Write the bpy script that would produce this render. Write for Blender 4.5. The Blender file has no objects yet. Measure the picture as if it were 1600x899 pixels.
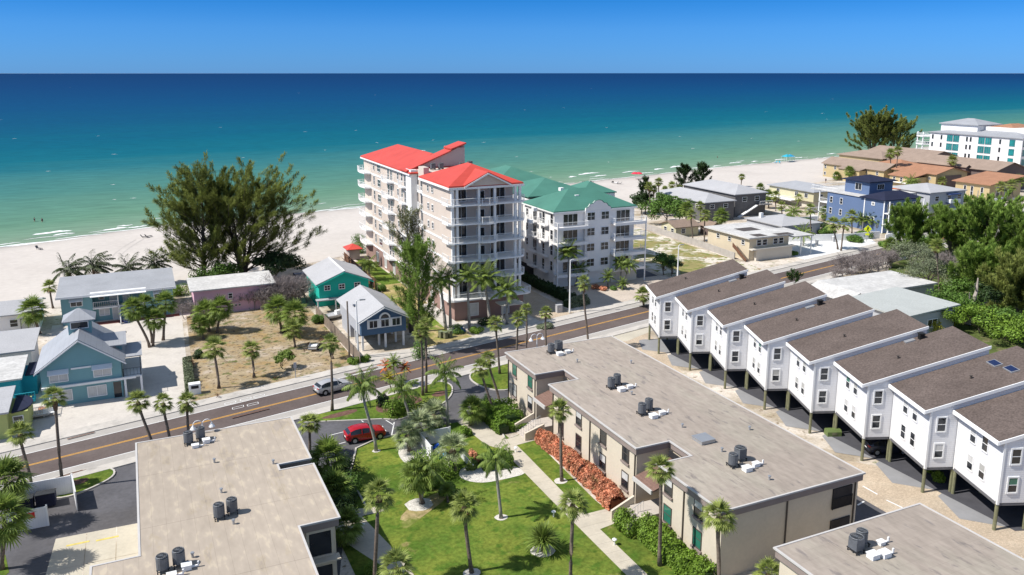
import bpy, bmesh, math, random
import numpy as np
from mathutils import Vector, Matrix
R = math.radians
random.seed(7)
scene = bpy.context.scene
# ------------------------------------------------------------------ camera, sky, sun, exposure
F_, CX_, CY_, H_ = 1288., 800., 379., 40.
YAW = math.atan2(.4183, .9083)
TH = math.atan2(265, F_)
cam = bpy.data.cameras.new('camera'); cam.sensor_width = 36; cam.lens = F_/1600*36
cam.shift_y = -(449.5-CY_)/1600; cam.clip_end = 200000; cam.clip_start = 1
camo = bpy.data.objects.new('camera', cam); scene.collection.objects.link(camo)
camo.location = (0, 0, H_); camo.rotation_euler = (R(90)-TH, 0, -YAW); scene.camera = camo
SUN_EL = R(50); SHD = R(-9.0)            # shadows run towards +a, a little towards the camera
sd = (-math.cos(SHD), -math.sin(SHD))
w = bpy.data.worlds.new('World'); scene.world = w; w.use_nodes = True
nt = w.node_tree; nt.nodes.clear()
sky = nt.nodes.new('ShaderNodeTexSky'); sky.sky_type = 'NISHITA'; sky.sun_disc = False
sky.sun_elevation = SUN_EL; sky.sun_rotation = math.atan2(sd[0], sd[1])
sky.air_density = 1.0; sky.dust_density = 0.15; sky.ozone_density = 1.5; sky.altitude = 0
geo = nt.nodes.new('ShaderNodeTexCoord'); sep = nt.nodes.new('ShaderNodeSeparateXYZ')
nt.links.new(geo.outputs['Generated'], sep.inputs[0])
rmp = nt.nodes.new('ShaderNodeValToRGB')
rmp.color_ramp.elements[0].position = 0.0; rmp.color_ramp.elements[0].color = (.118, .345, 1.0, 1)
rmp.color_ramp.elements[1].position = 0.40; rmp.color_ramp.elements[1].color = (1.22, 1.04, .88, 1)
e = rmp.color_ramp.elements.new(.05); e.color = (.095, .325, .86, 1)
e = rmp.color_ramp.elements.new(.10); e.color = (.018, .245, .67, 1)
mx = nt.nodes.new('ShaderNodeMixRGB'); mx.blend_type = 'MULTIPLY'; mx.inputs[0].default_value = 1
nt.links.new(sep.outputs[2], rmp.inputs[0]); nt.links.new(sky.outputs[0], mx.inputs[1]); nt.links.new(rmp.outputs[0], mx.inputs[2])
bg = nt.nodes.new('ShaderNodeBackground'); bg.inputs[1].default_value = .125
out = nt.nodes.new('ShaderNodeOutputWorld')
nt.links.new(mx.outputs[0], bg.inputs[0]); nt.links.new(bg.outputs[0], out.inputs[0])
sl = bpy.data.lights.new('sun', 'SUN'); sl.energy = 4.6; sl.angle = R(.53); sl.color = (1, .955, .89)
so = bpy.data.objects.new('sun', sl); scene.collection.objects.link(so)
sv = Vector((sd[0]*math.cos(SUN_EL), sd[1]*math.cos(SUN_EL), math.sin(SUN_EL)))
so.rotation_euler = sv.to_track_quat('Z', 'Y').to_euler(); so.location = (0, 0, 200)
scene.view_settings.view_transform = 'Standard'; scene.view_settings.look = 'None'
scene.view_settings.gamma = 1; scene.view_settings.exposure = .33
scene.cycles.max_bounces = 5; scene.cycles.transparent_max_bounces = 4
scene.cycles.diffuse_bounces = 3; scene.cycles.glossy_bounces = 2

# ------------------------------------------------------------------ measuring helpers
def ray(x, y):
    v = (y-CY_)/F_; c, s = math.cos(TH), math.sin(TH)
    D = s+v*c; F = c-v*s; Rr = (x-CX_)/F_
    return (Rr*.9083+F*.4183, -Rr*.4183+F*.9083, -D)
def G(x, y, z=0):
    d = ray(x, y); t = (H_-z)/-d[2]; return (d[0]*t, d[1]*t)
def PX(a, b, z):
    X = a*.9083-b*.4183; Y = a*.4183+b*.9083; d = H_-z; c, s = math.cos(TH), math.sin(TH)
    dep = Y*c+d*s; return (CX_+F_*X/dep, CY_+F_*(-Y*s+d*c)/dep, dep)
def HG(a, b, py):
    lo, hi = 0, 60
    for _ in range(40):
        m = (lo+hi)/2
        if PX(a, b, m)[1] > py: lo = m
        else: hi = m
    return lo

# ------------------------------------------------------------------ scene helpers
def link(o): scene.collection.objects.link(o); return o
def tag(o, label=None, cat=None, group=None, kind=None):
    if label: o['label'] = label
    if cat: o['category'] = cat
    if group: o['group'] = group
    if kind: o['kind'] = kind
    return o
def thing(name, label, cat, loc=(0, 0, 0), rz=0, group=None):
    o = link(bpy.data.objects.new(name, None)); o.location = loc; o.rotation_euler = (0, 0, rz)
    o.empty_display_size = .5
    return tag(o, label, cat, group)
class MB:
    def __init__(s): s.v = []; s.f = []; s.m = []; s.sm = False
    def add(s, vs, fs, mi=0):
        n = len(s.v); s.v += [tuple(q) for q in vs]; s.f += [tuple(i+n for i in f) for f in fs]; s.m += [mi]*len(fs); return s
    def box(s, x0, x1, y0, y1, z0, z1, mi=0):
        return s.add([(x0,y0,z0),(x1,y0,z0),(x1,y1,z0),(x0,y1,z0),(x0,y0,z1),(x1,y0,z1),(x1,y1,z1),(x0,y1,z1)],
              [(0,3,2,1),(4,5,6,7),(0,1,5,4),(1,2,6,5),(2,3,7,6),(3,0,4,7)], mi)
    def prism(s, pts, z0, z1, mi=0):
        n = len(pts)
        z0s = z0 if isinstance(z0, (list, tuple)) else [z0]*n
        z1s = z1 if isinstance(z1, (list, tuple)) else [z1]*n
        vs = [(p[0],p[1],z) for p, z in zip(pts, z0s)]+[(p[0],p[1],z) for p, z in zip(pts, z1s)]
        fs = [tuple(range(n-1,-1,-1)), tuple(range(n,2*n))]+[(i,(i+1)%n,n+(i+1)%n,n+i) for i in range(n)]
        return s.add(vs, fs, mi)
    def sheet(s, pts, z, mi=0):
        A = sum(pts[i][0]*pts[(i+1)%len(pts)][1]-pts[(i+1)%len(pts)][0]*pts[i][1] for i in range(len(pts)))
        if A < 0: pts = pts[::-1]
        return s.add([(p[0],p[1],z) for p in pts], [tuple(range(len(pts)))], mi)
    def tube(s, ps, rs, n=6, mi=0, cap=True):
        ps = [Vector(p) for p in ps]; base = len(s.v); k = len(ps); vs = []
        for i, p in enumerate(ps):
            t = (ps[min(i+1,k-1)]-ps[max(i-1,0)]).normalized()
            u = t.cross(Vector((0,0,1)))
            if u.length < .02: u = Vector((1,0,0))
            u.normalize(); vv = t.cross(u)
            r = rs[i] if isinstance(rs, (list, tuple)) else rs
            for j in range(n):
                a = 2*math.pi*j/n; vs.append(p+u*(math.cos(a)*r)+vv*(math.sin(a)*r))
        fs = [(i*n+j, i*n+(j+1)%n, (i+1)*n+(j+1)%n, (i+1)*n+j) for i in range(k-1) for j in range(n)]
        if cap: fs += [tuple(range(n-1,-1,-1)), tuple(range((k-1)*n, k*n))]
        return s.add(vs, fs, mi)
    def bar(s, p, q, w, mi=0): return s.tube([p, q], w*.6, 4, mi)
    def build(s, name, mats, parent=None, loc=None, rz=0, smooth=False, fix=True):
        me = bpy.data.meshes.new(name); me.from_pydata(s.v, [], s.f)
        if not isinstance(mats, (list, tuple)): mats = [mats]
        for m in mats: me.materials.append(m)
        me.polygons.foreach_set('material_index', s.m)
        if smooth: me.polygons.foreach_set('use_smooth', [True]*len(s.f))
        me.update()
        if fix:
            bm = bmesh.new(); bm.from_mesh(me); bmesh.ops.recalc_face_normals(bm, faces=bm.faces); bm.to_mesh(me); bm.free()
        o = link(bpy.data.objects.new(name, me))
        if parent: o.parent = parent
        if loc: o.location = loc
        o.rotation_euler = (0, 0, rz)
        return o
def inst(name, me, parent, loc=(0,0,0), rot=(0,0,0), sc=None):
    o = link(bpy.data.objects.new(name, me)); o.parent = parent; o.location = loc; o.rotation_euler = rot
    if sc: o.scale = sc
    return o

# ------------------------------------------------------------------ materials
def mat(name, col, rough=.85, spec=.25, n=(1.5, .12), n2=None, bump=0., bs=None, pat=None, tint=None, metal=0, vec=None, transl=None, island=None):
    m = bpy.data.materials.new(name); m.use_nodes = True; t = m.node_tree; N = t.nodes; L = t.links
    b = N['Principled BSDF']; b.inputs['Roughness'].default_value = rough
    b.inputs['Specular IOR Level'].default_value = spec; b.inputs['Metallic'].default_value = metal
    g = N.new('ShaderNodeNewGeometry'); pos = g.outputs['Position']
    if vec:
        mp = N.new('ShaderNodeMapping'); mp.inputs['Scale'].default_value = vec; mp.inputs['Rotation'].default_value[2] = R(-22) if pat and 'rot' in pat else 0
        L.new(pos, mp.inputs[0]); pos = mp.outputs[0]
    cur = None
    def mult(a, fac_out, lo, hi, blend='MULTIPLY', c0=None, c1=None, p0=.3, p1=.7):
        r = N.new('ShaderNodeValToRGB'); r.color_ramp.elements[0].position = p0; r.color_ramp.elements[1].position = p1
        r.color_ramp.elements[0].color = c0 or (lo, lo, lo, 1); r.color_ramp.elements[1].color = c1 or (hi, hi, hi, 1)
        L.new(fac_out, r.inputs[0]); x = N.new('ShaderNodeMixRGB'); x.blend_type = 'MULTIPLY'; x.inputs[0].default_value = 1
        L.new(a, x.inputs[1]); L.new(r.outputs[0], x.inputs[2]); return x.outputs[0]
    rgb = N.new('ShaderNodeRGB'); rgb.outputs[0].default_value = (*col, 1); cur = rgb.outputs[0]
    def noise(sc, det=4, v=None, ro=.6):
        q = N.new('ShaderNodeTexNoise'); q.inputs['Scale'].default_value = sc; q.inputs['Detail'].default_value = det; q.inputs['Roughness'].default_value = ro
        L.new(v or pos, q.inputs['Vector']); return q.outputs[0]
    if tint:   # (colour, noise scale, threshold, softness): a second colour in patches
        for (tc, sc, th, sf) in (tint if isinstance(tint, list) else [tint]):
            q = noise(sc, 6); r = N.new('ShaderNodeValToRGB')
            r.color_ramp.elements[0].position = th-sf; r.color_ramp.elements[1].position = th+sf
            r.color_ramp.elements[0].color = (0,0,0,1); r.color_ramp.elements[1].color = (1,1,1,1)
            L.new(q, r.inputs[0]); x = N.new('ShaderNodeMixRGB'); L.new(r.outputs[0], x.inputs[0]); L.new(cur, x.inputs[1]); x.inputs[2].default_value = (*tc, 1); cur = x.outputs[0]
    if n: cur = mult(cur, noise(n[0]), 1-n[1], 1+n[1])
    if n2: cur = mult(cur, noise(n2[0], 2), 1-n2[1], 1+n2[1])
    hgt = None
    def stripes(axis, sp, wd, dark, src=None):
        nonlocal cur, hgt
        s_ = N.new('ShaderNodeSeparateXYZ'); L.new(src or g.outputs['Position'], s_.inputs[0])
        d = N.new('ShaderNodeMath'); d.operation = 'DIVIDE'; L.new(s_.outputs[axis], d.inputs[0]); d.inputs[1].default_value = sp
        fr = N.new('ShaderNodeMath'); fr.operation = 'FRACT'; L.new(d.outputs[0], fr.inputs[0])
        lt = N.new('ShaderNodeMath'); lt.operation = 'LESS_THAN'; L.new(fr.outputs[0], lt.inputs[0]); lt.inputs[1].default_value = wd
        x = N.new('ShaderNodeMixRGB'); x.blend_type = 'MULTIPLY'; L.new(lt.outputs[0], x.inputs[0]); L.new(cur, x.inputs[1]); x.inputs[2].default_value = (dark, dark, dark, 1); cur = x.outputs[0]
        hgt = lt.outputs[0]
    if pat:
        for p in pat:
            if p[0] == 'st': stripes(*p[1:])
            if p[0] == 'brick':
                bk = N.new('ShaderNodeTexBrick'); bk.inputs['Scale'].default_value = p[1]; bk.inputs['Color1'].default_value = (1,1,1,1)
                bk.inputs['Color2'].default_value = (p[2],)*3+(1,); bk.inputs['Mortar'].default_value = (p[3],)*3+(1,); bk.inputs['Mortar Size'].default_value = .02
                L.new(pos, bk.inputs['Vector']); x = N.new('ShaderNodeMixRGB'); x.blend_type = 'MULTIPLY'; x.inputs[0].default_value = 1
                L.new(cur, x.inputs[1]); L.new(bk.outputs[0], x.inputs[2]); cur = x.outputs[0]
    if island: cur = mult(cur, g.outputs['Random Per Island'], 1-island, 1+island, p0=0, p1=1)
    L.new(cur, b.inputs['Base Color'])
    if bump:
        bp = N.new('ShaderNodeBump'); bp.inputs['Strength'].default_value = bump; bp.inputs['Distance'].default_value = .05
        L.new(hgt if (hgt and not bs) else noise(bs or 8, 5), bp.inputs['Height']); L.new(bp.outputs[0], b.inputs['Normal'])
    if transl:
        tr = N.new('ShaderNodeBsdfTranslucent'); L.new(cur, tr.inputs[0]); ms = N.new('ShaderNodeMixShader'); ms.inputs[0].default_value = transl
        L.new(b.outputs[0], ms.inputs[1]); L.new(tr.outputs[0], ms.inputs[2]); L.new(ms.outputs[0], N['Material Output'].inputs[0])
    return m
K = {}
def k(name, *a, **b): K[name] = mat(name, *a, **b)
k('sand', (.58,.53,.47), .95, .1, (.05,.08), (2.5,.05), bump=.3, bs=1.5, tint=[((.60,.54,.47),.35,.56,.12)])
k('soil', (.60,.54,.47), .95, .1, (.25,.15), (3,.15), bump=.5, bs=2.5, tint=[((.36,.30,.22),.13,.50,.07),((.24,.19,.13),1.1,.63,.04),((.12,.16,.05),.5,.66,.04)])
k('lotsand', (.56,.52,.47), .95, .1, (.4,.07), (3,.06), bump=.3, bs=3, tint=[((.50,.46,.42),.6,.62,.06)])
k('wildsand', (.44,.37,.29), .95, .1, (.4,.12), (3,.12), bump=.6, bs=2, tint=[((.34,.24,.12),.09,.47,.05),((.34,.27,.17),.6,.50,.05),((.10,.12,.035),.45,.60,.04),((.15,.115,.075),1.6,.58,.04)])
k('scrub', (.62,.57,.49), .95, .1, (.4,.1), (4,.15), bump=.6, bs=2, tint=[((.27,.24,.10),.14,.50,.04),((.17,.19,.055),.6,.55,.04),((.30,.19,.10),.35,.62,.03)])
k('lawn', (.080,.136,.022), .95, .05, (.12,.20), (2.6,.26), bump=.6, bs=9, tint=[((.17,.205,.036),.16,.50,.10),((.26,.22,.09),.30,.67,.04),((.075,.135,.02),.8,.57,.06)])
k('drygrass', (.33,.27,.12), .95, .05, (.3,.2), (2,.2), bump=.5, bs=6, tint=[((.13,.19,.03),.12,.5,.06),((.38,.30,.16),.5,.55,.06)])
k('asphalt', (.108,.106,.115), .9, .2, (.25,.18), (2.5,.10), tint=[((.10,.096,.10),.12,.55,.08)])
k('roadasphalt', (.105,.080,.074), .9, .2, (.4,.10), (3,.08), tint=[((.135,.108,.10),.07,.5,.1)])
k('lane', (.40,.375,.345), .9, .2, (.5,.07), (3,.05))
k('concrete', (.52,.485,.44), .9, .2, (.5,.08), (3,.05), tint=[((.38,.36,.33),.4,.60,.08)])
k('walk', (.50,.45,.365), .9, .2, (.5,.10), (3,.05), pat=[('st',1,1.5,.03,.75)])
k('slab', (.49,.45,.365), .9, .2, (.3,.08), (3,.05))
k('paver', (.52,.42,.31), .9, .2, (.25,.14), (5,.14), pat=[('brick',2.2,.82,.72)], tint=[((.54,.45,.34),.3,.55,.1)])
k('paverlight', (.56,.48,.40), .9, .2, (.25,.10), (4,.08), pat=[('brick',2.2,.86,.8)])
k('yellow', (.62,.33,.07), .85, .2, (2,.15)); k('yellowpale', (.62,.50,.14), .85, .2, (2,.2))
k('whitepaint', (.74,.74,.73), .7, .3, (2,.06)); k('whitetrim', (.80,.80,.79), .6, .3, (1,.03))
k('shell', (.58,.55,.50), .95, .1, (3,.18), (12,.2), bump=.6, bs=8)
k('mulch', (.15,.085,.065), .95, .1, (3,.3), bump=.6, bs=8)
k('roof', (.41,.35,.285), .95, .08, (.10,.08), (1.6,.08), vec=(1,.35,1), pat=[('st',0,1.0,.03,.84),('st',1,9.,.008,.80)], tint=[((.455,.38,.275),.5,.60,.02),((.45,.385,.30),1.6,.59,.03),((.345,.295,.245),.5,.62,.04)])
k('roofdark', (.355,.305,.26), .95, .08, (.10,.10), (2.5,.12), vec=(.9,.28,1), pat=[('st',1,1.05,.03,.88),('st',0,11.,.006,.8)], tint=[((.37,.33,.275),.25,.56,.06),((.25,.22,.20),1.8,.63,.04)])
k('beige', (.60,.53,.43), .9, .15, (.4,.05), (4,.03)); k('fascia', (.27,.22,.20), .85, .2, (1,.08)); k('drip', (.52,.50,.48), .7, .3, (1,.05))
k('brownroof', (.20,.125,.10), .9, .1, (1,.1), (6,.15), pat=[('st',0,.3,.1,.7)])
k('siding', (.72,.72,.73), .6, .25, (.5,.03), pat=[('st',2,.2,.13,.84)], bump=.4)
k('shingle', (.122,.097,.086), .95, .08, (.35,.14), (5,.26), bump=.8, bs=9)
k('post', (.19,.19,.115), .9, .1, (2,.2), bump=.5, bs=6)
k('under', (.14,.14,.15), .9, .1, (2,.1))
k('drive', (.27,.27,.275), .9, .1, (1,.06))
k('red', (.55,.072,.052), .55, .3, (.25,.12), pat=[('st',1,.5,.07,.82)])
k('redh', (.55,.072,.052), .55, .3, (.25,.12), pat=[('st',0,.5,.07,.82)])
k('mauve', (.58,.50,.435), .9, .15, (.4,.05), (4,.03)); k('podium', (.34,.225,.195), .9, .15, (.4,.08), pat=[('brick',.8,.9,.85)])
k('coralwall', (.46,.385,.365), .9, .15, (.4,.05))
k('green', (.07,.205,.155), .5, .3, (.2,.12), pat=[('st',1,.6,.06,.85)]); k('gwhite', (.82,.80,.78), .8, .2, (.4,.04))
k('glass', (.018,.022,.028), .08, .6, (1,.3)); k('glassteal', (.02,.20,.21), .1, .6, (.6,.35)); k('glassgreen', (.03,.16,.11), .12, .6, (.6,.3))
k('blind', (.42,.42,.40), .4, .4, (1,.08), pat=[('st',2,.12,.2,.85)]); k('curtain', (.55,.55,.54), .35, .4, (1.5,.1), pat=[('st',0,.25,.1,.85)])
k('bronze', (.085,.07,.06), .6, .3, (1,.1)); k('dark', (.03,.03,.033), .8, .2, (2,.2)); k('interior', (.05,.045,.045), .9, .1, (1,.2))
k('acgrey', (.12,.13,.145), .5, .4, (3,.15), pat=[('st',2,.08,.35,.7)]); k('acdark', (.035,.037,.04), .6, .3, (3,.2))
k('metal', (.42,.43,.44), .4, .5, (2,.05), metal=.5)
k('mroof', (.34,.35,.37), .5, .3, (.3,.08), (3,.04), pat=[('st',0,.6,.05,.78)]); k('mroofplain', (.33,.34,.36), .7, .2, (.3,.08), (3,.07), pat=[('st',1,.25,.1,.93)])
k('lroof', (.40,.40,.41), .8, .2, (.3,.06), (6,.10)); k('wroof', (.53,.52,.50), .7, .2, (.3,.14), (2,.14))
k('mintroof', (.40,.42,.405), .8, .2, (.3,.05), (5,.10)); k('broof', (.26,.195,.155), .9, .1, (.4,.1), (5,.15)); k('oroof', (.37,.195,.12), .8, .1, (.4,.1), (4,.12), pat=[('st',1,.35,.15,.8)])
k('tanroof', (.30,.23,.185), .9, .1, (.4,.1), (4,.12)); k('navyroof', (.022,.026,.052), .75, .15, (.5,.15), (5,.1))
k('tealwall', (.19,.36,.39), .75, .2, (.4,.04), pat=[('st',2,.25,.06,.9)]); k('emerald', (.02,.43,.34), .75, .2, (.4,.05))
k('pink', (.68,.43,.52), .85, .2, (.4,.06)); k('navy', (.075,.135,.22), .75, .2, (.4,.05), pat=[('st',2,.25,.06,.85)]); k('palegrey', (.42,.43,.46), .8, .2, (.4,.05))
k('turq', (.03,.33,.43), .75, .2, (.4,.05)); k('lime', (.46,.50,.19), .8, .2, (.4,.05)); k('cream', (.58,.50,.37), .85, .2, (.4,.05)); k('creampale', (.60,.56,.49), .85, .2, (.4,.05))
k('blue', (.12,.175,.30), .75, .2, (.4,.04), pat=[('st',2,.25,.06,.9)]); k('bluedark', (.05,.08,.2), .75, .2, (.4,.05))
k('woodgrey', (.15,.145,.145), .9, .1, (1,.12), pat=[('st',0,.3,.12,.75),('st',1,.3,.12,.75)]); k('wood', (.27,.22,.18), .9, .1, (2,.2), pat=[('st',0,.2,.12,.6),('st',1,.2,.12,.6)])
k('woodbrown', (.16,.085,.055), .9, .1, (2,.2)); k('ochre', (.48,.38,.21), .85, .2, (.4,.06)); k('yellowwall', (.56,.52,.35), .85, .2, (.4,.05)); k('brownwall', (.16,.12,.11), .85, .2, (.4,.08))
k('terra', (.56,.13,.03), .8, .2, (1,.1)); k('skyblue', (.03,.30,.55), .6, .3, (1,.1)); k('skin', (.45,.27,.19), .6, .3, None); k('umbred', (.72,.04,.08), .7, .2, (2,.05)); k('umbteal', (.03,.35,.48), .7, .2, (2,.08))
k('netting', (.035,.045,.075), .8, .2, (.6,.4), bump=.8, bs=2)
k('palmleaf', (.27,.32,.085), .6, .3, (.8,.25), transl=.38, island=.45); k('palmgreen', (.21,.285,.06), .55, .35, (.8,.25), transl=.38, island=.4)
k('palmsilver', (.34,.39,.21), .6, .3, (.8,.2), transl=.35, island=.45); k('deadleaf', (.30,.20,.12), .9, .1, (1.5,.3), island=.4); k('deadorange', (.50,.14,.04), .8, .1, (1.5,.3), island=.4)
k('coconut', (.075,.095,.038), .5, .35, (.8,.25), transl=.3, island=.45)
k('trunk', (.185,.148,.122), .95, .1, (3,.25), bump=.8, bs=12, pat=[('st',2,.3,.2,.8)]); k('trunkpale', (.33,.31,.28), .9, .1, (2,.15), pat=[('st',2,.35,.1,.8)]); k('boots', (.15,.10,.07), .95, .1, (6,.5), bump=1, bs=14)
k('shaft', (.13,.18,.06), .5, .3, (2,.1))
k('needle', (.215,.25,.065), .8, .15, (.35,.3), transl=.35, island=.35); k('needlelight', (.20,.30,.06), .8, .15, (.35,.25), transl=.35, island=.4); k('needlepale', (.17,.18,.085), .8, .15, (.35,.25), transl=.2, island=.4)
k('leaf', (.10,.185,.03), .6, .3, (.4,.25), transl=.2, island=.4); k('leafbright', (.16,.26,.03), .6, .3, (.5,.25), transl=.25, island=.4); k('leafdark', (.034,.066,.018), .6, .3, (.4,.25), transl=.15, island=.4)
k('hedge', (.125,.215,.022), .65, .3, (.6,.15), transl=.2, island=.35); k('hedgegrey', (.19,.22,.13), .7, .2, (.6,.2), transl=.15, island=.4); k('crotoncore', (.16,.06,.03), .9, .1, (1,.2)); k('croton', (.60,.26,.15), .65, .3, (.9,.3), tint=[((.30,.20,.08),1.3,.62,.06)], transl=.2, island=.55)
k('bark', (.11,.095,.08), .95, .1, (2,.2), bump=.6, bs=8); k('barkpale', (.36,.31,.27), .95, .1, (2,.2), bump=.5, bs=8); k('twig', (.27,.235,.225), .95, .1, (1,.2), island=.35)
k('yleaf', (.36,.34,.03), .6, .3, (.8,.2), transl=.25, island=.4)
k('carred', (.36,.006,.014), .22, .6, None); k('carsilver', (.50,.50,.51), .25, .6, None, metal=.3); k('cardark', (.02,.025,.045), .22, .6, None); k('tyre', (.018,.018,.018), .8, .2, None); k('tail', (.45,.01,.01), .3, .5, None)
k('signy', (.72,.80,.02), .5, .3, None); k('signred', (.62,.02,.03), .5, .3, None); k('foam', (.78,.80,.79), .8, .2, (1,.1)); k('black', (.012,.012,.012), .6, .3, None)
k('bluetarp', (.02,.10,.45), .7, .2, (2,.1)); k('creamtan', (.52,.47,.42), .9, .1, (1,.08), pat=[('st',0,.22,.08,.85),('st',1,.22,.08,.85)])
k('fencewhite', (.72,.72,.73), .5, .3, (1,.04), pat=[('st',0,.2,.08,.88),('st',1,.2,.08,.88)]); k('wallgrey', (.40,.37,.34), .9, .1, (1,.1))
# ------------------------------------------------------------------ terrain, water, roads
def S(name, mb, m, fix=False): o = mb.build(name, m, fix=fix); o['kind'] = 'structure'; return o
inland = [(-900,20),(-300,95),(-60,140),(-18,158),(10,166),(36,176),(62,190),(100,200),(150,214),(200,222),(260,238),(330,262),(500,300),(1500,520)]
shore = [(-900,30.),(-300,163),(-120,203),(-30.1,222.9),(3.7,236.5),(45.4,242.5),(63.5,246.5),(100,256.5),(146.6,267.2),(182.2,274.8),(255.8,291.5),(323.1,302),(500,345),(1500,560)]
S('ground', MB().sheet(inland+[(1500,-400),(-900,-400)], 0), K['soil'])
S('seabed', MB().sheet([(-70000,-70000),(70000,-70000),(70000,70000),(-70000,70000)], -4), K['sand'])
def resample(pl, n):
    ds = [0]
    for i in range(len(pl)-1): ds.append(ds[-1]+math.dist(pl[i], pl[i+1]))
    o = []; a0 = pl[0][0]
    return pl
# beach: rows between the dune line and the water, dipping under it
rowsb = []
random.seed(3)
xs = sorted(set([-900,-300]+list(range(-60,420,6))+[500,1500]))
def interp(pl, a):
    for i in range(len(pl)-1):
        if pl[i][0] <= a <= pl[i+1][0]: return pl[i][1]+(pl[i+1][1]-pl[i][1])*(a-pl[i][0])/(pl[i+1][0]-pl[i][0])
mb = MB(); ft = [(0,0.012),(.3,.02),(.7,.02),(None,-14,0.0),(None,-4,-.12),(None,0,-.25),(None,5,-.5),(None,60,-3.5)]
V = []
for x in xs:
    y0 = interp(inland, x); y1 = interp(shore, x)+math.sin(x*.09)*.9+math.sin(x*.031+1)*1.2
    for f in ft:
        if f[0] is None: y = y1+f[1]; z = f[2]
        else: y = y0+(y1-14-y0)*f[0]; z = f[1]+(math.sin(x*.3+y*.2)*.0 if f[0] else 0)
        V.append((x+random.uniform(-.5,.5), y, z))
nr = len(ft)
mb.add(V, [(i*nr+j, (i+1)*nr+j, (i+1)*nr+j+1, i*nr+j+1) for i in range(len(xs)-1) for j in range(nr-1)])
bm_ = mat('beachsand', (.555,.51,.465), .95, .1, (.04,.05), (.7,.05), bump=.5, bs=.9, tint=[((.50,.455,.415),.05,.60,.10)])
t = bm_.node_tree; N = t.nodes; L = t.links
g = N.new('ShaderNodeNewGeometry'); s_ = N.new('ShaderNodeSeparateXYZ'); L.new(g.outputs['Position'], s_.inputs[0])
r_ = N.new('ShaderNodeMapRange'); r_.inputs[1].default_value = -.26; r_.inputs[2].default_value = -.06; r_.inputs[3].default_value = .62; r_.inputs[4].default_value = 1
L.new(s_.outputs[2], r_.inputs[0]); src = N['Principled BSDF'].inputs['Base Color'].links[0].from_socket
x = N.new('ShaderNodeVectorMath'); x.operation = 'SCALE'; L.new(src, x.inputs[0]); L.new(r_.outputs[0], x.inputs['Scale']); L.new(x.outputs[0], N['Principled BSDF'].inputs['Base Color'])
S('beach', mb, bm_)
# sea with a shore-distance attribute (the water really is shallower and paler near the sand)
offs = [0,-1,3,8,15,25,40,60,90,130,180,250,350,500,750,1100,1600,2500,4500,9000,20000,60000]
offs = [-12]+offs[2:]
sx = [-60000,-6000,-900]+[p[0] for p in shore[1:-1]]+[1500,8000,60000]
mb = MB(); att = []
for x in sx:
    yb = interp(shore, x) if -900 <= x <= 1500 else (shore[0][1]+(x+900)*.22 if x < 0 else shore[-1][1]+(x-1500)*.22)
    for o in offs:
        mb.v.append((x-.215*o*(0 if abs(x) > 900 else 1), yb+o, -.25)); att.append(float(o))
n = len(offs)
for i in range(len(sx)-1):
    for j in range(n-1): mb.f.append((i*n+j, (i+1)*n+j, (i+1)*n+j+1, i*n+j+1)); mb.m.append(0)
m = bpy.data.materials.new('seawater'); m.use_nodes = True; t = m.node_tree; N = t.nodes; L = t.links; b = N['Principled BSDF']
at = N.new('ShaderNodeAttribute'); at.attribute_name = 'shore_distance'
g = N.new('ShaderNodeNewGeometry'); mp = N.new('ShaderNodeMapping'); mp.inputs['Rotation'].default_value[2] = R(-12.5); mp.inputs['Scale'].default_value = (.25,1,1); L.new(g.outputs['Position'], mp.inputs[0])
nz = N.new('ShaderNodeTexNoise'); nz.inputs['Scale'].default_value = .022; nz.inputs['Detail'].default_value = 5; L.new(mp.outputs[0], nz.inputs['Vector'])
ms = N.new('ShaderNodeMath'); ms.operation = 'MULTIPLY_ADD'; ms.inputs[1].default_value = .5; ms.inputs[2].default_value = .75; L.new(nz.outputs[0], ms.inputs[0])
mu = N.new('ShaderNodeMath'); mu.operation = 'MULTIPLY'; L.new(at.outputs['Fac'], mu.inputs[0]); L.new(ms.outputs[0], mu.inputs[1])
ad = N.new('ShaderNodeMath'); ad.operation = 'ADD'; ad.inputs[1].default_value = 300; L.new(mu.outputs[0], ad.inputs[0])
dv = N.new('ShaderNodeMath'); dv.operation = 'DIVIDE'; L.new(mu.outputs[0], dv.inputs[0]); L.new(ad.outputs[0], dv.inputs[1])
rp = N.new('ShaderNodeValToRGB'); L.new(dv.outputs[0], rp.inputs[0])
SEA = [(0,(.20,.27,.19)),(.04,(.155,.255,.175)),(.09,(.11,.225,.15)),(.23,(.057,.18,.155)),(.33,(.028,.148,.16)),(.40,(.004,.112,.152)),(.49,(.001,.095,.147)),(.62,(.001,.070,.142)),(.76,(.0004,.052,.14)),(.90,(.0003,.036,.122)),(1,(.0002,.028,.102))]
els = rp.color_ramp.elements; els[0].position = 0; els[0].color = (*SEA[0][1],1); els[1].position = 1; els[1].color = (*SEA[-1][1],1)
for p, c in SEA[1:-1]: e = els.new(p); e.color = (*c, 1)
n2 = N.new('ShaderNodeTexNoise'); n2.inputs['Scale'].default_value = .35; n2.inputs['Detail'].default_value = 6; n2.inputs['Roughness'].default_value = .65; L.new(mp.outputs[0], n2.inputs['Vector'])
r2 = N.new('ShaderNodeMapRange'); r2.inputs[1].default_value = .3; r2.inputs[2].default_value = .7; r2.inputs[3].default_value = .82; r2.inputs[4].default_value = 1.18; L.new(n2.outputs[0], r2.inputs[0])
x = N.new('ShaderNodeVectorMath'); x.operation = 'SCALE'; L.new(rp.outputs[0], x.inputs[0]); L.new(r2.outputs[0], x.inputs['Scale']); L.new(x.outputs[0], b.inputs['Base Color'])
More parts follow.
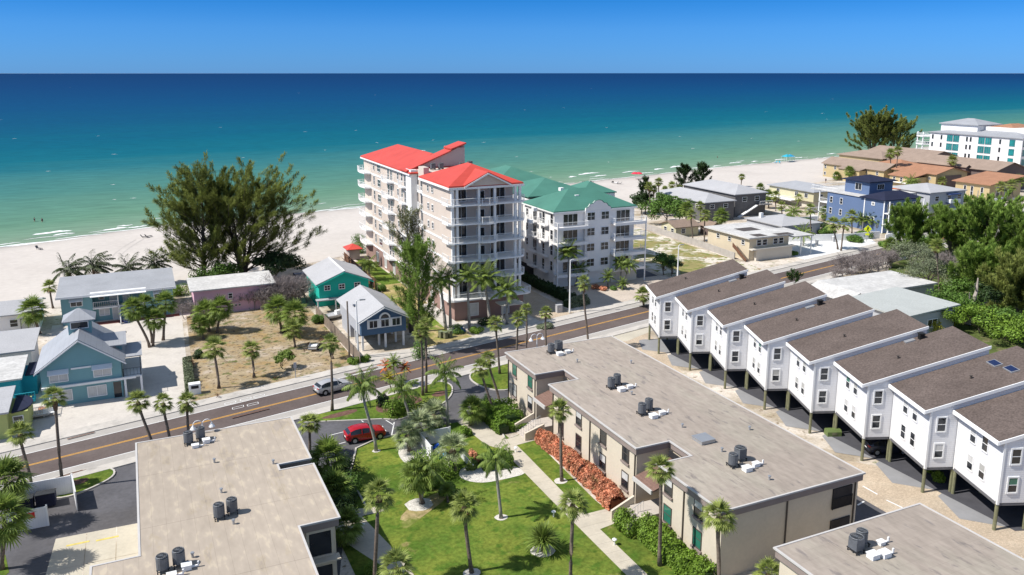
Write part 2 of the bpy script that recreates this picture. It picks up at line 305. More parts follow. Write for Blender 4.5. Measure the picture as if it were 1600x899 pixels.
bp = N.new('ShaderNodeBump'); bp.inputs['Strength'].default_value = .5; bp.inputs['Distance'].default_value = .35; L.new(n2.outputs[0], bp.inputs['Height']); L.new(bp.outputs[0], b.inputs['Normal'])
b.inputs['Roughness'].default_value = .9; b.inputs['Specular IOR Level'].default_value = 0
gs = N.new('ShaderNodeBsdfGlossy'); gs.inputs['Roughness'].default_value = .35; gs.inputs['Color'].default_value = (.7,.85,1,1); L.new(bp.outputs[0], gs.inputs['Normal']); mh = N.new('ShaderNodeMixShader'); mh.inputs[0].default_value = .045; L.new(b.outputs[0], mh.inputs[1]); L.new(gs.outputs[0], mh.inputs[2]); L.new(mh.outputs[0], N['Material Output'].inputs[0])
o = S('sea', mb, m)
a_ = o.data.attributes.new('shore_distance', 'FLOAT', 'POINT'); a_.data.foreach_set('value', att)
# breaking waves and white caps
random.seed(11); mb = MB()
def foam(a, off, ln, wd):
    b0 = interp(shore, a)+off; n = 12; vs = []
    ph = random.uniform(0,6)
    for i in range(n+1):
        s = i/n; x = a+(s-.5)*ln; y = b0+(x-a)*.24+math.sin(s*7+ph)*.35; w_ = wd*math.sin(math.pi*min(1,max(0,s)))**.5*random.uniform(.5,1)
        vs += [(x,y,-.19),(x,y+w_,-.17)]
    mb.add(vs, [(2*i,2*i+2,2*i+3,2*i+1) for i in range(n)])
for (px,py,ln,wd) in [(82,363,9,3),(100,365,5,2),(180,357,6,2),(215,354,5,1.6),(195,352,4,1.5),(60,379,14,1.4),(100,374,18,1.2),(150,369,14,1),(20,383,10,1.2),(920,271,12,3),(895,276,4,2.5),(940,274,6,2),(1060,260,10,3),(1030,264,6,2.5),(1150,254,9,2),(1220,249,9,2),(1250,246,6,2),(1300,240,8,2),(1180,252,5,2),(500,329,12,1.3),(540,326,12,1.3),(985,268,10,1.5),(1010,270,8,1.5),(1090,262,7,1.5),(1120,259,6,1.5),(1285,177,5,1),(660,235,4,2)]:
    a, b = G(px, py); foam(a, b-interp(shore, a), ln, wd)
x = -26.
while x < 330:
    l = random.uniform(6,16)
    if random.random() < .8: foam(x, random.uniform(-.2,.8), l, random.uniform(.5,1.1))
    x += l*.9
for i in range(60):
    px = random.uniform(0,1440); py = 125+random.random()**.8*190
    a, b = G(px, py)
    if b > interp(shore, max(-890,min(1490,a)))+15:
        s = 1+math.hypot(a,b)/700; x0 = random.uniform(.4,1.0)*s; s *= .6
        mb.add([(a-x0,b,-.2),(a,b-.3*s,-.2),(a+x0,b+.1,-.2),(a+.2*s,b+.5*s,-.2)], [(0,1,2,3)])
x = -30.
while x < 330:
    l = random.uniform(3,11)
    if random.random() < .35: foam(x, random.uniform(3,6.5), l, random.uniform(.4,.9))
    if random.random() < .25: foam(x+3, random.uniform(9,16), l*.7, random.uniform(.4,1.0))
    x += l*1.2
S('surf_foam', mb, K['foam'])
q = MB()
for off_ in (0, 1.7):
    pts = [Vector((*G(px,py),0)) for (px,py) in [(176,402),(178,398),(184,393),(192,387),(203,380),(212,375)]]
    for i in range(len(pts)-1):
        p, r = pts[i]+Vector((off_,0,0)), pts[i+1]+Vector((off_,0,0)); q.add([(p.x-.18,p.y,.027),(p.x+.18,p.y,.027),(r.x+.18,r.y,.027),(r.x-.18,r.y,.027)], [(0,1,2,3)])
S('wheel_track', q, mat('tracksand', (.46,.425,.39), .95, .1, (2,.1)))

# roads
SL = .2266
def rb(a, off=0): return 95.85+SL*a+off
def strip(a0, a1, o0, o1, z, m, mb=None):
    q = mb or MB()
    q.sheet([(a0,rb(a0,o0)),(a1,rb(a1,o0)),(a1,rb(a1,o1)),(a0,rb(a0,o1))], z)
    return q
A0, A1 = -120, 420
S('road', strip(A0,A1,-3.2,3.2,.030,0), K['roadasphalt'])
q = strip(A0,A1,-4.9,-3.2,.030,0); strip(A0,A1,3.2,5.0,.030,0,q); S('bike_lane', q, K['lane'])
q = MB()
for (o0,o1) in [(-.17,-.05),(.05,.17)]: strip(A0,A1,o0,o1,.036,0,q)
S('center_line', q, K['yellow'])
q = MB()
for (o0,o1) in [(-3.3,-3.17),(3.17,3.3)]: strip(A0,A1,o0,o1,.036,0,q)
S('edge_line', q, K['whitepaint'])
q = MB()
for (a0,a1,o0,o1) in [(A0,17,-6.3,-4.9),(32,A1,-6.3,-4.9),(17,32,-6.3,-4.9),(A0,A1,5.0,6.9)]:
    q.prism([(a0,rb(a0,o0)),(a1,rb(a1,o0)),(a1,rb(a1,o1)),(a0,rb(a0,o1))], -.02, .13)
o = S('sidewalk', q, K['concrete'], fix=True)
# side street on the right side
S('side_street', MB().sheet([(179,137.5),(187,139.5),(226,206),(222,212)], .03), K['lane'])

def area(name, pts, z, m): return S(name, MB().sheet(pts, z), m)
def curb(name, pts, closed=False, w=.18, h=.14, m='concrete'):
    q = MB(); n = len(pts)
    for i in range(n if closed else n-1):
        p = Vector((*pts[i],0)); r = Vector((*pts[(i+1)%n],0)); d = (r-p)
        if d.length < .05: continue
        d.normalize(); nn = Vector((-d.y,d.x,0))*w/2; p2 = p-d*w*.45; r2 = r+d*w*.45
        q.prism([tuple((p2-nn)[:2]),tuple((r2-nn)[:2]),tuple((r2+nn)[:2]),tuple((p2+nn)[:2])], 0, h+.003*(i%2))
    o = q.build(name, K[m]); o['kind'] = 'structure'; return o
def smooth(pts, closed=True, it=2):
    for _ in range(it):
        o = []; n = len(pts)
        for i in range(n if closed else n-1):
            p, r = pts[i], pts[(i+1)%n]
            o += [(p[0]*.75+r[0]*.25, p[1]*.75+r[1]*.25), (p[0]*.25+r[0]*.75, p[1]*.25+r[1]*.75)]
        if not closed: o = [pts[0]]+o+[pts[-1]]
        pts = o
    return pts
# near plots
area('parking_lot', [(-40,79),(-40,rb(-40,-6.3)),(-2,rb(-2,-6.3)),(60,rb(60,-6.3)),(60,104),(60.4,88),(58,88),(40,87),(32,79),(17,76),(12.3,60),(-14,60),(-16,70)], .012, K['asphalt'])
area('lawn', [(17.2,76.5),(19.4,82.6),(22,83.9),(26,84.3),(33,84.6),(34,86),(39.7,86),(39.7,30),(13.6,30),(13.6,76.5)], .020, K['lawn'])
area('verge', [(-40,70),(-13.2,70),(-12.0,72.2),(-12.6,75.2),(-14,75.2),(-40,75.2)], .03, K['lawn'])
area('concrete_slab', [(-9.9,60),(-2.1,60),(-2.1,76.0),(-8.9,76.2)], .020, K['slab'])
q = MB()
for (a0,b0,a1,b1) in [(-6.6,60,-6.5,76.1),(-4.2,60,-4.1,76.1),(-9.7,70.9,-2.1,70.8)]:
    q.sheet([(a0,b0),(a0+.06,b0),(a1+.06,b1),(a1,b1)] if abs(a1-a0) < 1 else [(a0,b0),(a1,b1),(a1,b1+.06),(a0,b0+.06)], .026)
S('slab_joint', q, K['soil'])
q = MB()
for (px,py) in [(122,850),(168,842)]:
    a, b = G(px,py); q.sheet([(a-.9,b-.12),(a+.9,b-.12),(a+.9,b+.14),(a-.9,b+.14)], .03)
S('parking_mark', q, K['yellowpale'])
# islands
isl = smooth([(-11.2,85.0),(-10.9,88.2),(-7.6,89.6),(-4.6,88.9),(-4.2,86.7),(-6.2,84.9),(-8.6,83.6)])
area('island_grass', isl, .10, K['lawn']); curb('kerb', isl, True)
area('mulch_bed', smooth([(-8.9,86.0),(-8.6,87.3),(-6.6,87.4),(-6.8,86.2)]), .106, K['mulch'])
isl = [(18.0,91.0),(24.2,88.9)]+smooth([(24.2,88.9),(26.3,87.6),(28.8,90.0),(31.6,89.6),(34.4,92.6),(35.6,96.2),(33.6,98.2),(31.0,98.0)],False,2)+[(rb_:=31.0,rb(31.0,-6.4)),(15.5,rb(15.5,-6.4)),(15.5,91.8)]
area('island_grass', isl, .10, K['lawn']); curb('kerb', isl, True)
area('mulch_bed', smooth([(17,92.2),(22,93.4),(22.2,92.2),(19,91.4)]), .106, K['mulch'])
area('mulch_bed', smooth([(24,90.3),(24.5,93.6),(28.8,95.5),(31.0,92.4),(27.6,91)]), .106, K['mulch'])
area('mulch_bed', smooth([(31.6,93.6),(33.8,94.6),(34.0,92.9),(32.2,92.4)]), .108, K['mulch'])
isl = smooth([(38.2,97.5),(41,100.2),(46,102),(47,93),(41,90.5),(38.6,93.0)])
area('island_grass', isl, .10, K['lawn']); curb('kerb', isl, True)
# parking stall lines
q = MB()
def line(px0,py0,px1,py1,w_=.12,z=.02):
    p = Vector((*G(px0,py0),0)); r = Vector((*G(px1,py1),0)); d = (r-p).normalized(); n_ = Vector((-d.y,d.x,0))*w_/2
    q.sheet([tuple((p-n_)[:2]),tuple((r-n_)[:2]),tuple((r+n_)[:2]),tuple((p+n_)[:2])], z)
for l in [(514,681,573,666),(557,652,568,660),(603,657,616,665),(530,694,540,691),(622,668,628,673),(612,680,616,660),(778,611,792,609),(765,628,790,624)]: line(*l)
S('stall_line', q, K['whitepaint'])
curb('kerb', [(17.2,70),(17.2,76.5),(19.4,82.6),(22,83.9),(26,84.3)], False)
# walks
area('walkway', [(31.9,84.6),(34.1,85.5),(36.5,84.3),(34.9,76.4),(35.6,76.2),(35.6,73.9),(35.2,60.4),(37.6,60.4),(37.6,58.0),(35.2,57.6),(35.2,30),(33.6,30),(33.6,64),(33.7,75.9),(32.6,77.6)], .030, K['walk'])
area('walkway', [(35.2,77.9),(38.2,78.6),(38.2,76.4),(34.9,76.0)], .036, K['walk'])
area('walkway', [(13.6,70.4),(16.4,68.8),(17.9,60),(18.3,30),(16.3,30),(16.0,60),(13.6,66)], .030, K['walk'])
area('walkway', [(15.2,70.4),(18.6,69.6),(18.6,68.7),(12.3,68.7),(12.3,70.4)], .036, K['walk'])
curb('kerb', [(36.6,84.4),(35.1,78.2)], False)
area('shell_bed', smooth([(23.0,80.2),(25.6,82.9),(27.6,81.5),(26.4,77.6),(25.6,73.6),(23.3,75.6)]), .026, K['shell'])
area('shell_bed', smooth([(27.0,72.0),(28.6,74.2),(33,72.4),(34.2,69.8),(31.5,69.6),(28.5,69.8)]), .026, K['shell'])
for (px,py,r_) in [(655,789,1.35),(783,809,.62),(737,896,.75),(588,705,.45),(876,752,.7),(848,861,1.1)]:
    a, b = G(px,py); area('shell_bed', [(a+math.cos(j*R(30))*r_*random.uniform(.9,1.1), b+math.sin(j*R(30))*r_*.9) for j in range(12)], .034, K['shell'])
area('dead_grass', smooth([(19.5,67.6),(24.5,70.3),(25.2,68.8),(21.5,66.3),(19,64.5)]), .026, K['drygrass'])
area('planting_bed', [(38.0,77.4),(39.7,77.4),(39.7,58.6),(37.6,58.6),(37.4,62.2)], .026, K['soil'])
area('planting_bed', [(35.2,86.5),(39.6,87.4),(39.6,79.2),(35.6,78.0)], .042, K['soil'])
# drive of pavers beside the stilt row, condo side parking
area('paver_drive', [(55.2,100.4),(66,104.6),(71.5,104.0),(64.5,84),(64,60),(100,20),(60,-20),(55.2,20)], .018, K['paver'])
area('concrete_apron', [(58,103.0),(66,rb(66,-6.3)),(76,rb(76,-6.3)),(72.5,104.2),(66,101.5)], .024, K['slab'])
area('side_parking', [(55.2,46.3),(55.2,57),(60.8,57),(60.8,38),(55.2,38)], .024, K['asphalt'])
q = MB()
for (p0,p1) in [((1348,760),(1371,773)),((1385,782),(1410,794)),((1340,790),(1350,784))]: line(*p0,*p1,.16,.03)
S('stall_line', q, K['whitepaint'])
# plots across the road
area('side_yard', [(-60,rb(-60,6.9)),(-14.2,rb(-14.2,6.9)),(4.0,rb(4.0,6.9)),(5.4,146),(-14,147),(-14.2,112),(-60,112)], .012, K['lotsand'])
area('vacant_lot', [(4.6,rb(4.6,6.9)),(26.4,rb(26.4,6.9)),(25.6,142),(6,143.5)], .012, K['wildsand'])
area('driveway', [(26.9,rb(26.9,6.9)),(37.2,rb(37.2,6.9)),(37,112),(27,112)], .016, K['concrete'])
area('yard', [(37.6,rb(37.6,6.9)),(45.4,rb(45.4,6.9)),(45.4,172),(37.6,172)], .014, K['drygrass'])
area('yard_grass', [(41.6,150),(45.4,150),(45.4,172),(42.6,174)], .018, K['lawn'])
area('tower_driveway', [(58.6,rb(58.6,6.9)),(66,rb(66,6.9)),(66,160),(58.6,160)], .016, K['paver'])
area('tower_apron', [(46,rb(46,6.9)),(58.4,rb(58.4,6.9)),(58.4,121.6),(46,121.6)], .016, K['lotsand'])
area('court', [(70,rb(70,6.9)),(94,rb(94,6.9)),(94,134),(70,134)], .016, K['paverlight'])
area('east_driveway', [(89.4,134),(94,134),(96,165),(89.4,165)], .020, K['asphalt'])
area('vacant_lot', [(95.4,rb(95.4,6.9)),(117.2,rb(117.2,6.9)),(119,180),(97,180)], .012, K['scrub'])
area('white_court', [(131.5,rb(131.5,6.9)),(160,rb(160,6.9)),(166,147),(140,150),(132,142)], .016, K['whitepaint'])
area('back_street', [(94,180),(119.4,180),(119.4,178),(96,176)], .018, K['concrete'])
area('pool_terrace', [(166,rb(166,6.9)),(177,rb(177,6.9)),(190,162),(176,150)], .02, K['whitepaint'])
area('east_yard', [(187,146),(240,157),(262,190),(215,180)], .014, K['lotsand'])
# drains / mailboxes style cut-outs beside the walk
q = MB()
for (px0,py0,px1,py1) in [(105,688,148,677),(38,764,135,735),(362,655,420,640),(545,586,590,575)]:
    p = G(px0,py0); r = G(px1,py1); q.sheet([(p[0],p[1]-.12),(r[0],r[1]-.12),(r[0],r[1]+.12),(p[0],p[1]+.12)], .142)
S('planting_strip', q, K['mulch'])
q = MB()
for (px,py) in [(360,630),(384,624),(405,619),(372,637),(395,632)]:
    a, b = G(px,py); 
    for (dx0,dx1,dy0,dy1) in [(-.7,.7,.25,.33),(-.7,.7,-.33,-.25),(-.7,-.62,-.3,.3),(.62,.7,-.3,.3)]:
        q.sheet([(a+dx0,b+dy0+dx0*SL),(a+dx1,b+dy0+dx1*SL),(a+dx1,b+dy1+dx1*SL),(a+dx0,b+dy1+dx0*SL)], .036)
S('bike_marking', q, K['whitepaint'])

area('undergrowth', [(94,50),(103,62),(104,84),(116,84),(118,94),(128,97),(130,110),(150,126),(200,132),(230,60),(120,-30),(60,-30),(66,40),(88,50)], .008, mat('undergrowth',(.10,.13,.04),.95,.05,(.4,.3),(3,.3),bump=.6,bs=4,tint=[((.20,.17,.10),.5,.6,.06)]))
# ------------------------------------------------------------------ vegetation builders
def mesh_of(name, V, F, mats, mi=None):
    me = bpy.data.meshes.new(name); me.from_pydata([tuple(v) for v in V], [], F)
    for m in (mats if isinstance(mats, list) else [mats]): me.materials.append(m)
    if mi: me.polygons.foreach_set('material_index', mi)
    me.update(); return me
def strip_leaf(V, F, p, d, up, L, w, droop=0.3, seg=2):
    if seg == 1 and droop: # broad sprig
        d = d.normalized(); s = d.cross(up); s = s.normalized() if s.length > .01 else Vector((1,0,0)); n = len(V)
        V += [p, p+d*L*.5-s*w*.5+Vector((0,0,-.02)), p+d*L, p+d*L*.5+s*w*.5]; F.append((n,n+1,n+2,n+3)); return
    """a tapered blade from p along d that droops"""
    d = d.normalized(); s = d.cross(up)
    if s.length < .01: s = Vector((1,0,0))
    s.normalize(); n = len(V); q = p.copy(); dd = d.copy()
    V += [q-s*w*.35, q+s*w*.35]
    for i in range(seg):
        q = q+dd*(L/seg); dd = (dd+Vector((0,0,-droop))).normalized()
        ww = w*(.5 if i < seg-1 else .06)
        V += [q-s*ww, q+s*ww]; F.append((n+2*i, n+2*i+1, n+2*i+3, n+2*i+2))
def fan_crown(seed, nf=36, R_=.80, pet=.78, w=.10, lo=-50, hi=85, nl=15, dead=0, spr=118):
    rnd = random.Random(seed); V = []; F = []; mi = []
    for i in range(nf+dead):
        isd = i >= nf
        az = i*2.39996+rnd.uniform(-.25,.25); fr = (i/nf) if not isd else 0
        el = R((lo+(hi-lo)*fr**.8+rnd.uniform(-9,9)) if not isd else rnd.uniform(-82,-62))
        d = Vector((math.cos(el)*math.cos(az), math.cos(el)*math.sin(az), math.sin(el)))
        pl = pet*rnd.uniform(.8,1.1)*(1 if not isd else .55)
        p = d*pl+Vector((0,0,-.12*pl*math.cos(el))); n0 = len(F)
        strip_leaf(V, F, Vector((0,0,0)), (p).normalized(), Vector((0,0,1)), p.length, .05, 0, 1)
        side = d.cross(Vector((0,0,1)));
        if side.length < .05: side = Vector((math.cos(az+1.57), math.sin(az+1.57), 0))
        side.normalize(); upn = side.cross(d)
        d2 = (d+Vector((0,0,-.35))).normalized()
        for j in range(nl):
            t = (j/(nl-1)-.5)*2; a = t*R(spr)
            ld = (d2*math.cos(a)+side*math.sin(a)+upn*(.22*abs(t)-.05)).normalized()
            ln = R_*(1-.35*abs(t)**2)*rnd.uniform(.85,1.1)
            strip_leaf(V, F, p, ld, upn, ln, w*(1 if not isd else .7), .28+rnd.uniform(0,.25)+(.4 if isd else 0))
        mi += [1 if isd else 0]*(len(F)-n0)
    return V, F, mi
def feather_crown(seed, nf=18, L=2.6, ll=.62, w=.06, lo=-35, hi=80, grav=.22, npair=22, droop=.5, wind=None, dead=0):
    rnd = random.Random(seed); V = []; F = []; mi = []
    for i in range(nf+dead):
        isd = i >= nf
        az = i*2.39996+rnd.uniform(-.2,.2); fr = i/nf if not isd else 0
        el = R(lo+(hi-lo)*fr+rnd.uniform(-8,8)) if not isd else R(rnd.uniform(-75,-50))
        d = Vector((math.cos(el)*math.cos(az), math.cos(el)*math.sin(az), math.sin(el)))
        Lf = L*rnd.uniform(.85,1.08); p = Vector((0,0,0)); n0 = len(F); seg = npair
        for j in range(seg):
            t = j/seg
            q = p+d*(Lf/seg); nd = d+Vector((0,0,-grav*(.25+t)*3/seg))
            if wind: nd += Vector(wind)*(.9/seg)
            nd.normalize()
            side = d.cross(Vector((0,0,1)))
            if side.length < .05: side = Vector((math.cos(az+1.57), math.sin(az+1.57), 0))
            side.normalize()
            n = len(V); ww = .035*(1-t)+.008
            V += [p-side*ww, p+side*ww, q-side*ww, q+side*ww]; F.append((n,n+1,n+3,n+2))
            if t > .12:
                lf = ll*math.sin(math.pi*min(1,(t*.85+.12)))**.6*rnd.uniform(.85,1.1)
                for sg in (-1,1):
                    ld = (side*sg*.9+d*.55+Vector((0,0,.1-droop*rnd.uniform(.5,1.2)))).normalized()
                    strip_leaf(V, F, p, ld, Vector((0,0,1)) if abs(ld.z) < .9 else d, lf, w, droop*.8)
            p = q; d = nd
        mi += [1 if isd else 0]*(len(F)-n0)
    return V, F, mi
CR = {}
for i in range(6): V, F, mi = fan_crown(i, 27+2*(i%3), lo=-42-5*(i%2), spr=92, dead=(0,5,2,0,7,3)[i]); CR['sabal', i] = mesh_of('fan_crown', V, F, [K['palmleaf'], K['deadleaf']], mi)
for i in range(3): V, F, mi = fan_crown(20+i, 48, 1.05, 1.1, .12, -60, 88, 17); CR['fat', i] = mesh_of('fan_crown', V, F, [K['palmgreen'], K['deadleaf']], mi)
for i in range(2): V, F, mi = fan_crown(30+i, 30, .95, 1.05, .10, -35, 85, 18); CR['silver', i] = mesh_of('fan_crown', V, F, [K['palmsilver'], K['deadleaf']], mi)
for i in range(3): V, F, mi = fan_crown(40+i, 36, .95, .9, .12, -30, 85, 14, dead=16); CR['wash', i] = mesh_of('fan_crown', V, F, [K['palmleaf'], K['deadleaf']], mi)
for i in range(3): V, F, mi = feather_crown(50+i, 22, 2.9, .85, .13, -30, 80, .34); CR['royal', i] = mesh_of('feather_crown', V, F, [K['palmgreen'], K['deadleaf']], mi)
for i in range(3): V, F, mi = feather_crown(60+i, 20, 2.7, .75, .08, -25, 80, .62, npair=26, droop=1.3); CR['queen', i] = mesh_of('feather_crown', V, F, [K['palmgreen'], K['deadleaf']], mi)
for i in range(4): V, F, mi = feather_crown(70+i, 22, 3.8, 1.0, .15, -30, 78, .34, droop=.75, wind=(.85,-.5,-.35), dead=3); CR['coco', i] = mesh_of('feather_crown', V, F, [K['coconut'], K['deadleaf']], mi)
for i in range(2): V, F, mi = feather_crown(80+i, 24, 1.5, .40, .09, -30, 80, .3, droop=.3, npair=16); CR['small', i] = mesh_of('feather_crown', V, F, [K['palmgreen'], K['deadleaf']], mi)
for i in range(2): V, F, mi = feather_crown(85+i, 16, 1.3, .36, .09, -20, 80, .3, droop=.3, npair=14); CR['orange', i] = mesh_of('feather_crown', V, F, [K['deadorange'] if i else K['yleaf'], K['deadorange']], mi)
for i in range(2):  # grassy fountain clump
    rnd = random.Random(90+i); V = []; F = []
    for j in range(420):
        az = rnd.uniform(0,6.28); el = R(rnd.uniform(5,88)); d = Vector((math.cos(el)*math.cos(az), math.cos(el)*math.sin(az), math.sin(el)))
        strip_leaf(V, F, Vector((rnd.uniform(-.2,.2),rnd.uniform(-.2,.2),0)), d, Vector((0,0,1)), rnd.uniform(1.4,2.2), .07, .28, 4)
    CR['clump', i] = mesh_of('blade_crown', V, F, [K['palmgreen']])
KIND = {'sabal': ('cabbage_palm', 'palm'), 'fat': ('fan_palm', 'palm'), 'silver': ('silver_fan_palm', 'palm'), 'wash': ('washingtonia_palm', 'palm'), 'royal': ('royal_palm', 'palm'),
        'queen': ('queen_palm', 'palm'), 'coco': ('coconut_palm', 'palm'), 'small': ('date_palm', 'palm'), 'orange': ('withered_palm', 'palm'), 'clump': ('fountain_palm', 'palm')}
ncr = [0]
def palm(kind, base, crown, size, label, group=None, n=1):
    """base: ground pixel, crown: pixel of the crown's centre; both turned into a real place and height"""
    a, b = G(*base); h = max(.35, HG(a, b, crown[1])); X, Y, dep = PX(a, b, h)
    sh = (crown[0]-X)/F_*dep; cx, cy = sh*.9083, -sh*.4183
    t = thing(KIND[kind][0], label, KIND[kind][1], (a,b,0), 0, group)
    var = ncr[0] % max(1, sum(1 for q in CR if q[0] == kind)); ncr[0] += 1
    if h > .5:
        r0 = {'sabal':.17,'fat':.2,'silver':.22,'wash':.19,'royal':.22,'queen':.17,'coco':.16,'small':.09,'orange':.08,'clump':.15}[kind]*(.7+.3*size)
        hh = h-(1.0*size if kind == 'royal' else .1)
        ps = []; rs = []
        for i in range(8):
            s = i/7; e_ = s*s*(3-2*s)*.6+s*.4; ps.append((cx*e_+math.sin(s*3+a)*.06*h/6*(s>0), cy*e_+math.cos(s*4+b)*.05*(s>0), hh*s))
            rs.append(r0*(1.35 if i == 0 else 1.0-.22*s+(.45 if kind == 'royal' and i in (1,2) else 0)*.5))
        tr = MB().tube(ps, rs, 8).build('trunk', K['trunkpale' if kind in ('royal','queen') else 'trunk'], t, smooth=True)
        if kind in ('sabal','wash','silver'):
            MB().tube([(cx*.9,cy*.9,h*.9-.35*size),(cx*.95,cy*.95,h-.35*size),(cx,cy,h)], [r0*1.05,r0*1.75*size,r0*1.1], 8).build('boots', K['boots'], t)
        if kind == 'royal': MB().tube([ps[-1],(cx,cy,h)], [r0*.85,r0*.35], 8).build('crownshaft', K['shaft'], t, smooth=True)
    inst('crown', CR[kind, var], t, (cx,cy,h), (0,0,(a*7.3+b*3.1) % 6.28), (size,size,size*random.uniform(.92,1.05)))
    return t

def rand_unit(rnd):
    while True:
        v = Vector((rnd.uniform(-1,1), rnd.uniform(-1,1), rnd.uniform(-1,1)))
        if .05 < v.length < 1: return v.normalized()
def leaf_quads(V, F, c, rad, n, ls, rnd, flat=.6, up=.35):
    """small leaves spread through a lumpy ellipsoid, denser towards its skin"""
    for _ in range(n):
        u = rand_unit(rnd); r = rnd.uniform(.45,1)**.5; p = Vector((c[0]+u.x*rad[0]*r, c[1]+u.y*rad[1]*r, c[2]+u.z*rad[2]*r))
        nn = (u+rand_unit(rnd)*flat+Vector((0,0,up))).normalized(); s = nn.cross(Vector((0,0,1)))
        if s.length < .05: s = Vector((1,0,0))
        s.normalize(); tt = nn.cross(s); a_ = rnd.uniform(0,3.14); e1 = s*math.cos(a_)+tt*math.sin(a_); e2 = tt*math.cos(a_)-s*math.sin(a_)
        l = ls*rnd.uniform(.6,1.3); k0 = len(V)
        V += [p-e1*l*.5, p+e2*l*.3, p+e1*l*.5, p-e2*l*.3]; F.append((k0,k0+1,k0+2,k0+3))
def broad_tree(name, label, loc, h, rad, m='leaf', seed=0, n=9000, ls=.34, bark='bark', group=None, cat='tree', lean=(0,0), bare=0, trunks=1, low=.3):
    rnd = random.Random(seed); t = thing(name, label, cat, (*loc,0), 0, group)
    q = MB(); tips = []
    for k_ in range(trunks):
        p0 = Vector((rnd.uniform(-.2,.2)*trunks, rnd.uniform(-.2,.2)*trunks, 0)); top = Vector((lean[0]+rnd.uniform(-.1,.1)*h, lean[1]+rnd.uniform(-.1,.1)*h, h*.5))
        q.tube([p0, p0.lerp(top,.5)+Vector((rnd.uniform(-.3,.3),0,0)), top], [h*.028, h*.022, h*.014], 7)
        for i in range(max(6, 14//trunks)):
            s = rnd.uniform(low,1); b0 = p0.lerp(top, s); u = rand_unit(rnd); u.z = abs(u.z)*.8+.25; u.normalize()
            tip = Vector((lean[0]+u.x*rad*rnd.uniform(.55,.95), lean[1]+u.y*rad*rnd.uniform(.55,.95), h*(.45+.5*u.z*rnd.uniform(.7,1))))
            q.tube([b0, b0.lerp(tip,.5)+Vector((0,0,-.03*h)), tip], [h*.012, h*.007, h*.003], 5); tips.append(tip)
            for _ in range(2):
                t2 = tip+Vector((rnd.uniform(-1,1),rnd.uniform(-1,1),rnd.uniform(-.6,.6)))*rad*.35; q.tube([b0.lerp(tip,.6), t2], [h*.005, h*.002], 4); tips.append(t2)
    q.build('trunk', K[bark], t, fix=False)
    V = []; F = []
    for tip in tips:
        r_ = rad*rnd.uniform(.20,.36); leaf_quads(V, F, tip, (r_,r_,r_*.7), int(n/len(tips)), ls, rnd)
    o = link(bpy.data.objects.new('crown', mesh_of('crown', V, F, [K[m]]))); o.parent = t
    return t
def casuarina(name, label, loc, h, rad, seed, m='needle', nplume=200, per=90, cat='tree', wind=(.5,-.1), width=.16, bark='bark', base=.12, spread=1., trunks=3, shape=.75, ln=(.5,1.1), el=(12,50)):
    """feathery pine: ascending limbs, each ending in wispy upright plumes"""
    rnd = random.Random(seed); t = thing(name, label, cat, (*loc,0)); q = MB(); pl = []
    for k_ in range(trunks):
        az0 = rnd.uniform(0,6.28) if trunks > 1 else 0; off = rad*.28*(trunks > 1)
        top = Vector((math.cos(az0)*off+wind[0]*h*.08, math.sin(az0)*off+wind[1]*h*.08, h*rnd.uniform(.8,.97))); p0 = Vector((math.cos(az0)*.3, math.sin(az0)*.3, 0))
        if trunks == 1: top = Vector((wind[0]*h*.04, wind[1]*h*.04, h*.97))
        q.tube([p0, p0.lerp(top,.5), top], [h*.020, h*.012, .03], 7)
        nb = int(nplume/trunks/3.2)
        for i in range(nb):
            s = base+(1-base)*(i+rnd.random())/nb; az = i*2.4+rnd.uniform(-.5,.5)
            prof = (math.sin(math.pi*min(1, .18+s*.82)))**shape
            ln_ = rad*prof*rnd.uniform(.55,1.1)*spread+.3; b0 = p0.lerp(top, s*.92)
            el_ = R(rnd.uniform(*el)); d = Vector((math.cos(az)*math.cos(el_)+wind[0]*.35, math.sin(az)*math.cos(el_)+wind[1]*.35, math.sin(el_)+.1))
            mid = b0+d*ln_*.5; tip = b0+d*ln_+Vector((wind[0],wind[1],.55))*ln_*.18
            q.tube([b0, mid, tip], [max(.03,h*.006*(1.2-s)), h*.003, .015], 4, cap=False)
            for f_ in (.45, .7, .95):
                pp = b0.lerp(mid, f_*2) if f_ < .5 else mid.lerp(tip, f_*2-1)
                pl.append((pp, (d*.6+Vector((wind[0]*.5,wind[1]*.5,.55))+rand_unit(rnd)*.5).normalized(), rnd.uniform(.09,.16)*h*.62+.6))
    V = []; F = []
    for (p, d, L_) in pl:
        for _ in range(per):
            s = rnd.random(); c = p+d*L_*s; rr = .30*L_*(1-s*.75)
            c = c+rand_unit(rnd)*rr*rnd.random()**.5; dd = (d*.9+rand_unit(rnd)*.7+Vector((0,0,-.05))).normalized()
            strip_leaf(V, F, c, dd, Vector((0,0,1)) if abs(dd.z) < .9 else Vector((1,0,0)), rnd.uniform(*ln), width, .12, 1)
    q.build('trunk', K[bark], t, fix=False)
    o = link(bpy.data.objects.new('crown', mesh_of('crown', V, F, [K[m]]))); o.parent = t
    return t
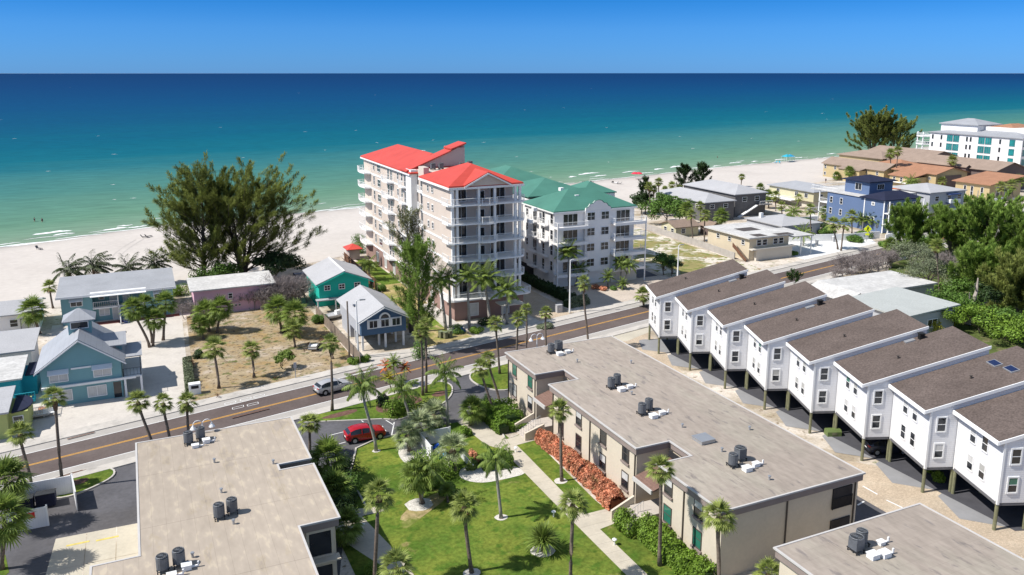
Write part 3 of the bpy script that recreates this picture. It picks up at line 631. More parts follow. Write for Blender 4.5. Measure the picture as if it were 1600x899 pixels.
def hedge(name, label, pts, wd, h, m, dens=260, ls=.16, cat='hedge', group=None, z0=0, bumpy=.15, kind='box'):
    """clipped hedge or shrub bed along a polyline, an inner mass wrapped in small leaves"""
    rnd = random.Random(len(label)*7+int(pts[0][0]*10)); a0, b0 = pts[0]; V = []; F = []; q = MB()
    for i in range(len(pts)-1):
        p = Vector((pts[i][0]-a0, pts[i][1]-b0, z0)); r = Vector((pts[i+1][0]-a0, pts[i+1][1]-b0, z0)); d = r-p; L_ = d.length; d.normalize(); s = Vector((-d.y, d.x, 0))
        hw = wd/2*.66; n_ = max(1, int(L_/ (wd*.5)))
        for j in range(n_):
            c0 = p+d*(L_*j/n_); c1 = p+d*(L_*(j+1)/n_); hh = h*.76*rnd.uniform(1-bumpy,1)
            q.prism([tuple((c0-s*hw)[:2]),tuple((c1-s*hw)[:2]),tuple((c1+s*hw)[:2]),tuple((c0+s*hw)[:2])], z0, z0+hh-.003*j)
        N_ = int(L_*wd*dens*(1+1.2*h/wd))
        for _ in range(N_):
            u = rnd.random()*L_; a = rnd.random(); per = wd+2*h; x = a*per
            if kind == 'box':
                if x < h: off, z = -wd/2, x
                elif x < h+wd: off, z = x-h-wd/2, h
                else: off, z = wd/2, per-x
            else:
                th = math.pi*a; off, z = -math.cos(th)*wd/2, math.sin(th)*h
            nb = 1+bumpy*math.sin(u*3.1+off*2)*math.cos(u*1.7+z*2.3)
            c = p+d*u+s*off*nb*rnd.uniform(.9,1.05)+Vector((0,0,z*nb*rnd.uniform(.88,1.04)))
            nn = (rand_unit(rnd)+Vector((0,0,.6))+s*(off/wd)*1.5).normalized(); e1 = nn.cross(d).normalized() if nn.cross(d).length > .1 else s; e2 = nn.cross(e1)
            l = ls*rnd.uniform(.6,1.4); k0 = len(V); V += [c-e1*l*.5, c+e2*l*.35, c+e1*l*.5, c-e2*l*.35]; F.append((k0,k0+1,k0+2,k0+3))
    t = thing(name, label, cat, (a0,b0,0), 0, group)
    q.build('branches', K['leafdark'] if m != 'croton' else K['crotoncore'], t)
    o = link(bpy.data.objects.new('foliage', mesh_of('foliage', V, F, [K[m]]))); o.parent = t
    return t
def shrub(label, loc, rad, h, m='leaf', seed=0, n=1500, ls=.2, name='shrub', cat='shrub', group=None, z0=0):
    rnd = random.Random(seed+int(loc[0]*13)); V = []; F = []; q = MB()
    t = thing(name, label, cat, (*loc,z0), 0, group)
    for i in range(7):
        u = rand_unit(rnd); c = (u.x*rad*.5, u.y*rad*.5, h*(.45+.25*u.z)); leaf_quads(V, F, c, (rad*.55,rad*.55,h*.45), n//7, ls, rnd)
        q.tube([(0,0,0), (c[0]*.6,c[1]*.6,c[2]*.7), (c[0]*1.3,c[1]*1.3,c[2]*1.1)], [.06,.04,.015], 4)
    q.build('stem', K['bark'], t, fix=False)
    o = link(bpy.data.objects.new('foliage', mesh_of('foliage', V, F, [K[m]]))); o.parent = t
    return t
def bare_shrub(label, loc, rad, h, seed=0, n=500, m='twig', group=None, name='bare_tree', cat='tree'):
    """leafless tangle of grey branches"""
    rnd = random.Random(seed); q = MB()
    def grow(p, d, L_, r, lv):
        e_ = p+d*L_; mid = p.lerp(e_,.5)+rand_unit(rnd)*L_*.12
        q.tube([p, mid, e_], [r, r*.8, r*.6], 3 if lv > 1 else 4, cap=False)
        if lv >= 4: return
        for _ in range(rnd.choice((2,3,3,4)) if lv else 9):
            nd = (d+rand_unit(rnd)*(.75 if lv else .9)+Vector((0,0,.1))).normalized()
            if nd.z < -.15: nd.z *= -.5
            grow(p.lerp(e_, rnd.uniform(.5,1)), nd, L_*rnd.uniform(.6,.85), r*.6, lv+1)
    for i in range(max(1, n//250)):
        u = Vector((rnd.uniform(-1,1)*rad*.55, rnd.uniform(-1,1)*rad*.4, 0)) if n > 250 else Vector((0,0,0))
        d = Vector((rnd.uniform(-.5,.5), rnd.uniform(-.5,.5), 1)).normalized(); grow(u, d, h*.38, h*.020+.01, 0)
    o = q.build(name, K[m], None, (*loc,0), fix=False)
    return tag(o, label, cat, group)
# ------------------------------------------------------------------ building helpers (absolute coordinates for unrotated things)
SPLIT = {'corner_board','stair_wall','roof_patch','column','post','porch_post','deck_post','carport_post','balcony_post','penthouse','downpipe','downpipe','opening','balcony_opening','base_wall','side_window'}
def islands(mb):
    n = len(mb.v); par_ = list(range(n))
    def find(i):
        while par_[i] != i: par_[i] = par_[par_[i]]; i = par_[i]
        return i
    for f in mb.f:
        for i in f[1:]: par_[find(i)] = find(f[0])
    gr = {}
    for f, m_ in zip(mb.f, mb.m): gr.setdefault(find(f[0]), []).append((f, m_))
    out = []
    for fs in gr.values():
        q = MB(); mp_ = {}
        for f, m_ in fs:
            for i in f:
                if i not in mp_: mp_[i] = len(q.v); q.v.append(mb.v[i])
            q.f.append(tuple(mp_[i] for i in f)); q.m.append(m_)
        out.append(q)
    return out
def P(name, mb, m, par, **kw):
    if name in SPLIT:
        isl_ = islands(mb)
        if len(isl_) > 1: return [P_(name, q, m, par, **kw) for q in isl_][-1]
    return P_(name, mb, m, par, **kw)
def P_(name, mb, m, par, **kw):
    lx, ly = (par.location.x, par.location.y) if par.rotation_euler.z == 0 else (0, 0)
    mb.v = [(v[0]-lx, v[1]-ly, v[2]) for v in mb.v]
    mm = [K[q] for q in m] if isinstance(m, (list, tuple)) else K[m]
    return mb.build(name, mm, par, **kw)
FR = {'S': 0, 'W': R(-90), 'E': R(90), 'N': R(180)}
wc = {}
def win(par, x, y, z, w, h, face='S', glass='glass', style='dh', frame='whitetrim', name='window', t=.09, dp=.10, awn=None):
    key = (round(w,2), round(h,2), glass, style, frame, name, t, dp)
    if key not in wc:
        q = MB(); q.box(-w/2-t,-w/2,-dp,0,-t,h+t); q.box(w/2,w/2+t,-dp,0,-t,h+t); q.box(-w/2,w/2,-dp,0,h,h+t); q.box(-w/2,w/2,-dp-.03,0,-t,0)
        if style == 'dh': q.box(-w/2,w/2,-dp*.7,-.03,h*.5-.03,h*.5+.03)
        if style == 'grid':
            q.box(-w/2,w/2,-dp*.7,-.03,h*.5-.03,h*.5+.03); q.box(-.03,.03,-dp*.72,-.03,0,h*.5-.03); q.box(-.03,.03,-dp*.72,-.03,h*.5+.03,h)
        if style == 'slide':
            for i in range(1, max(2, round(w/.9))): xx = -w/2+w*i/max(2, round(w/.9)); q.box(xx-.03,xx+.03,-dp*.7,-.03,0,h)
        f = q.build(name, K[frame]); me = f.data; bpy.data.objects.remove(f)
        q = MB().box(-w/2,w/2,-.035,-.005,0,h); f = q.build('pane', K[glass]); wc[key] = (me, f.data); bpy.data.objects.remove(f)
    lx, ly = (par.location.x, par.location.y) if par.rotation_euler.z == 0 else (0, 0)
    o = inst(name, wc[key][0], par, (x-lx, y-ly, z), (0,0,FR[face]))
    p = inst('pane', wc[key][1], o)
    return o
def ext(mb, poly, axis, a0, a1, mi=0):
    n = len(poly)
    if axis == 'y': vs = [(u,a0,z) for u,z in poly]+[(u,a1,z) for u,z in poly]
    else: vs = [(a0,u,z) for u,z in poly]+[(a1,u,z) for u,z in poly]
    return mb.add(vs, [tuple(range(n)), tuple(range(2*n-1,n-1,-1))]+[(i,(i+1)%n,n+(i+1)%n,n+i) for i in range(n)], mi)
def gable(x0, x1, y0, y1, z, rise, axis='y', ov=.5, th=.18):
    """roof shell with its ridge along axis"""
    q = MB()
    if axis == 'y': u0, u1, a0, a1 = x0, x1, y0, y1
    else: u0, u1, a0, a1 = y0, y1, x0, x1
    m_ = (u0+u1)/2; sl = rise/((u1-u0)/2); e0, e1 = u0-ov, u1+ov; ze = z-ov*sl
    return ext(q, [(e0,ze),(m_,z+rise),(e1,ze),(e1,ze+th),(m_,z+rise+th),(e0,ze+th)], axis, a0-ov, a1+ov)
def gwall(mb, x0, x1, y0, y1, z0, z, rise, axis='y'):
    mb.box(x0,x1,y0,y1,z0,z)
    if axis == 'y': ext(mb, [(x0,z+.002),(x1,z+.002),((x0+x1)/2,z+rise)], 'y', y0, y1)
    else: ext(mb, [(y0,z+.002),(y1,z+.002),((y0+y1)/2,z+rise)], 'x', x0, x1)
    return mb
def hip(x0, x1, y0, y1, z, rise, ov=.5, th=.22, mb=None, mi=0):
    q = mb or MB(); x0-=ov; x1+=ov; y0-=ov; y1+=ov; W, D = x1-x0, y1-y0
    if W > D: r0, r1 = (x0+D/2,(y0+y1)/2), (x1-D/2,(y0+y1)/2)
    else: r0, r1 = ((x0+x1)/2,y0+W/2), ((x0+x1)/2,y1-W/2)
    vs = [(x0,y0,z-th),(x1,y0,z-th),(x1,y1,z-th),(x0,y1,z-th),(x0,y0,z),(x1,y0,z),(x1,y1,z),(x0,y1,z),(*r0,z+rise),(*r1,z+rise)]
    fs = [(0,3,2,1),(0,1,5,4),(1,2,6,5),(2,3,7,6),(3,0,4,7)]
    fs += [(4,5,9,8),(5,6,9),(6,7,8,9),(7,4,8)] if W > D else [(4,5,8),(5,6,9,8),(6,7,9),(7,4,8,9)]
    return q.add(vs, fs, mi)
def rail(mb, pts, z, h=1.0, sp=.28, w=.035, mi=0, close=False, post=.09):
    n = len(pts)
    for i in range(n if close else n-1):
        p, r = Vector((*pts[i],z)), Vector((*pts[(i+1)%n],z)); L_ = (r-p).length; d = (r-p)/L_
        mb.bar(p+Vector((0,0,h)), r+Vector((0,0,h)), w*1.6, mi); mb.bar(p+Vector((0,0,.12)), r+Vector((0,0,.12)), w*1.3, mi)
        mb.bar(p, p+Vector((0,0,h+.05)), post, mi); m_ = max(1, int(L_/sp))
        for j in range(1, m_): c = p+d*(L_*j/m_); mb.bar(c+Vector((0,0,.12)), c+Vector((0,0,h)), w*.8, mi)
    if not close: mb.bar(Vector((*pts[-1],z)), Vector((*pts[-1],z+h+.05)), post, mi)
    return mb
acm = {}
def ac(x, y, z, label, kind='round', par=None, rz=0):
    """condenser on a small stand"""
    t = thing('air_conditioner', label, 'air conditioner', (x,y,z), rz, 'air conditioners on the flat roofs')
    if kind not in acm:
        n = 16 if kind == 'round' else 4; r = .42 if kind == 'round' else .55; a0 = 0 if kind == 'round' else R(45)
        pts = [(math.cos(a0+i*2*math.pi/n)*r, math.sin(a0+i*2*math.pi/n)*r) for i in range(n)]
        c = MB().prism(pts, .28, 1.12).build('casing', K['acgrey']); 
        q = MB(); q.tube([(0,0,1.125),(0,0,1.17)], [r*.80,r*.78], 16); f = q.build('fan_recess', K['acdark'])
        q = MB()
        for i in range(16):
            a = i*R(22.5); q.bar((0,0,1.20),(math.cos(a)*r*.8,math.sin(a)*r*.8,1.20), .02)
        ring = [(math.cos(i*R(22.5))*r*.86, math.sin(i*R(22.5))*r*.86, 1.19) for i in range(17)]; q.tube(ring, .04, 4); q.box(-.1,.1,-.1,.1,1.185,1.23)
        g_ = q.build('fan_grille', K['acgrey'])
        q = MB().box(-.42,.42,-.06,.06,.12,.199)
        for sx in (-.35,.35):
            q.box(sx-.04,sx+.04,-.5,.5,.20,.275)
            for sy in (-.4,.4): q.box(sx-.035,sx+.035,sy-.035,sy+.035,0,.20)
        st = q.build('stand', K['dark']); acm[kind] = [o.data for o in (c,f,g_,st)]; [bpy.data.objects.remove(o) for o in (c,f,g_,st)]
    for nme, me in zip(('casing','fan_recess','fan_grille','stand'), acm[kind]): inst(nme, me, t)
    return t
def roofbox(x, y, z, label, sx=.35, sy=.3, h=.35):
    q = MB().box(-sx,sx,-sy,sy,0,h).box(-sx-.05,sx+.05,-sy-.05,sy+.05,h,h+.05); q.box(sx,sx+.5,-.06,.06,.05,.16); q.box(sx+.4,sx+.52,-.06,.06,.16,.42)
    return tag(q.build('vent_box', K['whitetrim'], None, (x,y,z)), label, 'vent box', 'white vent boxes on the flat roofs')
def vent(x, y, z, label, group='pipe vents on the roofs'):
    q = MB().tube([(0,0,0),(0,0,.32)], .09, 8).tube([(0,0,.32),(0,0,.40)], [.15,.13], 8)
    return q.build('pipe_vent', K['metal'], c, (x-c.location.x,y-c.location.y,z))

# ------------------------------------------------------------------ central flat roofed condo
ZR = 6.3
def condo_roof(pts, par, mr='roof'):
    """membrane, pale drip edge and dark fascia band under it; pts anticlockwise"""
    def inset(pts, d):
        o = []; n = len(pts)
        for i in range(n):
            p0, p, p1 = Vector(pts[i-1]), Vector(pts[i]), Vector(pts[(i+1)%n]); e0 = (p-p0).normalized(); e1 = (p1-p).normalized()
            n0 = Vector((-e0.y,e0.x)); n1 = Vector((-e1.y,e1.x)); o.append(tuple(p+(n0+n1)*(d/(1+n0.dot(n1)))))
        return o
    P('roof', MB().prism(inset(pts,.10), ZR-.20, ZR-.01), mr, par)
    P('drip_edge', ring(pts, inset(pts,.16), ZR-.10, ZR+.03), 'drip', par)
    P('fascia', MB().prism(inset(pts,.13), ZR-.72, ZR-.203), 'fascia', par)
    return inset
def ring(o, i, z0, z1):
    n = len(o); q = MB()
    q.add([(*p,z0) for p in o]+[(*p,z0) for p in i]+[(*p,z1) for p in o]+[(*p,z1) for p in i],
      [f for j in range(n) for f in ((j,(j+1)%n,2*n+(j+1)%n,2*n+j),(n+j,3*n+j,3*n+(j+1)%n,n+(j+1)%n),(2*n+j,2*n+(j+1)%n,3*n+(j+1)%n,3*n+j),(j,n+j,n+(j+1)%n,(j+1)%n))])
    return q
c = thing('condo_building', 'long beige two storey condo with flat grey-brown roof in the middle, stepped front', 'building', (39.6,46.7,0))
fp = [(39.6,46.7),(55,46.7),(55,88.2),(39.6,88.2),(39.6,79.7),(43.3,79.7),(43.3,76.5),(39.6,76.5),(39.6,58.9),(43.3,58.9),(43.3,55.7),(39.6,55.7)]
ins = condo_roof(fp, c, 'roofdark')
wp = ins(fp, .38)
P('wall', MB().prism(wp, 0, ZR-.724), 'beige', c)
# thin trims, downpipes
q = MB()
for (x,y) in [(39.86,80.3),(39.86,87.7),(39.86,75.8),(39.86,67.7),(39.86,59.4),(39.86,55.2),(39.86,51.9),(39.86,47.2),(46.6,46.96),(54.2,46.96)]: q.box(x,x+.1,y,y+.1,0,ZR-.73)
P('downpipe', q, 'bronze', c)
_b = MB().box(-.5,.5,-.06,-.036,.78,1.45).build('blind', K['curtain']); blind_me = _b.data; bpy.data.objects.remove(_b)
for i, (y, g1, g2) in enumerate([(86.0,'glassgreen','blind'),(81.7,'glassgreen','curtain'),(74.0,'glass','glass'),(70.1,'curtain','glass'),(65.2,'glass','curtain'),(61.1,'glass','curtain'),(54.2,'curtain','glassgreen'),(50.0,'curtain','glassgreen')]):
    for z, gg in ((4.05,g1),(1.35,g2)):
        o = win(c, 39.98, y, z, 1.05, 1.5, 'W', 'glass' if gg == 'curtain' else gg, 'dh', 'bronze', t=.07, dp=.07)
        if gg == 'curtain': inst('blind', blind_me, o)
        o2 = P('sill', MB().box(39.80,39.978,y-.68,y+.68,z-.30,z-.11), 'fascia', c)
for z in (3.45, .5):
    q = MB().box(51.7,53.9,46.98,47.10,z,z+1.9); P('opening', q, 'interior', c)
    P('balcony_railing', rail(MB(), [(51.7,46.95),(53.9,46.95)], z, 1.0, .16, .03), 'black', c)
# entries in the two notches: lean-to roofs and stairs up to the landing
for n_, (y0,y1) in enumerate(((76.52,79.3),(55.72,58.5))):
    ext(q := MB(), [(39.4,3.5),(43.6,4.7),(43.6,4.85),(39.4,3.65)], 'y', y0+.04, y1+.28); P('entry_roof', q, 'brownroof', c)
    P('entry_fascia', MB().box(39.22,39.38,y0+.05,y1+.26,3.35,3.72), 'drip', c)
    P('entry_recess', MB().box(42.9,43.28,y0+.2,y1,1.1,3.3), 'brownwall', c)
    st = MB(); x = 37.4
    for i in range(7): st.box(37.0+i*.3, 43.1, y0+.35, y1-.1, .005 if i == 0 else .16*i+.002, .16*(i+1))
    P('steps', st, 'creamtan', c)
    P('stair_wall', MB().prism([(36.9,y1-.08),(39.3,y1-.08),(39.3,y1+.14),(36.9,y1+.14)], 0, [.95,1.9,1.9,.95]).prism([(36.9,y0+.10),(39.3,y0+.10),(39.3,y0+.32),(36.9,y0+.32)], 0, [.9,1.6,1.6,.9]), 'beige', c)
    q = MB()
    for yy in (y0+1.35,):
        q.bar((37.0,yy,1.0),(39.4,yy,2.1),.045); 
        for j in range(9): s = j/8; q.bar((37.0+2.4*s,yy,.15+1.05*s),(37.0+2.4*s,yy,1.0+1.1*s),.025)
    P('handrail', q, 'metal', c)
    P('stairwell_louver', MB().box(43.15,43.27,y0+.15,y1+.2,4.95,5.5), 'dark', c)
acs = [((861,545),(874,543)),((955,600),(966,597)),((1003,641),(1016,637)),((1145,722),(1160,716))]
wh = ['nearest the road','second from the road','third from the road','nearest the camera']
for i, (p, r_) in enumerate(acs):
    a, b = G(p[0], p[1]+7, ZR); a2, b2 = G(r_[0], r_[1]+7, ZR)
    ac(a, b, ZR, f'left condenser of the pair {wh[i]} on the middle condo roof', 'round'); ac(a2+.15, b2+.5, ZR, f'right condenser of the pair {wh[i]} on the middle condo roof', 'square' if i in (0,3) else 'round')
    roofbox(a+.6, b-1.15, ZR, f'white box before the condenser pair {wh[i]} on the middle condo roof'); 
    roofbox(a+1.9, b-.8, ZR, f'white box right of the condenser pair {wh[i]} on the middle condo roof', .28, .22, .3)
_g = G(1099,689,ZR); MB().box(-.75,.75,-.75,.75,0,.32).box(-.8,.8,-.8,.8,.32,.37).build('roof_hatch', K['metal'], c, (_g[0]-c.location.x,_g[1]-c.location.y,ZR))
for i, (px,py,l) in enumerate([(902,566,'small pipe vent left of the centre on the far end of the middle condo roof'),(986,568,'small pipe vent near the east edge at the far end of the middle condo roof'),(987,617,'small pipe vent between the second and third condenser pairs'),(1171,672,'pipe vent near the east edge of the middle condo roof'),(1066,668,'small pipe vent left of the metal roof hatch'),(1128,706,'small pipe vent just above the condenser pair nearest the camera'),(1202,750,'lone pipe vent on the near end of the middle condo roof')]):
    vent(*G(px,py,ZR), ZR, l)
# left condo
c = thing('condo_building', 'flat roofed beige condo at the lower left with tan stained membrane roof', 'building', (-2,30,0))
fp = [(-5.1,28),(9.2,28),(9.2,58.4),(12.3,58.4),(12.3,68.4),(9.4,68.4),(9.4,69.4),(12.3,69.4),(12.3,79.4),(-2.0,79.4),(-2.0,59.3),(-5.1,59.3)]
ins = condo_roof(fp, c)
P('wall', MB().prism(ins(fp,.38), 0, ZR-.724), 'beige', c)
for z in (3.3,.4):
    win(c, 10.7, 58.76, z, 1.7, 2.0, 'S', 'glass', 'plain', 'beige', t=.2, dp=.12)
    P('balcony_floor', MB().box(9.6,12.1,57.9,58.74,z-.25,z-.12), 'beige', c)
for y in (61,65,71.5,76):
    for z in (4.0,1.3): win(c, 11.92, y, z, 1.05, 1.5, 'E', 'glass', 'dh', 'bronze', t=.07, dp=.07)
acs = [((295,694),(312,687)),((343,810),(361,802)),((255,893),(278,884))]
wh = ['beside the road end','in the middle','at the bottom edge']
for i, (p, r_) in enumerate(acs):
    a, b = G(*p, ZR); a2, b2 = G(*r_, ZR); a2 += .1
    ac(a, b, ZR, f'left condenser of the pair {wh[i]} of the lower left condo roof', 'round'); ac(a2, b2, ZR, f'right condenser of the pair {wh[i]} of the lower left condo roof', 'round')
    if i != 1:
        roofbox(a+1.5, b-.4, ZR, f'white box right of the condensers {wh[i]} of the lower left roof', .3, .25); roofbox(a+.5, b-1.0, ZR, f'white box before the condensers {wh[i]} of the lower left roof', .28, .22, .25)
for (px,py,l) in [(335,723,'pipe vent below the far condenser pair on the lower left roof'),(346,770,'pipe vent above the middle condenser pair on the lower left roof'),(427,725,'pipe vent by the notch in the lower left roof'),(365,819,'pipe vent below the middle condenser pair on the lower left roof'),(301,871,'pipe vent near the bottom condenser pair on the lower left roof')]: vent(*G(px,py,ZR), ZR, l)
# bottom right condo
c = thing('condo_building', 'flat roofed condo cut off at the bottom right corner, grey-brown membrane roof', 'building', (39.8,25,0))
fp = [(39.8,12),(54.9,12),(54.9,41.2),(39.8,41.2)]
ins = condo_roof(fp, c, 'roofdark'); P('wall', MB().prism(ins(fp,.38), 0, ZR-.724), 'beige', c)
for y in (38,34,30):
    for z in (4.0,1.3): win(c, 40.17, y, z, 1.05, 1.5, 'W', 'glass', 'dh', 'bronze', t=.07, dp=.07)
a, b = G(1337,862,ZR); ac(a, b, ZR, 'left condenser of the pair on the bottom right roof', 'square'); ac(a+1.0, b+.45, ZR, 'right condenser of the pair on the bottom right roof', 'round')
roofbox(a+.5, b-1.1, ZR, 'left white box in front of the condensers on the bottom right roof'); roofbox(a+1.4, b-1.3, ZR, 'right white box in front of the condensers on the bottom right roof'); roofbox(a+2.4, b-.1, ZR, 'small white box right of the condensers on the bottom right roof', .25,.2,.25)
# walkway between condos
area('walkway', [(35.2,46.0),(55.2,46.0),(55.2,42.4),(35.2,42.4)], .034, K['walk'])

# ------------------------------------------------------------------ row of white stilt houses
def cd2ab(c_, d_): X = c_*.9988-d_*.048; Y = c_*.048+d_*.9988; return (.9083*X+.4183*Y, -.4183*X+.9083*Y)
RZ = R(2.75)-YAW
ordn = ['farthest of the row, beside the road','second from the road in the row','third from the road in the row','fourth from the road in the row','fourth from the near end of the row','third from the near end of the row','with two skylights in its roof','nearest of the row, cut by the frame']
pr = None
WB, SLP = 2.7, .302
def stilt_house():
    t = thing('stilt_house', 'x', 'house', (0,0,0), RZ, 'white stilt houses in a stepped row')
    D_, Wd = 12.4, 6.78
    zt = 8.55
    prof = [(0,WB),(D_,WB),(D_,zt+SLP*D_),(0,zt)]
    P('wall', ext(MB(), prof, 'y', 0, Wd), 'siding', t)
    P('roof', ext(MB(), [(-.62,zt-.62*SLP+.005),(D_+.05,zt+SLP*(D_+.05)+.005),(D_+.05,zt+SLP*(D_+.05)+.20),(-.62,zt-.62*SLP+.20)], 'y', -.04, Wd+.02), 'shingle', t)
    q = MB(); ext(q, [(-.70,zt-.7*SLP-.12),(-.60,zt-.6*SLP-.12),(-.60,zt-.6*SLP+.23),(-.70,zt-.7*SLP+.23)], 'y', -.12, Wd+.04)
    ext(q, [(-.60,zt-.6*SLP-.10),(D_+.1,zt+SLP*(D_+.1)-.10),(D_+.1,zt+SLP*(D_+.1)+.215),(-.60,zt-.6*SLP+.215)], 'y', -.14, -.045)
    P('fascia', q, 'whitetrim', t)
    q = MB(); q.box(-.06,.14,-.06,-.003,WB-.15,zt-.12); q.box(-.06,-.003,-.003,.14,WB-.15,zt-.12); q.box(-.05,-.003,Wd-.14,Wd,WB-.15,zt-.12)
    P('corner_board', q, 'whitetrim', t)
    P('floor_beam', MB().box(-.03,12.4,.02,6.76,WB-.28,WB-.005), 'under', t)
    for (x,y) in [(.1,.15),(.1,6.6),(2.85,.15),(2.85,6.6),(6.5,.15),(6.5,6.6),(10.5,.15),(10.5,6.6)]:
        P('stilt', MB().tube([(x,y,0),(x,y,WB-.0+(.12 if x<.2 and y<1 else -.3))], .16, 8), 'post', t)
    for y in (2.55,4.35):
        for z in (3.75,6.45): win(t, 0, y, z, .78, 1.35, 'W', 'glass', 'dh', 'whitetrim', t=.10, dp=.07)
    for z in (3.75,6.45): win(t, 1.15, 0, z, .78, 1.35, 'S', 'glass', 'dh', 'whitetrim', t=.14, dp=.07)
    return t
def copy_tree(o, par=None):
    c_ = o.copy(); link(c_)
    if par: c_.parent = par
    for ch in list(o.children): copy_tree(ch, c_)
    return c_
base = stilt_house()
SH = []
for i in range(8):
    o = base if i == 0 else copy_tree(base)
    a, b = cd2ab(26.65+2.78*i, 112.75-6.87*i); o.location = (a,b,0)
    o['label'] = f'white stilt house with brown shingle roof, {ordn[i]}'
    SH.append(o)
rv = random.Random(5)
_w = {}
for nm, gm in (('a','blind'),('b','curtain'),('c','glassgreen')):
    q = MB().box(-.39,.39,-.035,-.005,0,.66).box(-.39,.39,-.036,-.005,.66,1.35, 1); f_o = q.build('pane', [K['glass'], K[gm]]); _w[nm] = f_o.data; bpy.data.objects.remove(f_o)
for hs in SH:
    for ch in hs.children:
        if ch.name.startswith('window'):
            r_ = rv.random()
            if r_ < .55: ch.children[0].data = _w[rv.choice('aabbc')]
def on_house(x, y, up=0): return (x, y, 8.55+SLP*x+.20+up)
for i, (x,y) in enumerate([(4.6,4.0),(4.6,3.6),(4.6,3.8),(4.6,3.4),(4.8,3.6),(4.6,3.2),(5.6,3.2)]):
    q = MB().tube([(0,0,-.05),(0,0,.28)], .10, 8).tube([(0,0,.28),(0,0,.34)], .15, 8); q.build('pipe_vent', K['bronze'], SH[i], on_house(x,y))
for i in (1,3,5):
    q = MB().box(-.25,.25,-.25,.25,-.2,.55).box(-.33,.33,-.33,.33,.55,.63); q.build('chimney', K['black'], SH[i], on_house(8.6,6.1))
    cc = MB().box(-.55,.55,-.28,.28,0,.16).build('roof_vent', K['metal'], SH[i], on_house(7.4,6.2)); cc.rotation_euler = (0,-math.atan(SLP),0)
bp_ = mat('bluepane',(.01,.02,.07),.35,.3,None)
for (x,y) in [(8.8,4.6),(9.2,2.6)]:
    sk = MB().box(-.45,.45,-.7,.7,-.02,.12).build('skylight', K['metal'], SH[6], on_house(x,y)); sk.rotation_euler = (0,-math.atan(SLP),0)
    MB().box(-.36,.36,-.6,.6,.121,.14).build('pane', bp_, sk)
q = MB()
for i in range(8):
    o = SH[i].location; cs, sn = math.cos(RZ), math.sin(RZ); f_ = lambda x,y: (o.x+x*cs-y*sn, o.y+x*sn+y*cs)
    q.sheet([f_(-1.9,2.1),f_(3.1,-.2),f_(13,-.2),f_(13,6.6),f_(-.9,6.75),f_(-1.6,6.2)], .026+.001*i)
o = q.build('house_slab', K['drive'], fix=False); o['kind'] = 'structure'
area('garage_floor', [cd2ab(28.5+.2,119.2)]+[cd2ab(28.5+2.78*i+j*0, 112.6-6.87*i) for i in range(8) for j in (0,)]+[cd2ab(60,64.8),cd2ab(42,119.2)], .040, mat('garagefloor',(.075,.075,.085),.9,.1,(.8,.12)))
# things under the stilt houses
# ------------------------------------------------------------------ red roofed tower
c = thing('condo_tower', 'tall mauve beachfront condo tower with red roofs and white balconies', 'building', (46,122.8,0))
EV = 22.2
fl = [3.6+3.1*i for i in range(6)]
q = MB(); q.box(46.0,58.2,126.0,137.6,3.6,EV-.3); q.box(46.0,47.0,123.4,125.998,3.6,EV-.3)
q.box(47.0,58.0,137.602,143.4,3.6,EV+.6); q.box(46.0,58.0,143.402,177.6,3.6,EV-.3)
P('wall', q, 'mauve', c)
q = MB(); q.box(45.9,58.4,122.2,177.8,0,3.35); P('podium', q, 'podium', c)
P('stair_tower', MB().box(45.70,46.9,143.2,146.2,3.4,EV+.5), 'whitetrim', c)
P('parapet', MB().box(46.2,47.2,137.4,140.2,EV-.4,EV+1.5), 'mauve', c)
# roofs
P('roof', hip(46.0,58.2,123.4,137.6,EV,2.75,.5,.25), ['red'], c)
q = MB(); ext(q, [(48.0,EV-.10),(52.1,EV+1.85),(56.2,EV-.10),(56.2,EV+.12),(52.1,EV+2.10),(48.0,EV+.12)], 'y', 122.3, 130.0); P('gable_roof', q, 'redh', c)
q = MB(); ext(q, [(48.5,EV-.1),(52.1,EV+1.70),(55.7,EV-.1)], 'y', 122.75, 123.1); P('pediment', q, 'mauve', c)
q = MB(); ext(q, [(47.9,EV-.40),(52.1,EV+1.68),(56.3,EV-.40),(56.3,EV-.14),(52.1,EV+1.95),(47.9,EV-.14)], 'y', 122.20, 122.298); P('eave_trim', q, 'whitetrim', c)
P('eave', ring([(45.4,122.75),(58.8,122.75),(58.8,138.2),(45.4,138.2)], [(46.0,123.4),(58.2,123.4),(58.2,137.6),(46.0,137.6)], EV-.62, EV-.26), 'whitetrim', c)
P('eave', ring([(45.4,143.3),(58.6,143.3),(58.6,178.3),(45.4,178.3)], [(46.0,143.9),(58.0,143.9),(58.0,177.6),(46.0,177.6)], EV-.55, EV-.26), 'whitetrim', c)
P('roof', hip(46.0,58.0,143.4,177.6,EV,2.8,.55,.24), 'red', c)
q = MB(); ext(q, [(45.6,EV-.1),(56.8,EV-.1),(56.8,EV+4.1),(55.5,EV+4.1)], 'y', 144.6, 145.2); P('end_wall', q, 'coralwall', c)
q = MB(); ext(q, [(45.2,EV+.02),(54.0,EV+3.45),(54.0,EV+3.68),(45.2,EV+.25)], 'y', 144.2, 148.0); ext(q, [(54.0,EV+3.75),(57.0,EV+4.75),(57.0,EV+5.0),(54.0,EV+4.0)], 'y', 144.2, 148.4); P('raised_roof', q, 'redh', c)
q = MB(); q.box(54.2,57,148.41,148.6,EV+1,EV+4.2); q.box(56.3,57,145.2,148.4,EV,EV+4.6); P('end_wall', q, 'coralwall', c)
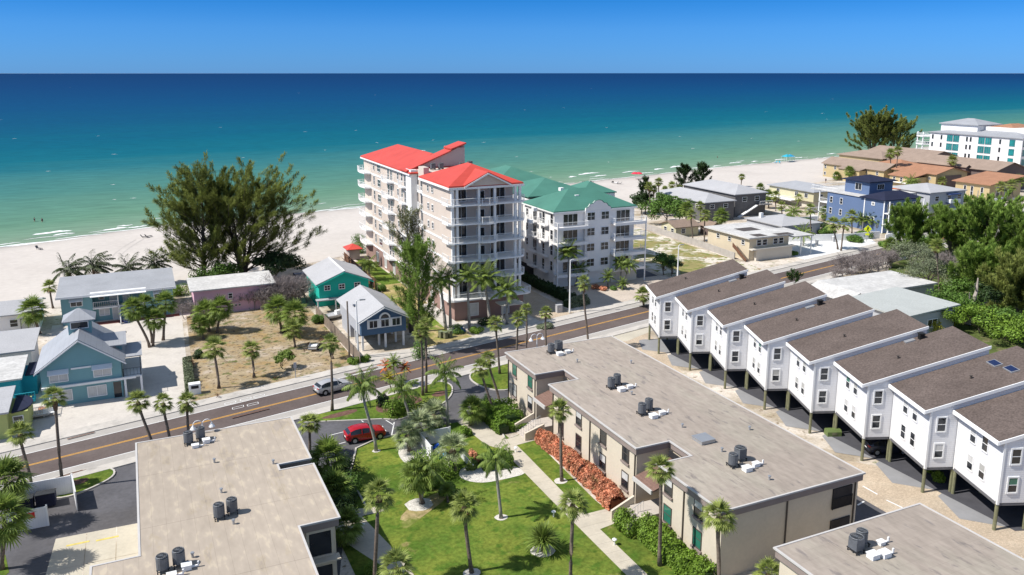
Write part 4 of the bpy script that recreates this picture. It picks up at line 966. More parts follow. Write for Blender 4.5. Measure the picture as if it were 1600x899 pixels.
# floor bands, columns, balconies on the front
q = MB()
for z in fl: q.box(45.92,58.28,125.9,137.7,z-.28,z+.02); q.box(45.92,58.1,143.3,177.7,z-.28,z+.02); q.box(46.9,58.1,137.702,143.298,z-.25,z)
q.box(45.85,58.45,122.1,177.85,3.36,3.5)
P('floor_band', q, 'whitetrim', c)
q = MB()
for x in (46.15,46.95,50.75,53.6,57.3,58.15): q.box(x-.2,x+.2,123.0,123.42,3.5,EV-.5)
P('column', q, 'whitetrim', c)
for i, z in enumerate(fl):
    big = i == 0
    out = 121.4 if big else 122.5; xl, xr = (44.7,59.6) if big else (45.3,58.9)
    pts = [(xl,125.9),(xl,out+.5),(xl+.9,out),(50.4,out),(50.9,out-.55),(52.1,out-.75),(53.3,out-.55),(53.8,out),(xr-.9,out),(xr,out+.5),(xr,125.9)]
    b_ = P('balcony', MB().prism(pts[::-1], z-.25, z), 'whitetrim', c)
    rp_ = [(x-46,y-122.8) for x,y in pts]; 
    rail(MB(), rp_, z, 1.0, .22, .035).build('railing', K['whitetrim'], b_)
    if z+3 < EV+1:
        for (x,w_,g,st) in [(48.3,2.6,'glass','slide'),(52.2,1.4,'glass','plain'),(55.3,2.6,'glass','slide')]: win(c, x, 126.0, z+.1, w_, 2.2 if st == 'slide' else 1.5, 'S', g, st, 'whitetrim')
# west face windows and balconies
for i, z in enumerate(fl):
    for y,w_,h_ in [(132.3,.7,1.0),(134.5,.7,1.0),(149.6,.8,1.4),(152.2,.8,1.2),(165.5,2.0,1.4),(169.3,.8,1.8),(158.6,1.0,2.1),(156.6,1.0,2.1)]: win(c, 46.0, y, z+(.9 if h_ < 2 else .1), w_, h_, 'W', 'glass', 'grid' if w_ > 1.5 else 'dh')
    win(c, 47.0, 140.6, z+.1, 1.6, 2.2, 'W', 'glass', 'slide')
    for (y0,y1,d_) in [(171.5,178.6,1.7),(154.8,160.6,1.5),(147.0,150.6,.9),(138.4,142.6,.7)]:
        x0 = 46.0 if y1 != 142.6 else 46.98
        pts = [(x0-.02,y0),(x0-d_*.8,y0+.7),(x0-d_,(y0+y1)/2),(x0-d_*.8,y1-.7),(x0-.02,y1)]
        b_ = P('balcony', MB().prism(pts, z-.25, z-.003), 'whitetrim', c); rail(MB(), [(x-46,y-122.8) for x,y in pts], z, 1.0, .24, .035).build('railing', K['whitetrim'], b_)
    for y in (147.6,): win(c, 46.0, y, z+.1, 1.0, 2.1, 'W', 'glass', 'slide')
for y in (128,133,150,156,162,168): win(c, 45.9, y, .5, 1.5, 2.0, 'W', 'curtain', 'plain', 'whitetrim')
win(c, 49.3, 122.2, .6, 1.5, 2.0, 'S', 'curtain', 'plain'); win(c, 55, 122.2, .3, 1.3, 1.6, 'S', 'curtain', 'plain')
for i,(x,y) in enumerate([(49.2,141),(50.6,140.6),(54.2,139.6),(56.6,141.5)]):
    t = ac(x, y, EV+.6, ['first from the left of the dark units','second from the left of the dark units','third from the left of the dark units','rightmost of the dark units'][i]+' in the gap between the red roofs', 'square')
P('entrance_canopy', MB().box(52.8,56.9,118.6,121.3,2.55,2.72).box(52.9,53.1,118.7,118.9,0,2.55).box(56.6,56.8,118.7,118.9,0,2.55), 'creampale', c)
tag(MB().prism([(43.0,117.0),(45.6,117.0),(45.6,133),(43.6,133)], 0, .35).build('terrace', K['concrete']), 'pale concrete terrace along the west foot of the tower', 'terrace')
# red roofed beach cabana
c = thing('cabana', 'small square cabana with red hipped roof at the beach end of the tower yard', 'cabana', (41.0,173.6,0))
P('wall', MB().box(41.1,43.4,173.8,176.6,0,2.3), 'coralwall', c); P('roof', hip(41.1,43.4,173.8,176.6,2.45,.9,.6,.12), 'redh', c)
c = thing('fence', 'brown timber fence running from the teal house to the red cabana', 'fence', (38.5,150,0))
q = MB()
for i in range(44): yy = 148+i*.62; q.box(39.6+i*.015,39.66+i*.015,yy,yy+.56,0,1.7)
P('board', q, 'woodbrown', c); P('rail', MB().box(39.67,39.75,148,175,.4,.5).box(39.9,39.98,148,175,1.3,1.4), 'woodbrown', c)

# ------------------------------------------------------------------ green roofed condo
c = thing('condo_building', 'white four storey condo with green hipped roof and arched parapet', 'building', (70.5,134.2,0))
EV = 14.7; fl = [2.7,5.7,8.7,11.7]
q = MB().box(70.6,88.2,134.4,147.2,0,EV-.2).box(72,86,147.202,151,0,EV-1.2).box(71.4,88.2,151.002,167,0,EV-.2).box(73,88,167.002,186,0,EV-.2)
P('wall', q, 'gwhite', c)
P('roof', hip(70.6,88.2,134.4,147.2,EV,3.1,.35,.22), 'green', c)
P('roof', hip(73.4,88.2,151,167,EV+.4,2.6,.3,.2), 'green', c); P('roof', hip(73,88,167.8,186,EV+.8,3.0,.3,.2), 'green', c)
P('roof', hip(86,94,151,160,EV+.2,2.0,.3,.2), 'green', c); P('wall', MB().box(88.202,94,151,160,0,EV), 'gwhite', c)
P('gutter', ring([(70.12,133.92),(88.68,133.92),(88.68,147.68),(70.12,147.68)], [(70.6,134.4),(88.2,134.4),(88.2,147.2),(70.6,147.2)], EV-.42, EV-.20), 'whitetrim', c)
par = [(76.9,EV-.2),(77.0,EV+.25),(77.5,EV+.45),(77.9,EV+1.0),(78.5,EV+1.1),(79.0,EV+1.55),(79.7,EV+1.7),(80.4,EV+1.55),(80.9,EV+1.1),(81.5,EV+1.0),(81.9,EV+.45),(82.4,EV+.25),(82.5,EV-.2)]
P('parapet', ext(MB(), par, 'y', 133.75, 134.05), 'gwhite', c)
q = MB()
for i in range(1,len(par)-2): q.bar((par[i][0],133.74,par[i][1]+.03),(par[i+1][0],133.74,par[i+1][1]+.03),.13)
P('coping', q, 'green', c)
P('wall', MB().box(76.9,82.5,133.76,134.398,2.5,EV-.21), 'gwhite', c)
for i, z in enumerate(fl):
    for x in (78.1,81.2): win(c, x, 133.76, z+.95, 1.6, 1.4, 'S', 'glass', 'grid')
    for (x0,x1,xw) in [(70.4,76.8,74.0),(82.7,89.8,85.6)]:
        win(c, xw, 134.4, z+.08, 3.0, 2.15, 'S', 'glass', 'slide')
        b_ = P('balcony', MB().box(x0,x1,132.4,134.38,z-.25,z).box(x0-.03,x1+.03,132.32,132.40,z-.4,z+.12), 'gwhite', c)
        rail(MB(), [(x0-70.5,134.3-134.2),(x0-70.5,132.4-134.2),(x1-70.5,132.4-134.2),(x1-70.5,134.3-134.2)], z+.05, 1.0, .24, .035).build('railing', K['whitetrim'], b_)
    for (y,w_,h_) in [(145.9,.8,1.4),(138.7,1.0,2.1),(135.3,1.0,1.8)]: win(c, 70.6, y, z+.5 if h_ < 2.1 else z+.08, w_, h_, 'W', 'glass', 'dh')
    win(c, 70.6, 142.4, z+.08, 1.6, 2.1, 'W', 'glass', 'slide')
    b_ = P('balcony', MB().box(69.6,70.58,141,144,z-.22,z), 'gwhite', c); rail(MB(), [(-.02,6.8),(-.9,6.8),(-.9,9.8),(-.02,9.8)], z, 1.0, .24, .035).build('railing', K['whitetrim'], b_)
    b_ = P('balcony', MB().box(69.8,70.58,136.6,140,z-.22,z), 'gwhite', c); rail(MB(), [(-.02,2.4),(-.7,2.4),(-.7,5.8),(-.02,5.8)], z, 1.0, .24, .035).build('railing', K['whitetrim'], b_)
    for y in (153,157,161,165): win(c, 71.4, y, z+.6, 1.1, 1.7, 'W', 'glass', 'dh')
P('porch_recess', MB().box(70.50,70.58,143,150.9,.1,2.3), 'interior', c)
P('balcony_post', MB().box(70.25,70.45,132.35,132.55,0,EV-2).box(89.6,89.8,132.35,132.55,0,EV-2.2), 'gwhite', c)
P('base_wall', MB().box(82.6,88.4,133.3,134.38,0,2.42), 'creampale', c)
for i,(px,py) in enumerate([(877,293),(905,299),(900,304),(919,302),(835,308),(828,315)]):
    z = EV+1.3+.2*(i<4); a, b = G(px,py,z+.7)
    MB().box(-.4,.4,-.5,.5,-.5,.14).build('roof_vent', K['whitetrim'], c, (a-70.5,b-134.2,min(z+.5, EV+.2+.42*min(b-134, a-70.3))))
for i in range(4): ac(73.5+i*1.6, 149+.5*(i%2), EV-1.2, ['leftmost','second','third','rightmost'][i]+' condenser in the gap behind the green front roof', 'square')
hedge('hedge', 'dark clipped hedge between the tower drive and the green roofed condo', [(67.6,150),(68.0,135),(68.6,123)], 1.5, 1.6, 'leafdark', 90, .3)
hedge('hedge', 'grey green shrub mass beside the lamp post at the road, left of the court', [(66.4,121.6),(71.0,122.6)], 2.2, 1.5, 'hedgegrey', 120, .25, kind='dome')

# ------------------------------------------------------------------ houses on the left side
def awning(c, x, y, z, w_, face='S'):
    q = MB()
    if face == 'S': q.add([(x-w_/2,y-.65,z-.30),(x+w_/2,y-.65,z-.30),(x+w_/2,y-.02,z+.12),(x-w_/2,y-.02,z+.12),(x-w_/2,y-.65,z-.24),(x+w_/2,y-.65,z-.24),(x+w_/2,y-.02,z+.18),(x-w_/2,y-.02,z+.18)], [(0,3,2,1),(4,5,6,7),(0,1,5,4),(1,2,6,5),(2,3,7,6),(3,0,4,7)])
    P('awning', q, 'whitetrim', c)
c = thing('motel', 'long blue two storey motel with grey sloping roof and recessed upper porch', 'building', (-12.6,145.4,0))
q = MB(); q.box(-12.4,-7.9,146,156,0,4.7); q.box(-.2,4.3,146,156,0,4.7); q.box(-7.898,-.202,148.6,156,0,4.7); q.box(-7.9,-.2,146.8,148.598,0,2.35); P('wall', q, 'tealwall', c)
q = MB(); ext(q, [(145.2,4.72),(156.9,5.5),(156.9,5.7),(145.2,4.92)], 'x', -13.0, 4.8); P('roof', q, 'mroofplain', c)
P('gutter', MB().box(-13.05,4.85,145.08,145.18,4.6,4.95), 'whitetrim', c); P('porch_awning', ext(MB(), [(144.6,4.55),(146.2,4.99),(146.2,5.07),(144.6,4.63)], 'x', -8.1, .2), 'whitetrim', c)
P('porch_floor', MB().box(-7.9,-.2,146.0,146.79,2.2,2.4), 'whitetrim', c); P('railing', rail(MB(), [(-7.8,146.1),(-4.1,146.1)], 2.4, .95, .3, .04), 'whitetrim', c)
P('porch_post', MB().box(-4.2,-4.05,146.0,146.15,0,4.6).box(-.4,-.25,146.0,146.15,0,4.6), 'whitetrim', c)
for x in (-10.2,2.2): win(c, x, 146, 3.1, 1.6, 1.0, 'S', 'glass', 'slide'); awning(c, x, 146, 4.2, 2.0)
win(c, -6.3, 146.8, .9, 1.4, 1.0, 'S', 'curtain', 'slide')
for x in (-4.9,-2.9): win(c, x, 148.6, 2.45, .9, 2.0, 'S', 'curtain', 'plain', 'whitetrim', 'door')
win(c, -4.6, 146.8, .05, .9, 2.0, 'S', 'curtain', 'plain', 'whitetrim', 'door'); win(c, -6.6, 148.6, 3.2, .7, .8, 'S', 'glass', 'dh')
q = MB()
for i in range(12): q.box(-3.9,-2.6,143.2+i*.24,143.5+i*.24,.01+i*.2,.08+i*.2)
P('stair', q, 'bluedark', c)
P('stair_stringer', MB().prism([(-3.98,143.1),(-3.88,143.1),(-3.88,146.1),(-3.98,146.1)], [0,0,2.2,2.2], [.3,.3,2.5,2.5]), 'whitetrim', c)
area('brick_path', [(-9.5,144.2),(5,144.2),(5,145.9),(-9.5,145.9)], .03, mat('redbrick',(.26,.10,.08),.9,.1,(3,.2)))
# gable house
c = thing('gable_house', 'teal two storey house with grey metal gable roof and small cupola', 'house', (-12.4,109.3,0))
q = MB(); gwall(q, -12.3,-3.5,109.4,119,0,5.0,3.2,'y'); P('wall', q, 'tealwall', c)
P('roof', gable(-12.3,-3.5,109.4,119,5.0,3.2,'y',.55,.14), 'mroof', c)
P('eave_trim', ext(MB(), [(-12.95,4.55),(-7.9,8.18),(-2.85,4.55),(-2.85,4.40),(-7.9,8.02),(-12.95,4.40)], 'y', 108.72, 108.84), 'whitetrim', c)
P('side_roof', ext(MB(), [(112.2,6.0),(114.8,7.0),(120.2,5.3),(120.2,5.16),(114.8,6.86),(112.2,5.86)], 'x', -5.9, -2.7), 'mroof', c)
P('wall', MB().box(-5.7,-3.3,113,119.4,4,5.6), 'tealwall', c)
P('cupola', MB().box(-9.2,-6.6,114.2,116.6,6.5,9.2), 'tealwall', c)
P('cupola_roof', hip(-9.2,-6.6,114.2,116.6,9.35,1.2,.6,.12), 'mroof', c); win(c, -7.9, 114.2, 8.25, 1.9, .75, 'S', 'glass', 'plain')
P('belt', MB().box(-12.35,-1.9,109.05,109.38,2.35,2.62), 'whitetrim', c)
for x in (-10.4,-5.6): win(c, x, 109.4, 3.15, 1.9, 1.15, 'S', 'curtain', 'slide'); awning(c, x, 109.4, 4.45, 2.3)
for x in (-10.2,-6.4): win(c, x, 109.4, .65, 2.0, 1.25, 'S', 'curtain', 'slide')
P('sign_board', MB().box(-9.0,-6.8,109.28,109.38,4.45,4.65), 'whitetrim', c)
win(c, -4.1, 109.4, .05, .9, 2.1, 'S', 'glass', 'plain', 'tealwall', 'door')
P('deck', MB().box(-3.4,-1.2,109.5,117,2.35,2.55), 'whitetrim', c); P('deck_post', MB().box(-1.45,-1.2,109.1,109.35,0,2.6).box(-1.4,-1.2,113,113.2,0,2.35).box(-1.4,-1.2,116.8,117,0,2.35).box(-3.3,-3.05,109.1,109.35,0,2.34), 'whitetrim', c)
P('railing', rail(MB(), [(-3.3,109.6),(-1.3,109.6),(-1.3,117),(-3.3,117)], 2.55, 1.0, .35, .03), 'dark', c)
P('shade_roof', MB().box(-3.0,-1.0,111,117,4.6,4.68), 'mroof', c)
# neighbours cut by the left frame edge
c = thing('house', 'white walled house with pale grey roof at the left edge by the beach', 'house', (-30,143,0))
gwall(q := MB(), -30,-15.6,145,153,0,3.1,1.1,'x'); P('wall', q, 'gwhite', c); P('roof', gable(-30,-15.6,145,153,3.1,1.1,'x',.5), 'lroof', c); win(c, -19, 145, 1.1, 1.0, 1.1, 'S'); win(c, -17.6, 145, .2, .9, 1.9, 'S', 'curtain', 'plain', 'woodgrey', 'door')
c = thing('house', 'small white house with flat grey roof at the left edge beside the teal house', 'house', (-30,122,0))
P('wall', MB().box(-28,-14.6,123.2,131.4,0,3.4), 'gwhite', c); P('roof', ext(MB(), [(122.7,3.4),(132,3.9),(132,4.1),(122.7,3.6)], 'x', -28.5, -14.1), 'lroof', c); win(c, -17.5, 123.2, 1.6, 1.0, 1.0, 'S'); win(c, -20, 123.2, 1.6, 1.6, 1.0, 'S')
c = thing('house', 'turquoise cottage with white roof at the left edge', 'house', (-30,112,0))
P('wall', MB().box(-28,-15.0,112.8,119.6,0,2.9).box(-15.0,-13.4,115,119.4,0,2.6), 'turq', c); P('roof', ext(MB(), [(112.1,3.1),(120.2,3.6),(120.2,3.8),(112.1,3.3)], 'x', -28.5, -14.6), 'wroof', c); P('side_roof', MB().box(-14.55,-13.0,114.7,119.8,2.65,2.78), 'navyroof', c); win(c, -17.2, 112.8, 1.0, 1.3, 1.0, 'S'); P('railing', rail(MB(), [(-15.6,111.6),(-13.4,111.6)], .6, .9, .3, .05), 'turq', c); P('deck', MB().box(-17,-13.4,111.5,112.78,.3,.6), 'turq', c)
c = thing('house', 'yellow green cottage with pale roof at the left edge near the road', 'house', (-30,101,0))
P('wall', MB().box(-28,-15.1,101.4,107.6,0,2.9).box(-15.1,-13.2,102.6,107.4,0,2.5), 'lime', c); P('roof', ext(MB(), [(100.8,3.1),(108.2,3.6),(108.2,3.8),(100.8,3.3)], 'x', -28.5, -14.8), 'lroof', c)
q = MB(); n = 10; P('porch_roof', MB().prism([(-14.75,102.2)]+[(-14.75+1.9*math.cos(R(-60+i*17)), 105+2.8*math.sin(R(-60+i*17))) for i in range(n)]+[(-14.75,107.8)], 2.55, 2.68), 'navyroof', c); win(c, -14.2, 102.6, 1.0, .9, 1.0, 'S', 'glass', 'dh', 'whitetrim')
# pink house
c = thing('house', 'pink flat fronted house with worn white roof', 'house', (7,143,0))
P('wall', MB().box(7.4,20.2,143.4,150.4,0,4.2), 'pink', c); P('roof', ext(MB(), [(142.7,4.22),(150.9,4.6),(150.9,4.82),(142.7,4.42)], 'x', 6.8, 20.8), 'wroof', c)
win(c, 13.2, 143.4, 2.4, .6, .8, 'S')
for x in (13.4,14.0,14.6): win(c, x, 143.4, .9, .3, .3, 'S', 'glass', 'plain', 'whitetrim', t=.04)
# teal green house
c = thing('house', 'emerald green house with pale grey gable roof and dark netting behind', 'house', (27,136,0))
gwall(q := MB(), 27.0,35.6,137.2,148,2.2,4.9,1.7,'y'); P('wall', q, 'emerald', c); P('roof', gable(27.0,35.6,137.2,148,4.9,1.7,'y',.6,.16), 'lroof', c)
P('eave_trim', ext(MB(), [(26.2,4.46),(31.3,6.55),(36.4,4.46),(36.4,4.30),(31.3,6.40),(26.2,4.30)], 'y', 136.42, 136.55), 'emerald', c)
P('ridge_cap', MB().box(31.15,31.45,136.6,148.6,6.72,6.82), 'whitetrim', c)
for x in (28.4,30.9,33.6): win(c, x, 137.2, 3.6, .9, .75, 'S', 'glass', 'grid')
P('carport_roof', MB().box(26.3,35.8,135.9,137.18,2.05,2.2), 'lroof', c); P('carport_post', MB().box(26.4,26.6,136.0,136.2,0,2.05).box(29.4,29.6,136.0,136.2,0,2.05).box(35.4,35.6,136.0,136.2,0,2.05), 'whitetrim', c)
P('carport_wall', MB().box(27.2,35.5,140,148,0,2.198), 'emerald', c)
q = MB(); V = []; n = 10
for i in range(n+1):
    for j in range(6): V.append((25.2+i*1.25, 148.7+j*1.0, 3.9+.5*math.sin(i*1.3+j)*.5+(.6 if 0 < j < 4 else -1.4)-abs(i-5)*.16))
q.add(V, [(i*6+j,(i+1)*6+j,(i+1)*6+j+1,i*6+j+1) for i in range(n) for j in range(5)]); q.build('screen_cover', K['netting'], c, fix=False).location = (-27,-136,0)
# navy stilt house
c = thing('house', 'navy blue house raised on white columns with grey gable roof and arched window', 'house', (28,113,0))
gwall(q := MB(), 28.2,35.0,113.8,126.6,2.3,4.7,1.75,'y'); P('wall', q, 'navy', c); P('wall', MB().box(28.12,28.19,114.4,126.6,2.3,4.7), 'palegrey', c)
P('roof', gable(28.2,35.0,113.8,126.6,4.7,1.75,'y',.55,.15), 'lroof', c)
P('eave_trim', ext(MB(), [(27.4,4.25),(31.6,6.42),(35.8,4.25),(35.8,4.12),(31.6,6.28),(27.4,4.12)], 'y', 113.10, 113.22), 'whitetrim', c)
P('window_band', MB().box(29.1,34.3,113.70,113.79,3.25,4.62), 'whitetrim', c)
for x in (30.0,31.75,33.45): win(c, x, 113.69, 3.4, 1.15, 1.05, 'S', 'glass', 'slide')
arc = [(31.75+.62*math.cos(R(18*i)), 4.68+.62*math.sin(R(18*i))) for i in range(11)]; P('arched_window', ext(MB(), arc, 'y', 113.66, 113.72), 'glass', c)
arc2 = [(31.75+.85*math.cos(R(18*i)), 4.68+.85*math.sin(R(18*i))) for i in range(11)]; P('arch_trim', ext(MB(), arc2+arc[::-1], 'y', 113.60, 113.78), 'whitetrim', c)
for (x,y) in [(28.4,114.0),(31.3,115.6),(31.9,114.2),(34.6,114.0),(34.0,116),(28.4,118),(34.6,120)]: P('column', MB().box(x-.14,x+.14,y-.14,y+.14,0,2.28), 'whitetrim', c)
P('back_wall', MB().box(28.3,34.9,121,126.5,0,2.296), 'palegrey', c)
P('skylight', MB().box(28.7,29.4,119.6,120.6,5.0,5.32), 'glass', c)
for i,(a,b,l) in enumerate([(28.9,132.2,'low white boat with open cockpit parked under the emerald house edge')]):
    c = thing('boat', l, 'boat', (a,b,0), R(20))
    q = MB(); st = [(-2.6,.75,.8),(-1,.95,.8),(1,.9,.85),(2.2,.5,.95),(2.9,.05,1.05)]; V = []
    for x,w_,z in st: V += [(x,-w_,z),(x,-w_*.6,.3),(x,w_*.6,.3),(x,w_,z)]
    q.add(V, [(i*4+j,(i+1)*4+j,(i+1)*4+j+1,i*4+j+1) for i in range(4) for j in range(3)]+[(0,1,2,3)]); q.build('hull', K['whitetrim'], c)
    MB().prism([(-2.4,-.7),(-.9,-.85),(1,-.8),(2.1,-.42),(2.1,.42),(1,.8),(-.9,.85),(-2.4,.7)], .62, .68).build('deck', K['lroof'], c); MB().box(-.4,.6,-.35,.35,.68,1.3).build('console', K['whitetrim'], c)
    MB().add([(.6,-.5,1.2),(.6,.5,1.2),(.2,.45,1.7),(.2,-.45,1.7)], [(0,1,2,3)]).build('windscreen', K['glass'], c)
c = thing('fence', 'weathered grey board fence along the right side of the vacant sandy lot', 'fence', (26.5,112,0))
q = MB()
for i in range(56): yy = 108.5+i*.48; q.box(26.55-i*.012,26.60-i*.012,yy,yy+.44,0,1.65+.06*random.random())
P('board', q, 'wood', c)
c = thing('fence', 'thin dark post fence along the right side of the navy and emerald houses', 'fence', (37.4,112,0))
q = MB()
for i in range(13): q.tube([(37.6,112+i*3,0),(37.6,112+i*3,2.6 if i%3 else 3.4)], .08, 5)
P('post', q, 'wood', c); P('rail', MB().box(37.57,37.63,112,148,.7,.76).box(37.57,37.63,112,148,1.5,1.56), 'wood', c)
# ------------------------------------------------------------------ houses on the right side, beyond the road
def houseS(label, x0, x1, y0, y1, h, wall, roofm, rise=0, roof='flat', axis='y', ov=.5, z0=0, name='house', cat='house'):
    c = thing(name, label, cat, (x0,y0,0)); q = MB()
    if roof == 'gable': gwall(q, x0,x1,y0,y1,z0,h,rise,axis)
    else: q.box(x0,x1,y0,y1,z0,h)
    P('wall', q, wall, c)
    if roof == 'gable': P('roof', gable(x0,x1,y0,y1,h,rise,axis,ov), roofm, c)
    if roof == 'hip': P('roof', hip(x0,x1,y0,y1,h+.24,rise,ov), roofm, c)
    if roof == 'flat': P('roof', MB().box(x0-ov,x1+ov,y0-ov,y1+ov,h+.002,h+.3), roofm, c)
    if roof == 'shed': P('roof', ext(MB(), [(x0-ov,h+.0),(x1+ov,h+rise),(x1+ov,h+rise+.22),(x0-ov,h+.22)], 'y', y0-ov, y1+ov), roofm, c)
    return c
c = houseS('small yellow cottage with brown gable roof beside the grey wooden houses', 120.8,127.6,165.2,171.5,2.5,'yellowwall','broof',1.1,'gable','x')
for y in (166.6,169.6): win(c, 120.8, y, .9, 1.0, 1.1, 'W')
win(c, 123, 165.2, .9, 1.1, 1.1)
c = houseS('tiny brown roofed shed between the cottage and the cream house', 129.6,133,163,167,2.4,'brownwall','broof',.8,'gable','y')
c = houseS('cream two storey house with worn white flat roof beside the road', 119.6,130.6,137,151.2,4.9,'cream','wroof',0,'flat','y',.7)
P('band', MB().box(119.5,131.6,135.8,136.98,2.45,2.7), 'creampale', c); P('wall', MB().box(121,131,136.2,136.99,0,2.44), 'creampale', c)
for x in (122.2,123.8,126.8,128.4): win(c, x, 137, 3.2, 1.15, 1.2, 'S', 'glass', 'dh')
for y in (147.5,143.5,139): win(c, 119.6, y, 3.3, .9, .9, 'W')
win(c, 119.6, 149.5, .3, .9, .8, 'W'); q = MB(); 
for i in range(14): q.box(118.5,119.5,136.5+i*.32,136.8+i*.32,.1+i*.19,.18+i*.19)
P('stair', q, 'wood', c); P('stair_stringer', MB().prism([(118.35,136.4),(118.5,136.4),(118.5,141),(118.35,141)],[0,0,2.5,2.5],[.5,.5,3.4,3.4]), 'woodbrown', c)
P('carport_roof', MB().box(131.35,137.4,136.5,146,4.3,4.5), 'wroof', c); P('post', MB().box(137.0,137.2,136.7,136.9,0,4.3).box(134,134.2,136.7,136.9,0,4.3), 'whitetrim', c); P('roof_patch', MB().box(121.5,124.5,136.9,139.5,5.202,5.22).box(127,131.2,136.4,138.2,5.202,5.225).box(123,128,143,146.5,5.202,5.22), 'bronze', c)
c = houseS('dark weathered wooden house with pale grey hip roof, nearer to the beach palms', 140.6,150.6,179.6,203,5.2,'woodgrey','lroof',1.7,'hip')
for x in (143,147.6): win(c, x, 179.6, 3.6, 1.4, 1.0)
for y in (183,188,193,198): win(c, 140.6, y, 3.6, 1.2, 1.0, 'W')
c = houseS('dark weathered wooden house with pale grey hip roof and outside stair', 153.2,164.2,182.4,206,6.3,'woodgrey','lroof',1.9,'hip')
for x in (156.5,161): win(c, x, 182.4, 4.3, 1.5, 1.2)
P('balcony', MB().box(160.5,165,180.4,182.38,3.1,3.3), 'woodgrey', c); P('stair', MB().prism([(153.5,180.6),(159.9,180.6),(159.9,181.6),(153.5,181.6)],[0,3.0,3.0,0],[.25,3.25,3.25,.25]), 'whitetrim', c)
P('railing', rail(MB(), [(160.5,180.5),(165,180.5)], 3.3, 1, .4, .05), 'whitetrim', c)
c = houseS('low house with wide pale grey hip roof and pale blue wall', 144,156.5,153.6,166.5,2.8,'palegrey','lroof',1.2,'hip'); win(c, 153, 153.6, 1, 1.6, 1.1)
_g = G(1189,341,3.3); MB().box(-.4,.4,-.4,.4,0,1.8).build('chimney', K['whitetrim'], c, (_g[0]-144,_g[1]-153.6,2.9))
c = houseS('pale yellow raised house with grey hip roof near the beach', 184,195,184,203,4.9,'yellowwall','mroofplain',1.6,'hip','y',.6,2.0)
P('base_wall', MB().box(185,194.5,184.6,202.5,0,1.998), 'creampale', c)
for y in (187,191,199): win(c, 184, y, 3.1, 1.2, 1.2, 'W', 'glass', 'slide')
for x in (187,191.5): win(c, x, 184, 3.1, 1.2, 1.0)
P('deck', MB().box(181,183.98,190,203,1.8,2.0), 'whitetrim', c); P('railing', rail(MB(), [(183.9,190),(181,190),(181,203)], 2.0, 1, .5, .06), 'whitetrim', c)
# blue house
c = thing('house', 'tall blue house with navy hip roofs, roof lookout and white balconies', 'house', (171.5,147.5,0))
P('wall', MB().box(171.5,184,147.5,166.5,0,8.3), 'blue', c); P('roof', hip(171.5,184,147.5,154.5,8.55,1.6,.6,.2), 'navyroof', c)
P('terrace_roof', MB().box(171.2,184.3,155.2,172.5,8.32,8.55), 'wroof', c); P('lookout', MB().box(174.6,183,155.4,163.6,8.56,11.9), 'blue', c); P('lookout_roof', hip(174.6,183,155.4,163.6,12.1,1.3,.8,.2), 'navyroof', c)
P('railing', rail(MB(), [(171.4,163),(171.4,172.3),(184,172.3)], 8.55, .9, .6, .06), 'whitetrim', c)
for y in (165,161.5):
    for z in (5.6,2.6): win(c, 171.5, y, z, .8, 1.5, 'W')
for y in (152.2,150.8): win(c, 171.5, y, 3.1 if y else 0, .7, .5, 'W', t=.2)
win(c, 171.5, 151.0, 6.9, .7, .5, 'W', t=.2); win(c, 174.6, 159, 9.6, 2.0, 1.7, 'W', 'glass', 'slide'); win(c, 178.6, 155.4, 9.9, 2.4, 1.3, 'S', 'glass', 'slide')
P('corner_board', MB().box(171.38,171.5,153.6,153.9,0,8.3).box(171.38,171.49,147.4,147.7,0,8.3), 'whitetrim', c)
for z in (2.5,5.3):
    for x in (173.5,176.5,179.5,182.5): win(c, x, 147.5, z+.1, 1.9, 2.1, 'S', 'glass', 'slide')
    b_ = P('balcony', MB().box(171.5,184,145.9,147.48,z-.25,z), 'whitetrim', c); rail(MB(), [(0,-1.6),(6,-1.6),(12.5,-1.6)], z, 1, .35, .05).build('railing', K['whitetrim'], b_)
    b_ = P('balcony', MB().box(171.5,182,166.52,169.5,z-.25,z), 'whitetrim', c); rail(MB(), [(0,19),(0,22),(10.5,22)], z, 1, .35, .05).build('railing', K['whitetrim'], b_)
P('column', MB().box(171.5,171.75,145.9,146.15,0,8.3).box(177.6,177.8,145.9,146.1,0,8.3).box(183.75,184,145.9,146.15,0,8.3).box(171.5,171.75,169.2,169.5,0,8.3), 'whitetrim', c)
c = houseS('pale grey three storey house with grey hip roof and small dark awnings', 195.4,209,153.6,167,8.0,'palegrey','lroof',1.5,'hip','y',.5,2.4)
P('base_wall', MB().box(199,208.8,154.5,166.8,0,2.398), 'wallgrey', c); P('column', MB().box(195.5,195.9,153.7,154.1,0,2.398), 'whitetrim', c)
for x in (198.2,203,207):
    for z in (5.8,3.3): win(c, x, 153.6, z, 1.4, 1.2)
for y in (157.5,):
    for z in (5.8,3.3): win(c, 195.4, y, z, 1.2, .9, 'W')
for z in (2.6,5.2): P('balcony', MB().box(202,206,152.2,153.58,z-.2,z+.9), 'whitetrim', c)
for z in (4.9,7.3): P('awning', MB().box(201.8,206.2,152.3,153.58,z,z+.25), 'bluedark', c)
c = houseS('low white walled house with red deck canopy behind the blue house', 187.5,195.38,158,171,7.4,'gwhite','wroof',.0,'flat','y',.2)
P('canopy', ext(MB(), [(189,8.6),(193,8.3),(193,8.4),(189,8.7)], 'y', 161, 164), 'terra', c)
